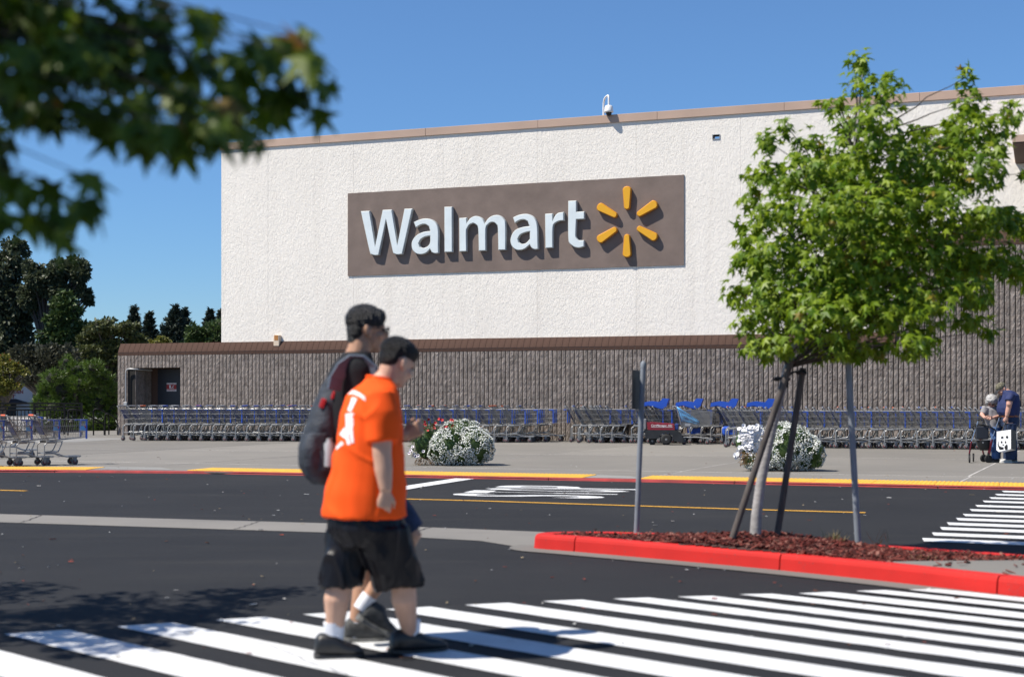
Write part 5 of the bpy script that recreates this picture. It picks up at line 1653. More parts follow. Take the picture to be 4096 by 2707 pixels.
# ------------------------------------------------------------------ its neighbour, whose shadow falls over the crossing
o4 = Vector((-5.3, 8.1, 0))
t = empty('shading_tree', o4); tag(t, 'leafy tree outside the left edge shading the crosswalk', 'tree')
mb = MB(); mb.tube([(0, 0, -0.05), (0.03, 0.02, 1.2), (0.1, 0.05, 2.4), (0.2, 0.1, 3.8)], [0.10, 0.085, 0.07, 0.03], 12); mb.build('trunk', M['bark_pale'], t)
clumps = []; br = MB()
for _ in range(40):
    c = Vector((rnd.uniform(-6.6, -3.75), rnd.uniform(7.1, 9.3), rnd.uniform(2.1, 4.1)))
    clumps.append((c, Vector((0.36, 0.36, 0.24))))
    limb(br, Vector((0.1, 0.05, 2.2)), c - o4, 0.02, 0.004, rnd, 0.1)
for (x, y, z) in ((-3.45, 8.9, 2.6), (-3.5, 8.5, 2.3), (-3.6, 8.2, 2.4), (-3.55, 7.8, 2.2), (-3.7, 7.5, 2.3)):
    clumps.append((Vector((x, y, z)), Vector((0.24, 0.2, 0.15))))
    limb(br, Vector((0.1, 0.05, 2.2)), Vector((x, y, z)) - o4, 0.016, 0.003, rnd, 0.1)
br.build('branches', M['bark_dark'], t)
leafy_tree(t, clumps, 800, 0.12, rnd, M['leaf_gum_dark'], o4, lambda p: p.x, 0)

# ------------------------------------------------------------------ background trees
M['euc'] = leaf_mat('eucalyptus_leaf', (0.034, 0.048, 0.024), (0.085, 0.100, 0.050), 0.2, 0.5)
M['oak'] = leaf_mat('olive_leaf', (0.045, 0.060, 0.016), (0.105, 0.115, 0.036), 0.2, 0.5)
M['pine'] = leaf_mat('pine_needle', (0.034, 0.064, 0.018), (0.085, 0.125, 0.034), 0.15, 0.5)
M['cypress'] = leaf_mat('cypress_needle', (0.018, 0.030, 0.022), (0.042, 0.058, 0.038), 0.1, 0.6)
M['bush'] = leaf_mat('bright_pine_needle', (0.040, 0.085, 0.010), (0.105, 0.165, 0.022), 0.25, 0.5)
M['syc'] = leaf_mat('yellowing_leaf', (0.085, 0.105, 0.018), (0.19, 0.17, 0.03), 0.3, 0.5, (0.28, 0.09, 0.02))
M['brush'] = leaf_mat('scrub_leaf', (0.028, 0.034, 0.020), (0.062, 0.062, 0.036), 0.15, 0.6)
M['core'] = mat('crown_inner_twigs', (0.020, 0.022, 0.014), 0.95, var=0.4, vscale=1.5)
def bg_tree(name, label, clumps_px, Y, lw, n, m_, trunk=None, seed=0, group=None, depth=1.0, core=0.55, long=1.6, hang=0.0, cat='tree', zb=0.0):
    rnd = random.Random(seed)
    k_ = Y / F
    u0 = sum(c[0] for c in clumps_px) / len(clumps_px)
    o_ = Vector((P(trunk[0] if trunk else u0, HV, Y).x, Y, zb))
    t = empty(name, o_); tag(t, label, cat, group)
    area = sum(c[2] * c[3] for c in clumps_px)
    mb = MB(); cr = MB(); tw = MB()
    top = o_ + Vector((0, 0, 1.0))
    subs = []
    for (u, v, a, b) in clumps_px:
        for _ in range(7):
            w_ = rnd.uniform(0, 6.28); q_ = rnd.uniform(0.25, 0.85)
            subs.append((u + math.cos(w_) * a * q_, v + math.sin(w_) * b * q_, a * rnd.uniform(0.28, 0.52), b * rnd.uniform(0.28, 0.50)))
        subs.append((u, v, a * 0.6, b * 0.6))
    area = sum(c[2] * c[3] for c in subs)
    for (u, v, a, b) in subs:
        c = P(u, v, Y) + Vector((0, rnd.uniform(-1.2, 1.2) * a * k_ * depth, 0))
        h = Vector((a * k_, a * k_ * depth, b * k_))
        cnt = int(n * a * b / area)
        for _ in range(cnt):
            v_ = Vector((rnd.gauss(0, 1), rnd.gauss(0, 1), rnd.gauss(0, 1))).normalized()
            lump = 0.80 + 0.34 * noise.noise(v_ * 2.4 + c * 0.7)
            p = c + Vector((v_.x * h.x, v_.y * h.y, v_.z * h.z)) * lump * rnd.random() ** 0.25
            d = v_ + Vector((rnd.gauss(0, 0.7), rnd.gauss(0, 0.7), rnd.gauss(0, 0.7) - hang))
            l = lw * rnd.uniform(0.6, 1.3)
            leaf_quad(mb, p - o_, d, l * long, l * 0.5, Vector((rnd.gauss(0, 1), rnd.gauss(0, 1), rnd.gauss(0.6, 1))))
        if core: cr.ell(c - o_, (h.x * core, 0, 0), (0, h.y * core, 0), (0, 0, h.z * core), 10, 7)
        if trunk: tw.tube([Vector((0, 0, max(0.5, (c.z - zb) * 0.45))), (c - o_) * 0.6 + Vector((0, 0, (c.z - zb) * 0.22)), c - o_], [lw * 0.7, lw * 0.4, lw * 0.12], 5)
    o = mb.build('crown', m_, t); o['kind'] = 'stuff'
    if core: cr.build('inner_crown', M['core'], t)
    if trunk:
        topz = max(P(u, v, Y).z for (u, v, a, b) in clumps_px) * 0.7
        tw.tube([(0, 0, -1), (0.1 * lw, 0, topz * 0.5), (0, 0, topz)], [lw * 1.7, lw * 1.2, lw * 0.5], 8)
        tw.build('trunk', M['bark_dark'], t)
    return t
G_ = 'trees beyond the railing'
bg_tree('eucalyptus_tree', 'tall dark eucalyptus at the far left edge', [(-60, 1080, 120, 130), (40, 1010, 70, 60), (0, 1150, 110, 110), (60, 1080, 45, 60), (70, 1230, 80, 80), (-20, 1290, 120, 100), (90, 1320, 50, 70), (30, 1390, 110, 80)], 150, 0.30, 16000, M['euc'], (40, 1600), 1, G_, 0.9, 0.55, 1.7, 0.5)
bg_tree('eucalyptus_tree', 'domed dark eucalyptus right of the tallest tree', [(270, 1075, 80, 58), (215, 1110, 80, 60), (320, 1110, 48, 55), (150, 1130, 70, 60), (120, 1200, 60, 70), (340, 1170, 28, 40), (240, 1160, 90, 50), (355, 1200, 16, 24), (130, 1080, 40, 40)], 145, 0.28, 15000, M['euc'], (190, 1600), 2, G_, 0.9, 0.5, 1.7, 0.5)
bg_tree('pine_tree', 'conical green pine below the domed eucalyptus', [(262, 1190, 28, 26), (255, 1225, 48, 34), (250, 1270, 70, 40), (225, 1300, 55, 40), (300, 1300, 45, 38), (255, 1345, 85, 45), (320, 1330, 30, 30), (190, 1340, 40, 30), (255, 1400, 90, 45)], 120, 0.22, 12000, M['pine'], (258, 1600), 3, G_, 0.9, 0.5, 2.0, 0.2)
bg_tree('broadleaf_tree', 'rounded olive-green tree behind the end of the block wall', [(400, 1310, 75, 40), (480, 1320, 70, 42), (350, 1350, 60, 50), (440, 1380, 100, 60), (540, 1370, 45, 45), (360, 1440, 80, 60), (460, 1460, 90, 70), (540, 1440, 50, 60), (380, 1520, 80, 60)], 95, 0.17, 15000, M['oak'], (440, 1600), 4, G_, 0.9, 0.55, 1.6, 0.3)
bg_tree('scrub_tree', 'grey-brown leafless scrub left of the bright pine bush', [(110, 1430, 70, 45), (190, 1420, 80, 50), (260, 1440, 60, 50), (150, 1490, 90, 50), (290, 1490, 60, 50), (40, 1470, 60, 40)], 88, 0.14, 7000, M['brush'], (170, 1600), 5, G_, 0.9, 0.6, 2.2, -0.3)
def conifer(label, uc, vt, vb, w, Y, seed, lean=0):
    rnd = random.Random(seed); k_ = Y / F
    o_ = Vector((P(uc, HV, Y).x, Y, 0)); zt_ = P(uc, vt, Y).z; zb_ = max(0.5, P(uc, vb, Y).z)
    t = empty('cypress_tree', o_); tag(t, label, 'tree', G_)
    mb = MB(); tr = MB(); tr.tube([(0, 0, -1), (0, 0, zb_), (lean * 0.5, 0, zt_ * 0.99)], [0.35, 0.28, 0.03], 6); tr.build('trunk', M['bark_dark'], t)
    nb = 52
    for i in range(nb):
        f = (i / nb) ** 0.9
        z = zt_ - (zt_ - zb_) * f
        L_ = w * k_ * (0.06 + 1.5 * f ** 1.1) * rnd.uniform(0.45, 1.15)
        for q in range(5):
            a_ = rnd.uniform(0, 6.28)
            d = Vector((math.cos(a_), math.sin(a_), rnd.uniform(0.05, 0.35)))
            nn = int(5 + L_ * 9)
            for s_ in range(nn):
                g = (s_ + 1) / nn
                p = Vector((lean * 0.5 * (1 - f), 0, z)) + d * L_ * g + Vector((rnd.gauss(0, 0.08), rnd.gauss(0, 0.08), rnd.gauss(0, 0.08) - 0.12 * g))
                leaf_quad(mb, p, d + Vector((rnd.gauss(0, 0.5), rnd.gauss(0, 0.5), rnd.gauss(0.2, 0.4))), rnd.uniform(0.25, 0.5), 0.09, Vector((rnd.gauss(0, 1), rnd.gauss(0, 1), 1)))
    o = mb.build('crown', M['cypress'], t); o['kind'] = 'stuff'
conifer('narrow dark cypress, leftmost of the row behind the low roof', 537, 1232, 1420, 42, 130, 6)
conifer('second slim dark cypress behind the low roof', 597, 1252, 1420, 38, 130, 7)
conifer('tallest dark cypress of the row behind the low roof', 682, 1226, 1420, 68, 130, 8, 1.0)
conifer('dark cypress just right of the tallest one', 722, 1236, 1420, 55, 134, 9, 0.8)
conifer('dark cypress left of the white wall corner', 840, 1240, 1420, 52, 140, 10)
conifer('dark cypress touching the white wall corner', 885, 1243, 1420, 50, 142, 12)
bg_tree('pine_tree', 'lighter green pine tucked under the white wall corner', [(790, 1330, 45, 40), (840, 1330, 50, 45), (770, 1370, 45, 40), (860, 1380, 60, 50), (800, 1390, 60, 40), (890, 1330, 40, 40)], 105, 0.16, 6000, M['pine'], (830, 1600), 11, G_, 0.9, 0.5, 2.2)
bg_tree('small_tree', 'pale green young tree peeping over the low tiled roof', [(640, 1365, 26, 16), (660, 1372, 22, 14), (615, 1372, 20, 12)], 75, 0.12, 700, M['syc'], (640, 1600), 13, G_, 0.9, 0.0)
def tuft_bush():
    rnd = random.Random(15); Y = 54.0; k_ = Y / F
    o_ = Vector((P(300, HV, Y).x, Y, 0)); t = empty('pine_bush', o_); tag(t, 'bright green bushy pine behind the black railing', 'bush')
    mb = MB(); cr = MB()
    for (u, v, a, b) in [(255, 1450, 26, 26), (300, 1480, 45, 30), (380, 1470, 40, 28), (220, 1510, 45, 32), (180, 1560, 40, 38), (250, 1560, 55, 45), (330, 1540, 55, 42), (400, 1520, 45, 36), (440, 1570, 36, 42), (160, 1620, 34, 40), (220, 1640, 55, 50), (300, 1630, 60, 55), (380, 1620, 60, 50), (445, 1640, 34, 50), (200, 1710, 50, 40), (290, 1710, 70, 40), (390, 1700, 70, 45), (450, 1700, 30, 40)]:
        c = P(u, v, Y) + Vector((0, rnd.uniform(-0.3, 0.3), 0))
        h = Vector((a * k_, a * k_, b * k_))
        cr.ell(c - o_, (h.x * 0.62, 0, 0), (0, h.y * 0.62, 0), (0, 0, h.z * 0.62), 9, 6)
        for _ in range(int(a * b / 20)):
            v_ = Vector((rnd.gauss(0, 1), rnd.gauss(0, 1), rnd.gauss(0, 1))).normalized()
            p = c + Vector((v_.x * h.x, v_.y * h.y, v_.z * h.z)) * rnd.uniform(0.55, 1.0)
            ax_ = (v_ + Vector((0, 0, 0.9))).normalized()
            for _ in range(11):
                d = ax_ + Vector((rnd.gauss(0, 0.6), rnd.gauss(0, 0.6), rnd.gauss(0, 0.5)))
                leaf_quad(mb, p - o_, d, rnd.uniform(0.14, 0.26), 0.013, Vector((rnd.gauss(0, 1), rnd.gauss(0, 1), 1)))
    o = mb.build('needles', M['bush'], t); o['kind'] = 'stuff'
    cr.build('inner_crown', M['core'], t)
    mb = MB(); mb.tube([(0, 0, -0.5), (0.05, 0, 1.0), (0, 0, 2.2)], [0.16, 0.12, 0.05], 8); mb.build('trunk', M['bark_dark'], t)
tuft_bush()
bg_tree('sycamore_tree', 'yellowing sycamore before the white restaurant at the left edge', [(10, 1450, 50, 40), (60, 1470, 30, 28), (-40, 1500, 60, 60), (40, 1510, 50, 30), (100, 1490, 26, 16), (10, 1550, 50, 34), (60, 1540, 34, 20), (-20, 1600, 40, 30), (30, 1585, 14, 14), (20, 1620, 14, 20)], 62, 0.10, 5200, M['syc'], (12, 1600), 16, G_, 0.8, 0.35, 1.2, 0.3)
# scrubby slope that closes the view behind the trees
mb = MB(); rnd = random.Random(17)
vs = []; fs = []
nu, nv = 60, 8
for j in range(nv):
    for i in range(nu):
        x = -75 + i * 1.5; y = 150 + j * 5
        vs.append((x, y, 0.2 + 7.5 * (j / (nv - 1)) + 1.2 * noise.noise(Vector((x * 0.15, y * 0.15, 0)))))
for j in range(nv - 1):
    for i in range(nu - 1):
        k = j * nu + i; fs.append((k, k + 1, k + nu + 1, k + nu))
mb.add(vs, fs, True)
hill = mb.build('hillside', M['core']); hill['kind'] = 'structure'
mb = MB()
for _ in range(9000):
    f = rnd.random() ** 0.6; x = rnd.uniform(-72, -18); y = 149 + f * 33
    z = 0.2 + 7.5 * ((y - 150) / 35) + rnd.uniform(-0.2, 1.2)
    leaf_quad(mb, Vector((x, y, z)), Vector((rnd.gauss(0, 1), rnd.gauss(-0.4, 1), rnd.gauss(0.6, 0.8))), rnd.uniform(0.4, 0.9), 0.22, Vector((rnd.gauss(0, 1), rnd.gauss(0, 1), 1)))
tag(mb.build('hillside_scrub', M['brush']), 'dull green scrub covering the slope behind the trees', 'scrub', kind='stuff')
# ================================================================== people
UP = Vector((0, 0, 1))
def skin_mat(name, col):
    m = mat(name, col, 0.5, var=0.08, vscale=14, spec=0.35)
    b = m.node_tree.nodes['Principled BSDF']
    b.inputs['Subsurface Weight'].default_value = 0.12
    b.inputs['Subsurface Radius'].default_value = (0.02, 0.008, 0.004)
    return m
M['skin_pale'] = skin_mat('pale_skin', (0.52, 0.315, 0.225))
M['skin_tan'] = skin_mat('tan_skin', (0.42, 0.235, 0.15))
M['skin_pink'] = skin_mat('ruddy_skin', (0.52, 0.29, 0.22))
M['hair_black'] = mat('black_hair', (0.006, 0.006, 0.007), 0.42, var=0.5, vscale=60, bump=0.9, bscale=150, spec=0.28)
M['hair_salt'] = mat('greying_hair', (0.011, 0.011, 0.012), 0.38, var=0.95, vscale=16, bump=0.9, bscale=130, spec=0.38)
M['hair_grey'] = mat('grey_hair', (0.36, 0.35, 0.34), 0.6, var=0.35, vscale=22, bump=0.8, bscale=90)
M['tee_orange'] = mat('orange_cotton', (0.86, 0.088, 0.008), 0.85, var=0.05, vscale=9, spec=0.2)
M['tee_black'] = mat('black_cotton', (0.012, 0.013, 0.016), 0.85, spec=0.25)
M['tee_navy'] = mat('navy_cotton', (0.010, 0.020, 0.085), 0.8, var=0.15, vscale=10)
M['tee_grey'] = mat('grey_cotton', (0.22, 0.21, 0.215), 0.85, var=0.12, vscale=10)
M['satin'] = mat('black_satin_shorts', (0.0075, 0.007, 0.0095), 0.36, spec=0.22)
M['denim'] = mat('blue_denim', (0.011, 0.026, 0.066), 0.85, var=0.3, vscale=30)
M['denim_pale'] = mat('pale_blue_denim', (0.045, 0.10, 0.24), 0.85, var=0.4, vscale=12)
M['sock'] = mat('white_sock', (0.70, 0.71, 0.76), 0.9, var=0.08, vscale=40)
M['shoe_black'] = mat('black_leather_shoe', (0.011, 0.011, 0.012), 0.42, var=0.2, vscale=30)
M['shoe_grey'] = mat('grey_sneaker', (0.045, 0.046, 0.046), 0.75, var=0.45, vscale=30)
M['sole_grey'] = mat('grey_sole', (0.11, 0.11, 0.105), 0.8, var=0.3, vscale=20)
M['shoe_white'] = mat('white_sneaker', (0.48, 0.47, 0.44), 0.7, var=0.25, vscale=30)
M['pack'] = mat('charcoal_backpack', (0.020, 0.026, 0.038), 0.75, var=0.5, vscale=9, bump=0.4, bscale=60)
M['strap'] = mat('grey_blue_strap', (0.065, 0.090, 0.130), 0.7, var=0.15, vscale=20)
M['pack_red'] = mat('red_zip_pull', (0.42, 0.012, 0.018), 0.6)
M['camo'] = island_mat('camo', [(0.10, 0.09, 0.05)])
M['camo'] = mat('camouflage_cap', (0.11, 0.10, 0.065), 0.85, var=0.85, vscale=26)
M['belt'] = mat('brown_belt', (0.20, 0.06, 0.02), 0.5)
M['white_print'] = mat('white_shirt_print', (0.80, 0.74, 0.76), 0.8)
M['maroon_metal'] = mat('maroon_frame', (0.12, 0.012, 0.018), 0.3, 0.3)
M['chrome'] = mat('bright_tube', (0.55, 0.55, 0.56), 0.2, 0.9)
M['bag_white'] = mat('white_bag_vinyl', (0.78, 0.78, 0.78), 0.5)

def rot_to(v, ax, a): return Matrix.Rotation(a, 3, ax) @ v
def head(mb, c, f, u, s=1.0):
    """skull, jaw, brow, nose and ears; f forward, u up"""
    f = f.normalized(); u = (u - f * u.dot(f)).normalized(); l = u.cross(f)
    def q(a, b, d): return c + (f * a + l * b + u * d) * s
    mb.ell(q(-0.008, 0, 0.028), f * 0.096 * s, l * 0.077 * s, u * 0.092 * s, 16, 12)
    mb.ell(q(0.020, 0, -0.035), f * 0.073 * s, l * 0.063 * s, u * 0.078 * s, 14, 10)
    mb.ell(q(0.050, 0, -0.085), f * 0.038 * s, l * 0.040 * s, u * 0.030 * s, 12, 8)
    mb.ell(q(0.078, 0, 0.020), f * 0.018 * s, l * 0.050 * s, u * 0.014 * s, 10, 6)
    mb.ell(q(0.096, 0, -0.022), f * 0.022 * s, l * 0.013 * s, u * 0.026 * s, 10, 8)
    for k in (-1, 1):
        mb.ell(q(-0.005, 0.078 * k, -0.010), (f * 0.020 - l * 0.006 * k) * s, l * 0.011 * s, (u * 0.034 - f * 0.008) * s, 10, 8)
        mb.ell(q(0.060, 0.038 * k, -0.030), f * 0.026 * s, l * 0.026 * s, u * 0.024 * s, 8, 6)
    return q, f, l, u
def face_parts(t, q, f, l, u, s=1.0):
    for k in (-1, 1):
        e = MB(); e.ell(q(0.083, 0.032 * k, 0.002), f * 0.008 * s, l * 0.013 * s, u * 0.007 * s, 8, 6); e.build('eye', M['black'], t)
    e = MB(); e.ell(q(0.084, 0, -0.064), f * 0.010 * s, l * 0.024 * s, u * 0.005 * s, 10, 6); e.build('mouth', M['belt'], t)
def hand(mb, w, d, s, b, curl=0.5, k=1.0):
    """palm and five fingers: w wrist, d towards the fingers, s towards the thumb, b the way the fingers curl"""
    d = d.normalized(); s = (s - d * s.dot(d)).normalized(); b = (b - d * b.dot(d) - s * b.dot(s)).normalized()
    mb.loft([(w - d * 0.015 * k, s * 0.026 * k, b * 0.020 * k), (w + d * 0.02 * k, s * 0.032 * k, b * 0.017 * k), (w + d * 0.055 * k, s * 0.041 * k, b * 0.015 * k), (w + d * 0.088 * k, s * 0.040 * k, b * 0.013 * k)], 14, 2.4)
    for i, (o, L_) in enumerate(((0.0325, 0.066), (0.011, 0.076), (-0.0105, 0.070), (-0.031, 0.054))):
        p = w + (d * 0.078 + s * o) * k
        a = 0.15 + curl * (0.55 + 0.08 * i)
        pts = [p]
        for j, fr in enumerate((0.45, 0.32, 0.23)):
            dd = d * math.cos(a) + b * math.sin(a) + s * o * 0.8
            p = p + dd.normalized() * L_ * fr * k; pts.append(p); a += curl * 0.75
        mb.tube(pts, [0.0098 * k, 0.0090 * k, 0.0082 * k, 0.0070 * k], 8)
        mb.ell(pts[-1], d * 0.0072 * k, s * 0.0072 * k, b * 0.0072 * k, 8, 6)
    p = w + (d * 0.028 + s * 0.030 + b * 0.006) * k
    p1 = p + (d * 0.028 + s * 0.022 + b * 0.012) * k; p2 = p1 + (d * 0.030 + s * 0.004 + b * 0.010) * k
    mb.tube([p - (s * 0.012 + d * 0.012) * k, p, p1, p2], [0.013 * k, 0.013 * k, 0.0105 * k, 0.008 * k], 8)
    mb.ell(p2, d * 0.008 * k, s * 0.008 * k, b * 0.008 * k, 8, 6)
def shoe(t, heel, toe, up_m, sole_m, pitch=0.0, w=0.047, high=0.10, name='shoe'):
    """shoe from heel to toe on the ground; pitch lifts the heel about the toe"""
    d = toe - heel; L_ = d.length; x = d.normalized(); y = UP.cross(x).normalized(); z = x.cross(y)
    if pitch:
        pv = toe - x * L_ * 0.08
        m_ = Matrix.Rotation(pitch, 3, y)
    def tr(a, b, c):
        p = heel + x * a * L_ + y * b + z * c
        return pv + m_ @ (p - pv) if pitch else p
    def ring(a, hw, z0, z1):
        c = tr(a, 0, (z0 + z1) / 2)
        return (c, tr(a, hw, (z0 + z1) / 2) - c, tr(a, 0, z1) - c)
    mb = MB()
    mb.loft([ring(0.0, w * 0.45, 0.012, 0.05), ring(0.03, w * 0.72, 0.012, high * 0.85), ring(0.12, w * 0.84, 0.012, high), ring(0.27, w * 0.88, 0.012, high * 0.96), ring(0.42, w * 0.92, 0.012, high * 0.95), ring(0.50, w * 0.95, 0.012, high * 0.82), ring(0.62, w * 0.99, 0.012, 0.084), ring(0.76, w * 1.02, 0.012, 0.074), ring(0.90, w * 0.90, 0.014, 0.063), ring(0.98, w * 0.55, 0.016, 0.046)], 20, 2.5)
    o = mb.build(name, up_m, t, fix=True)
    mb = MB()
    prof = [(-0.02, 0.35), (0.0, 0.7), (0.08, 0.92), (0.3, 0.92), (0.5, 0.95), (0.7, 1.10), (0.85, 1.03), (0.95, 0.75), (1.01, 0.35)]
    mb.loft([ring(a, w * k, 0.0 + (0.010 if a > 0.97 else 0), 0.026 if a > 0.2 else 0.032) for a, k in prof], 16, 5.0, smooth=False)
    mb.build('sole', sole_m, o, fix=True)
    mb = MB()
    for k in range(4):
        a = 0.50 + 0.055 * k
        h_ = [0.108, 0.098, 0.088, 0.083][k]
        mb.tube([tr(a, -w * 0.55, h_ - 0.008), tr(a, 0, h_ + 0.003), tr(a, w * 0.55, h_ - 0.008)], 0.0035, 5)
    mb.build('laces', sole_m, o)
    return o
def on_surface(bvh, pts):
    out = []
    for p in pts:
        d = (p - cam.location).normalized()
        h = bvh.ray_cast(cam.location, d)
        if h[0] is None: return None
        out.append(h[0] - d * 0.004)
    return out
def bvh_of(o):
    me = o.data
    return BVHTree.FromPolygons([v.co.copy() for v in me.vertices], [tuple(p.vertices) for p in me.polygons])

# ------------------------------------------------------------------ walker in orange
Y0 = 7.42
th = R(28); f = Vector((math.cos(th), math.sin(th), 0)); r = Vector((math.sin(th), -math.cos(th), 0))
t = empty('person', G(1500, 2630)); tag(t, 'person in orange t-shirt and black shorts walking with lowered head', 'person', 'people on the near crosswalk')
base_ = t.location.copy()
# everything below is modelled in world space; the parts are shifted to the person's base
def settle(t):
    for c in t.children_recursive:
        if c.parent == t: c.matrix_parent_inverse = Matrix.Translation(-Vector(t.location))
hc = P(1588, 1452, Y0 + 0.02)
hf = Vector((math.cos(R(38)) * math.cos(R(24)), math.sin(R(38)) * math.cos(R(24)), -math.sin(R(24))))
nb = P(1515, 1545, Y0)
mb = MB()
q, ff, fl, fu = head(mb, hc, hf, UP, 1.0)
mb.tube([q(-0.02, 0, -0.02), P(1553, 1505, Y0), nb, P(1497, 1600, Y0)], [0.062, 0.060, 0.066, 0.09], 14)
ctr = [(1497, 1590, 0.155, 0.10), (1486, 1660, 0.185, 0.125), (1478, 1800, 0.185, 0.145), (1468, 1930, 0.19, 0.165), (1466, 2050, 0.185, 0.160), (1468, 2120, 0.15, 0.13)]
mb.loft([(P(u, v, Y0), r * a, f * b) for u, v, a, b in ctr], 20)
shc = P(1500, 1592, Y0)
shR = shc + r * 0.165 - f * 0.035; shL = shc - r * 0.165
elR, wrR = P(1527, 1815, Y0 - 0.19), P(1543, 1962, Y0 - 0.20)
mb.tube([shR, shR * 0.5 + elR * 0.5, elR, elR * 0.55 + wrR * 0.45, wrR], [0.064, 0.060, 0.050, 0.047, 0.031], 14)
hand(mb, wrR, Vector((-0.12, 0.02, -1)), f * 0.9 + r * 0.25, -r * 1.0 + f * 0.1, 0.55, 0.98)
elL = shL - r * 0.07 + Vector((0, 0, -0.27)) - f * 0.03; wrL = elL - r * 0.04 + f * 0.02 + Vector((0, 0, -0.20))
mb.tube([shL, elL, wrL], [0.06, 0.048, 0.031], 12)
hand(mb, wrL, f * 0.1 + Vector((0, 0, -1)), f, r, 0.6, 0.95)
hipR, hipL = P(1500, 2090, Y0 - 0.07), P(1432, 2090, Y0 + 0.07)
knR, anR = P(1614, 2305, Y0 + 0.02), P(1642, 2548, Y0 + 0.115)
knL, anL = P(1366, 2305, Y0 - 0.01), P(1337, 2556, Y0 - 0.02)
for (h_, k_, a_, c_) in ((hipR, knR, anR, P(1616, 2395, Y0 + 0.02)), (hipL, knL, anL, P(1347, 2400, Y0 - 0.03))):
    mb.tube([h_, h_ * 0.5 + k_ * 0.5, k_, c_, c_ * 0.45 + a_ * 0.55, a_, a_ + Vector((0, 0, -0.05))], [0.105, 0.09, 0.066, 0.068, 0.050, 0.037, 0.036], 14)
remesh(mb, 'body', M['skin_pale'], 0.0055, 5, t)
face_parts(t, q, ff, fl, fu)
# hair: full on top, cropped at the sides
mb = MB()
mb.ell(q(-0.014, 0, 0.058), ff * 0.106, fl * 0.085, fu * 0.080, 18, 12)
mb.ell(q(0.034, 0, 0.078), ff * 0.068, fl * 0.068, fu * 0.046, 14, 10)
mb.ell(q(0.0, 0, 0.10), ff * 0.080, fl * 0.062, fu * 0.036, 14, 10)
mb.ell(q(-0.052, 0, 0.015), ff * 0.056, fl * 0.074, fu * 0.068, 14, 10)
mb.ell(q(-0.010, 0, 0.048), ff * 0.050, fl * 0.0815, fu * 0.036, 14, 10)
remesh(mb, 'hair', M['hair_black'], 0.004, 4, t, (0.003, 75, 40))
# t-shirt
mb = MB()
sh = [(1523, 1513, 0.070, 0.070), (1516, 1533, 0.098, 0.082), (1506, 1556, 0.150, 0.100), (1494, 1590, 0.190, 0.125), (1484, 1650, 0.205, 0.150), (1478, 1760, 0.205, 0.168), (1470, 1870, 0.212, 0.186), (1460, 1970, 0.222, 0.204), (1459, 2040, 0.228, 0.212), (1460, 2066, 0.229, 0.213)]
mb.loft([(P(u, v, Y0), r * a, f * b) for u, v, a, b in sh], 32, 2.2)
slR = P(1532, 1768, Y0 - 0.185)
mb.tube([shR + Vector((0, 0, 0.01)) - r * 0.03, shR * 0.6 + slR * 0.4, slR], [0.085, 0.086, 0.080], 18)
slL = elL * 0.7 + shL * 0.3
mb.tube([shL + r * 0.03, slL], [0.085, 0.085], 16)
shirt = remesh(mb, 'shirt', M['tee_orange'], 0.009, 5, t, (0.012, 5.5, 3.2))
# drag folds running from the arm and belly
displace(shirt.data, lambda c: 0.0035 * math.sin((c.x * 0.9 + c.z * 1.7) * 21 + 2 * noise.noise(c * 4)) * (0.5 + 0.5 * noise.noise(c * 3 + Vector((4, 0, 0)))))
displace(shirt.data, lambda c: 0.007 * max(0.0, 1 - abs(noise.noise(Vector((c.x * 4 + c.z * 3, c.y * 4, c.z * 3.2 - c.x * 2)))) * 4) ** 2)
# rib collar
mb = MB(); cc = P(1524, 1514, Y0)
mb.tube([cc + r * 0.073 * math.cos(w) + f * 0.074 * math.sin(w) + UP * (-0.012 * math.sin(w)) for w in [2 * math.pi * k / 24 for k in range(25)]], 0.008, 6, cap=False); mb.build('collar', M['tee_orange'], t)
# white print on the back
bv = bvh_of(shirt)
def Z(x, y): return P(1300 + x * 0.4016, 1450 + y * 0.4016, 7.0)
mb = MB()
def stroke(pts, ws):
    n = 8
    for (a, b), (wa, wb) in zip(zip(pts, pts[1:]), zip(ws, ws[1:])):
        dx, dy = b[0] - a[0], b[1] - a[1]; L_ = math.hypot(dx, dy); nx_, ny_ = -dy / L_, dx / L_
        for i in range(n):
            for j in range(3):
                cs = []
                for (ii, jj) in ((i, j), (i + 1, j), (i + 1, j + 1), (i, j + 1)):
                    ft = ii / n; w = (wa + (wb - wa) * ft) * (jj / 3 - 0.5)
                    cs.append(Z(a[0] + dx * ft + nx_ * w, a[1] + dy * ft + ny_ * w))
                s_ = on_surface(bv, cs)
                if s_: mb.add(s_, [(0, 1, 2, 3)], True)
stroke([(293, 350), (268, 415), (240, 482)], [52, 42, 38]); stroke([(232, 505), (246, 590), (238, 665)], [60, 78, 66]); stroke([(262, 505), (288, 520)], [30, 10])
stroke([(222, 668), (170, 735)], [78, 70]); stroke([(208, 690), (238, 815)], [42, 30]); stroke([(255, 655), (274, 800)], [36, 28]); stroke([(175, 795), (108, 855)], [36, 26])
arc = [(178, 318), (215, 298), (255, 290), (295, 296), (330, 312), (365, 336), (402, 362)]
for a, b in zip(arc, arc[1:]):
    for k in range(3):
        x = a[0] + (b[0] - a[0]) * (k + 0.3) / 3; y = a[1] + (b[1] - a[1]) * (k + 0.3) / 3
        stroke([(x, y - 20), (x + 4, y + 20)], [9, 9])
    stroke([(a[0], a[1] + (14 if a[0] % 2 else -14)), (b[0], b[1] + (14 if a[0] % 2 else -14))], [9, 9])
mb.build('shirt_print', M['white_print'], t)
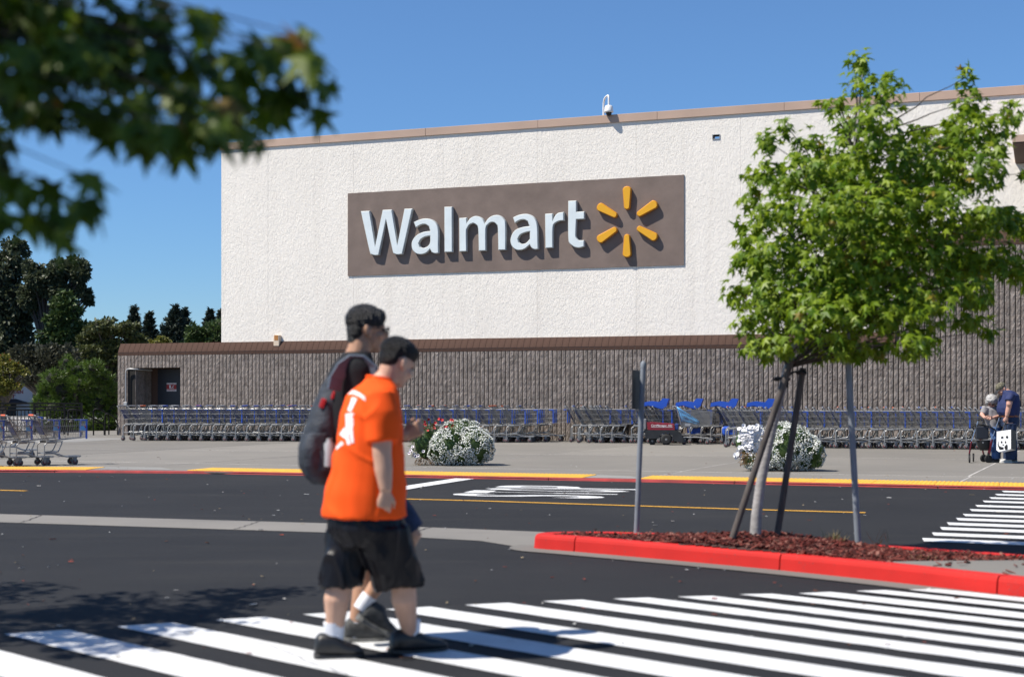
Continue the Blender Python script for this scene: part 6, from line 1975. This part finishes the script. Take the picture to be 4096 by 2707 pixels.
# shorts
mb = MB()
mb.loft([(P(1464, 2035, Y0), r * 0.205, f * 0.19), (P(1464, 2110, Y0), r * 0.215, f * 0.198), (P(1468, 2180, Y0), r * 0.17, f * 0.15)], 22, 2.2)
hmR, hmL = P(1603, 2343, Y0 - 0.0), P(1362, 2345, Y0 - 0.02)
for (h_, m_, k0, k1) in ((P(1520, 2110, Y0 - 0.07), hmR, 0.146, 0.124), (P(1420, 2110, Y0 + 0.06), hmL, 0.146, 0.104)):
    pts = [h_ * (1 - g) + m_ * g for g in (0, 0.3, 0.6, 0.85, 1.0)]
    mb.loft([(p, Vector((1, 0.2, 0.1)) * (k0 + (k1 - k0) * g), Vector((-0.1, 1, 0)) * (k0 + (k1 - k0) * g) * 0.9) for p, g in zip(pts, (0, 0.3, 0.6, 0.85, 1.0))], 20, 2.2)
sh_ = remesh(mb, 'shorts', M['satin'], 0.009, 5, t, (0.012, 6, 3.0))
def ridge(c, sx, sz, k): return max(0.0, 1 - abs(noise.noise(Vector((c.x * sx + c.z * 1.5, c.y * sx, c.z * sz + k)))) * 3.2) ** 2
displace(sh_.data, lambda c: 0.017 * ridge(c, 8, 2.2, 0) + 0.006 * ridge(c, 18, 7, 5) - 0.006)
for (a_, nm) in ((anR, 'R'), (anL, 'L')):
    mb = MB(); mb.tube([a_ + Vector((-0.002, 0, 0.092)), a_ + Vector((0, 0, 0.05)), a_ + Vector((0.002, 0, 0.0)), a_ + Vector((0.006, 0, -0.05))], [0.0560, 0.0515, 0.0460, 0.040], 16); mb.build('sock', M['sock'], t)
shoe(t, G(1562, 2617), G(1786, 2598), M['shoe_black'], M['shoe_black'], 0, 0.061, 0.135)
shoe(t, G(1258, 2634), G(1455, 2626), M['shoe_black'], M['shoe_black'], 0, 0.061, 0.135)
settle(t)

# ------------------------------------------------------------------ man with the backpack
Y1 = 7.82
th = R(16); f = Vector((math.cos(th), math.sin(th), 0)); r = Vector((math.sin(th), -math.cos(th), 0))
t = empty('person', G(1450, 2566)); tag(t, 'person with greying black hair, glasses and a charcoal backpack', 'person', 'people on the near crosswalk')
hc = P(1468, 1318, Y1 + 0.02)
hf = Vector((math.cos(R(14)), math.sin(R(14)), -0.06))
mb = MB()
q, ff, fl, fu = head(mb, hc, hf, UP, 1.05)
nb = P(1428, 1425, Y1)
mb.tube([q(-0.025, 0, -0.04), P(1437, 1395, Y1), nb, P(1415, 1490, Y1)], [0.068, 0.064, 0.070, 0.10], 14)
mb.loft([(P(u, v, Y1), r * a, f * b) for u, v, a, b in ((1412, 1470, 0.15, 0.10), (1400, 1560, 0.19, 0.125), (1402, 1700, 0.18, 0.13), (1420, 1850, 0.17, 0.13), (1445, 1960, 0.17, 0.13), (1455, 2020, 0.13, 0.11))], 20)
shc = P(1410, 1478, Y1)
shR = shc + r * 0.185; shL = shc - r * 0.185
elR, wrR = P(1492, 1690, Y1 - 0.16), P(1622, 1745, Y1 - 0.12)
mb.tube([shR, shR * 0.5 + elR * 0.5, elR, elR * 0.5 + wrR * 0.5, wrR], [0.06, 0.054, 0.044, 0.042, 0.029], 12)
hand(mb, wrR, Vector((0.75, 0.1, 0.45)), UP - f * 0.3, -r * 0.8 + f * 0.2, 0.85, 1.02)
elL = shL + Vector((0, 0, -0.30)) - f * 0.04; wrL = elL + f * 0.10 + Vector((0, 0, -0.24))
mb.tube([shL, elL, wrL], [0.06, 0.044, 0.029], 12)
hand(mb, wrL, f * 0.4 + Vector((0, 0, -0.9)), f, r, 0.5, 1.0)
hipR, knR, anR = P(1480, 1945, Y1 - 0.08), P(1645, 2140, Y1 - 0.06), P(1462, 2405, Y1 - 0.10)
hipL, knL, anL = P(1445, 1945, Y1 + 0.09), P(1470, 2270, Y1 + 0.08), P(1420, 2512, Y1 + 0.06)
for (h_, k_, a_) in ((hipR, knR, anR), (hipL, knL, anL)):
    c_ = k_ * 0.68 + a_ * 0.32
    mb.tube([h_, h_ * 0.5 + k_ * 0.5, k_, c_, c_ * 0.5 + a_ * 0.5, a_, a_ + (a_ - c_).normalized() * 0.05], [0.095, 0.08, 0.06, 0.060, 0.048, 0.038, 0.036], 14)
remesh(mb, 'body', M['skin_tan'], 0.0055, 5, t)
face_parts(t, q, ff, fl, fu, 1.1)
mb = MB()
mb.ell(q(-0.014, 0, 0.050), ff * 0.112, fl * 0.090, fu * 0.090, 18, 12)
mb.ell(q(0.036, 0, 0.070), ff * 0.066, fl * 0.073, fu * 0.052, 14, 10)
mb.ell(q(-0.056, 0, -0.005), ff * 0.054, fl * 0.078, fu * 0.085, 14, 10)
mb.ell(q(-0.066, 0, -0.055), ff * 0.036, fl * 0.060, fu * 0.050, 12, 8)
mb.ell(q(0.008, 0, 0.025), ff * 0.036, fl * 0.081, fu * 0.050, 14, 10)
for k in (-1, 1): mb.ell(q(0.040, 0.046 * k, 0.045), ff * 0.040, fl * 0.028, fu * 0.040, 12, 8)
remesh(mb, 'hair', M['hair_salt'], 0.004, 4, t, (0.0035, 70, 30))
mb = MB()
for k in (-1, 1):
    c = q(0.108, 0.034 * k, 0.0)
    mb.tube([c + (fl * math.cos(w) * 0.026 + fu * math.sin(w) * 0.019) * 1.1 for w in [2 * math.pi * i / 12 for i in range(13)]], 0.0028, 5, cap=False)
    mb.tube([q(0.106, 0.060 * k, 0.006), q(0.06, 0.078 * k, 0.006), q(-0.008, 0.082 * k, 0.004)], 0.0028, 5)
mb.tube([q(0.108, -0.01, 0.003), q(0.110, 0.01, 0.003)], 0.0025, 5)
mb.build('glasses', M['black'], t)
mb = MB()
mb.loft([(P(u, v, Y1), r * a, f * b) for u, v, a, b in ((1430, 1408, 0.078, 0.075), (1424, 1428, 0.11, 0.088), (1415, 1460, 0.18, 0.115), (1405, 1520, 0.215, 0.14), (1402, 1640, 0.215, 0.15), (1408, 1800, 0.205, 0.155), (1425, 1930, 0.205, 0.16), (1432, 1975, 0.205, 0.16))], 30, 2.2)
mb.ell(shR, r * 0.082, f * 0.085, UP * 0.085, 14, 10)
mb.tube([shR, shR * 0.45 + elR * 0.55, shR * 0.25 + elR * 0.75], [0.084, 0.078, 0.074], 16)
mb.ell(shL, r * 0.082, f * 0.085, UP * 0.085, 14, 10)
mb.tube([shL, shL * 0.3 + elL * 0.7], [0.082, 0.072], 16)
remesh(mb, 'shirt', M['tee_black'], 0.009, 5, t, (0.010, 6, 3.5))
mb = MB()
mb.loft([(P(1440, 1930, Y1), r * 0.185, f * 0.15), (P(1452, 2000, Y1), r * 0.18, f * 0.15), (P(1460, 2060, Y1), r * 0.13, f * 0.11)], 20, 2.2)
for (h_, k_) in ((P(1500, 1960, Y1 - 0.07), knR * 0.97 + P(1500, 1960, Y1) * 0.03), (P(1440, 1960, Y1 + 0.08), knL)):
    ax_ = (k_ - h_).normalized(); sd_ = ax_.cross(Vector((0, 1, 0))).normalized(); dd_ = ax_.cross(sd_)
    mb.loft([(h_ * (1 - g) + k_ * g, sd_ * (0.115 - 0.022 * g), dd_ * (0.11 - 0.018 * g)) for g in (0, 0.35, 0.7, 1.0)], 18, 2.2)
remesh(mb, 'denim_shorts', M['denim'], 0.009, 4, t, (0.010, 9, 6))
for a_, c_ in ((anR, knR), (anL, knL)):
    ax_ = (a_ - c_).normalized()
    mb = MB(); mb.tube([a_ - ax_ * 0.04, a_, a_ + ax_ * 0.05], [0.044, 0.043, 0.041], 16); mb.build('sock', M['sock'], t)
dzz = Vector((0, 0, 0.045))
shoe(t, P(1405, 2560, Y1 - 0.12) * 1.0, P(1578, 2548, Y1 - 0.05), M['shoe_grey'], M['sole_grey'], R(30), 0.058, 0.14)
shoe(t, G(1376, 2567), G(1566, 2560), M['shoe_grey'], M['sole_grey'], 0, 0.058, 0.135)
settle(t)
# backpack
t = empty('backpack', P(1290, 1930, Y1)); tag(t, 'charcoal backpack with grey straps and red zip pulls worn by the man', 'backpack')
mb = MB()
mb.loft([(P(u, v, Y1 - 0.02), f * a, r * b) for u, v, a, b in ((1354, 1488, 0.035, 0.07), (1345, 1515, 0.060, 0.12), (1322, 1600, 0.082, 0.15), (1296, 1700, 0.095, 0.165), (1280, 1790, 0.104, 0.17), (1275, 1860, 0.102, 0.165), (1284, 1910, 0.085, 0.14), (1298, 1936, 0.045, 0.09))], 28, 2.8)
remesh(mb, 'pack_body', M['pack'], 0.008, 4, t, (0.012, 9, 7))
mb = MB()
mb.loft([(P(u, v, Y1 - 0.07), f * a, r * b) for u, v, a, b in ((1268, 1730, 0.075, 0.13), (1258, 1790, 0.085, 0.145), (1256, 1860, 0.082, 0.14), (1268, 1910, 0.06, 0.11))], 24, 2.8)
remesh(mb, 'front_pocket', M['pack'], 0.008, 3, t, (0.010, 12, 8))
mb = MB(); mb.loft([(P(1310, 1800, Y1 - 0.17), f * 0.05, r * 0.035), (P(1308, 1880, Y1 - 0.17), f * 0.05, r * 0.03)], 16, 2.5); mb.build('side_pocket', M['pack'], t)
mb = MB(); mb.lathe([(0.03, -0.10), (0.03, 0.02), (0.016, 0.035), (0.016, 0.05)], 14, Matrix.Translation(P(1318, 1790, Y1 - 0.19))); mb.build('bottle', M['handle_grey'], t, fix=True)
for s_, yy in ((1, -0.235), (-1, 0.14)):
    pts = [P(1336, 1560, Y1 + yy), P(1346, 1512, Y1 + yy), P(1372, 1468, Y1 + yy), P(1408, 1442, Y1 + yy + 0.02 * s_), P(1448, 1444, Y1 + yy + 0.02 * s_), P(1486, 1475, Y1 + yy), P(1500, 1560, Y1 + yy)]
    vs = []; fs = []
    for k, p in enumerate(pts):
        tg = (pts[min(k + 1, 6)] - pts[max(k - 1, 0)]).normalized(); n_ = tg.cross(Vector((0, 1, 0))).normalized()
        for (w_, o_) in ((-0.034, 0.0), (0.034, 0.0), (0.034, 0.014), (-0.034, 0.014)):
            wv = (n_ * -0.80 + Vector((0, 0.6 * s_, 0))); vs.append(p + wv * w_ * 1.15 + wv.cross(tg).normalized() * (o_ - 0.007))
    for k in range(6):
        for i in range(4): fs.append((4 * k + i, 4 * k + (i + 1) % 4, 4 * k + 4 + (i + 1) % 4, 4 * k + 4 + i))
    fs += [(3, 2, 1, 0), (24, 25, 26, 27)]
    mb = MB(); mb.add(vs, fs, False); mb.build('shoulder_strap', M['strap'], t, fix=True)
for (u, v, a, b) in ((1291, 1612, 0.013, 0.026), (1333, 1580, 0.008, 0.022)):
    mb = MB(); mb.cbox(-a, a, -0.012, 0.012, -b, b, 0.004, Matrix.Translation(P(u, v, Y1 - 0.168)) @ Matrix.Rotation(R(20), 4, 'Y')); mb.build('zip_pull', M['pack_red'], t)
settle(t)

# ------------------------------------------------------------------ elderly couple by the carts
YB = 28.0
def Q(x, y, dy=0.0): return P(3850 + x / 4.126, 1500 + y / 4.126, YB + dy)
X, Yv = Vector((1, 0, 0)), Vector((0, 1, 0))
t = empty('person', Q(790, 1440)); tag(t, 'heavy-set person in navy t-shirt and camouflage cap looking down', 'person', 'elderly couple by the carts')
t.location.z = SW
mb = MB()
q, ff, fl, fu = head(mb, Q(648, 232), Vector((-0.78, -0.22, -0.58)), UP + Vector((-0.4, 0, 0)), 1.05)
mb.tube([q(-0.02, 0, -0.03), Q(705, 265), Q(760, 330)], [0.072, 0.075, 0.11], 12)
mb.loft([(Q(x, y), X * a, Yv * b) for x, y, a, b in ((770, 330, 0.13, 0.19), (765, 450, 0.18, 0.2), (750, 560, 0.2, 0.2), (765, 680, 0.17, 0.18), (780, 800, 0.14, 0.16))], 18)
for dy in (-0.21, 0.2):
    pts = [Q(790, 345, dy), Q(770, 480, dy - 0.03 * (dy < 0)), Q(765, 520, dy), Q(745, 610, dy), Q(730, 680, dy)]
    mb.tube(pts, [0.07, 0.056, 0.052, 0.048, 0.034], 12)
    hand(mb, Q(728, 685, dy), Vector((-0.1, 0, -1)), Vector((-1, 0, 0)), Vector((0.2, -dy, 0)), 0.8, 1.0)
for dy, xa in ((-0.10, 770), (0.10, 800)):
    mb.tube([Q(780, 780, dy), Q(785, 1050, dy), Q(xa, 1370, dy)], [0.10, 0.07, 0.045], 12)
remesh(mb, 'body', M['skin_pink'], 0.009, 4, t)
face_parts(t, q, ff, fl, fu, 1.05)
mb = MB(); mb.loft([(Q(x, y), X * a, Yv * b) for x, y, a, b in ((712, 250, 0.085, 0.085), (745, 275, 0.13, 0.15), (775, 330, 0.165, 0.215), (768, 430, 0.195, 0.225), (750, 540, 0.215, 0.235), (752, 610, 0.212, 0.232), (762, 665, 0.185, 0.215))], 26, 2.2)
for dy in (-0.21, 0.2): mb.tube([Q(800, 330, dy * 0.9), Q(768, 395, dy * 1.08), Q(762, 425, dy * 1.12)], [0.095, 0.083, 0.078], 14)
remesh(mb, 'shirt', M['tee_navy'], 0.011, 4, t, (0.014, 7, 5))
mb = MB(); mb.loft([(Q(766, 655), X * 0.178, Yv * 0.2), (Q(770, 690), X * 0.176, Yv * 0.2)], 24, 2.2); mb.build('belt', M['belt'], t)
mb = MB()
mb.loft([(Q(770, 670), X * 0.172, Yv * 0.195), (Q(778, 760), X * 0.185, Yv * 0.2), (Q(780, 850), X * 0.16, Yv * 0.16)], 22, 2.2)
for dy, xa in ((-0.10, 772), (0.10, 800)):
    mb.loft([(Q(x, y, dy), X * a, Yv * a) for x, y, a in ((775, 800, 0.135), (778, 1000, 0.118), (xa + 6, 1200, 0.112), (xa, 1392, 0.112))], 18, 2.2)
remesh(mb, 'jeans', M['denim'], 0.011, 4, t, (0.016, 8, 6))
for dy, a, b in ((-0.11, 810, 615), (0.12, 900, 720)):
    hl, te = Q(a, 1440, dy), Q(b, 1442, dy); hl.z = te.z = SW
    shoe(t, hl, te, M['shoe_white'] if dy < 0 else M['sole_grey'], M['shoe_white'], 0, 0.052, 0.11)
mb = MB(); mb.ell(q(-0.006, 0, 0.052), ff * 0.108, fl * 0.088, fu * 0.085, 16, 10)
cp = mb.build('cap', M['camo'], t)
mb = MB(); mb.loft([(q(0.085, 0, 0.035), fl * 0.075, fu * 0.010), (q(0.13, 0, 0.022), fl * 0.068, fu * 0.008), (q(0.175, 0, 0.0), fl * 0.04, fu * 0.006)], 14); mb.build('brim', M['black'], cp)
settle(t)
t = empty('person', Q(545, 1400, 0.25)); tag(t, 'grey-haired person in a grey top reading a slip over the walker', 'person', 'elderly couple by the carts'); t.location.z = SW
DY = 0.22
mb = MB()
q, ff, fl, fu = head(mb, Q(478, 440, DY), Vector((-0.30, -0.72, -0.62)), UP, 1.0)
mb.tube([q(-0.02, 0, -0.03), Q(490, 500, DY + 0.02), Q(495, 560, DY + 0.05)], [0.055, 0.057, 0.10], 12)
mb.loft([(Q(x, y, DY + 0.05), X * a, Yv * b) for x, y, a, b in ((490, 540, 0.15, 0.10), (490, 650, 0.15, 0.13), (520, 800, 0.14, 0.13), (545, 900, 0.13, 0.12))], 18)
for pts, sx in (([Q(372, 545, DY), Q(322, 655, DY - 0.05), Q(365, 700, DY - 0.22)], 1), ([Q(585, 570, DY), Q(600, 680, DY - 0.05), Q(500, 706, DY - 0.22)], -1)):
    mb.tube(pts, [0.055, 0.045, 0.028], 12)
    hand(mb, pts[-1], Vector((0.9 * sx, -0.2, -0.15)), UP, Vector((0, -1, -0.3)), 0.5, 0.9)
for dy in (-0.07, 0.08): mb.tube([Q(555, 880, DY + dy), Q(552, 1100, DY + dy), Q(550, 1360, DY + dy)], [0.085, 0.06, 0.04], 12)
remesh(mb, 'body', M['skin_pink'], 0.009, 4, t)
face_parts(t, q, ff, fl, fu)
mb = MB()
mb.ell(q(-0.025, 0, 0.045), ff * 0.115, fl * 0.112, fu * 0.098, 16, 10)
for k in (-1, 1): mb.ell(q(-0.02, 0.085 * k, -0.01), ff * 0.075, fl * 0.035, fu * 0.075, 12, 8)
mb.ell(q(0.05, 0, 0.085), ff * 0.05, fl * 0.085, fu * 0.035, 12, 8)
remesh(mb, 'hair', M['hair_grey'], 0.009, 2, t, (0.010, 26, 26))
mb = MB()
for k in (-1, 1): mb.ell(q(0.092, 0.034 * k, 0.004), ff * 0.006, fl * 0.026, fu * 0.018, 10, 6)
mb.tube([q(0.094, -0.06, 0.01), q(0.098, 0.06, 0.01)], 0.003, 5); mb.build('sunglasses', M['black'], t)
mb = MB(); mb.loft([(Q(x, y, DY + 0.05), X * a, Yv * b) for x, y, a, b in ((488, 500, 0.08, 0.075), (486, 525, 0.14, 0.10), (482, 570, 0.165, 0.13), (490, 680, 0.160, 0.15), (520, 790, 0.15, 0.155), (545, 880, 0.155, 0.155))], 24, 2.2)
mb.tube([Q(385, 535, DY), Q(335, 635, DY - 0.02)], [0.075, 0.068], 14); mb.tube([Q(572, 560, DY), Q(598, 650, DY - 0.02)], [0.075, 0.068], 14)
remesh(mb, 'shirt', M['tee_grey'], 0.011, 4, t, (0.013, 8, 6))
mb = MB()
for dy in (-0.07, 0.08): mb.loft([(Q(x, y, DY + dy), X * a, Yv * a) for x, y, a in ((552, 860, 0.11), (555, 1000, 0.095), (552, 1200, 0.088), (552, 1375, 0.090))], 18, 2.2)
remesh(mb, 'jeans', M['denim_pale'], 0.011, 3, t, (0.016, 8, 9))
for dy in (-0.08, 0.09):
    hl, te = Q(600, 1400, DY + dy), Q(455, 1400, DY + dy - 0.06); hl.z = te.z = SW
    shoe(t, hl, te, M['navy_door'], M['sole_grey'], 0, 0.044, 0.08)
settle(t)
mb = MB(); mb.box(-0.045, 0.045, -0.002, 0.002, -0.012, 0.012, Matrix.Translation(Q(430, 712, 0.0)) @ Matrix.Rotation(R(8), 4, 'Y'))
tag(mb.build('paper_slip', M['sign_white']), 'small white paper slip held in the hands over the walker', 'paper')
# rolling walker
t = empty('rolling_walker', Q(290, 1420)); t.location.z = SW; tag(t, 'maroon rolling walker with a dark seat pad and pouch', 'walker')
def seg(name, pts, r_, m_):
    mb = MB(); mb.tube(pts, r_, 8); return mb.build(name, m_, t)
for (a, b, c) in ((Q(262, 745), Q(150, 1090), Q(112, 1300)), (Q(608, 700), Q(490, 1060), Q(445, 1310))):
    seg('leg', [a, b], 0.012, M['chrome']); seg('leg', [b, c], 0.016, M['maroon_metal'])
seg('leg', [Q(300, 1060, 0.35), Q(345, 1300, 0.35)], 0.016, M['maroon_metal']); seg('leg', [Q(520, 900, 0.3), Q(420, 1300, 0.3)], 0.014, M['maroon_metal'])
mb = MB(); mb.tube(round_path([Q(255, 745), Q(290, 720, -0.05), Q(345, 730, -0.08), Q(350, 790, -0.08)], 0.02), 0.018, 8); mb.build('grip', M['rubber_black'], t)
mb = MB(); mb.tube(round_path([Q(612, 700), Q(640, 690, -0.05), Q(655, 700, -0.05)], 0.02), 0.018, 8); mb.build('grip', M['rubber_black'], t)
mb = MB(); mb.tube(round_path([Q(190, 900), Q(150, 835), Q(320, 820), Q(450, 845), Q(530, 895), Q(545, 930)], 0.06), 0.015, 8); mb.build('backrest_bar', M['rubber_black'], t)
mb = MB(); c = Q(318, 950); mb.cbox(-0.13, 0.13, -0.03, 0.03, -0.13, 0.13, 0.02, Matrix.Translation(c)); mb.build('seat_pad', mat('charcoal_pad', (0.018, 0.022, 0.032), 0.6), t)
mb = MB(); mb.loft([(Q(340, 1070, 0.05), X * 0.13, Yv * 0.08), (Q(345, 1150, 0.05), X * 0.12, Yv * 0.08), (Q(360, 1240, 0.05), X * 0.08, Yv * 0.05)], 16, 3); mb.build('pouch', M['black'], t)
mb = MB(); c = Q(338, 1110, -0.035); mb.prism([c + Vector((-0.025, 0, -0.006)), c + Vector((0, 0, 0.012)), c + Vector((0.025, 0, -0.006)), c + Vector((0.012, 0, -0.004)), c + Vector((0.004, 0, -0.02)), c + Vector((-0.004, 0, -0.02)), c + Vector((-0.012, 0, -0.004))], (0, 0.003, 0)); mb.build('emblem', M['handle_grey'], t)
mt = Matrix.Rotation(R(90), 4, 'X')
for (x, y, dy, rz, rr_) in ((115, 1360, 0, 78, 0.075), (425, 1368, 0, 15, 0.08), (348, 1345, 0.35, 15, 0.075), (180, 1330, 0.4, 70, 0.07)):
    c = Q(x, y, dy); c.z = SW + rr_
    m_ = Matrix.Translation(c) @ Matrix.Rotation(R(rz), 4, 'Z') @ mt
    mb = MB(); mb.lathe([(rr_ * 0.72, -0.014), (rr_, -0.012), (rr_, 0.012), (rr_ * 0.72, 0.014)], 20, m_)
    for k in range(3):
        a_ = 2 * math.pi * k / 3
        mb.tube([m_ @ Vector((0, 0, 0)), m_ @ Vector((math.cos(a_) * rr_ * 0.75, math.sin(a_) * rr_ * 0.75, 0))], 0.012, 5)
    mb.build('wheel', M['rubber_black'], t)
    mb = MB(); mb.tube([c, c + Vector((0, 0, rr_ + 0.03))], 0.02, 6); mb.build('fork', M['black'], t)
settle(t)
# white carrier bag with a panda emblem
t = empty('carrier_bag', Q(700, 1270)); tag(t, 'white carrier bag with a black panda emblem held by the capped person', 'bag')
ZB = -0.30
def bz(x): return ZB + 0.08 - 0.22 * (x - 566) / 234
fa, fb, fc_, fd = Q(566, 930, bz(566)), Q(800, 898, bz(800)), Q(800, 1215, bz(800)), Q(560, 1235, bz(560))
bk = [p + Vector((0.09, 0.16, 0)) for p in (fb, fc_)]
mb = MB(); mb.prism([fa, fb, fc_, fd], (0.0, 0.006, 0)); mb.build('front_panel', M['bag_white'], t, fix=True)
mb = MB(); mb.prism([fb + X * 0.002, Q(880, 912, ZB + 0.1), Q(882, 1232, ZB + 0.1), fc_ + X * 0.002], (0.002, 0.006, 0)); mb.build('side_panel', M['black'], t, fix=True)
mb = MB(); mb.prism([fd, fc_, Q(880, 1235, ZB + 0.1), Q(690, 1270, ZB - 0.02), Q(600, 1262, ZB + 0.03)], (0, 0.004, 0.002)); mb.build('base_panel', M['bag_white'], t, fix=True)
mb = MB()
for x in (655, 728): mb.tube([Q(x, 950, ZB), Q((x + 722) / 2 - 8, 840, ZB + 0.03), Q(722, 760, ZB + 0.05)], 0.009, 5)
mb.build('handle', M['black'], t)
def blob(pts, name='emblem'):
    mb = MB(); v = [Q(x, y, bz(x) - 0.008) for x, y in pts]; v = rounded_any(v); mb.prism(v, (0, 0.003, 0)); mb.build(name, M['black'], t, fix=True)
def rounded_any(p, n=3):
    out = []; m_ = len(p)
    for i in range(m_):
        p0, p1, p2, p3 = p[i - 1], p[i], p[(i + 1) % m_], p[(i + 2) % m_]
        for k in range(n):
            s_ = k / n
            out.append(0.5 * (2 * p1 + (p2 - p0) * s_ + (2 * p0 - 5 * p1 + 4 * p2 - p3) * s_ * s_ + (3 * p1 - p0 - 3 * p2 + p3) * s_ ** 3))
    return out
blob([(635, 1040), (640, 1015), (660, 1008), (676, 1022), (660, 1040)]); blob([(716, 1030), (722, 1005), (740, 998), (752, 1015), (742, 1040)])
blob([(630, 1110), (645, 1085), (658, 1095), (648, 1120)]); blob([(698, 1100), (706, 1085), (720, 1100), (714, 1122), (702, 1118)])
blob([(655, 1145), (670, 1140), (686, 1145), (672, 1158)])
blob([(600, 1075), (590, 1130), (612, 1170), (650, 1185), (676, 1190), (668, 1225), (615, 1228), (596, 1190), (582, 1140)])
blob([(700, 1170), (735, 1140), (742, 1180), (738, 1225), (705, 1228), (694, 1195)])
settle(t)
bpy.data.scenes.remove(TMP)
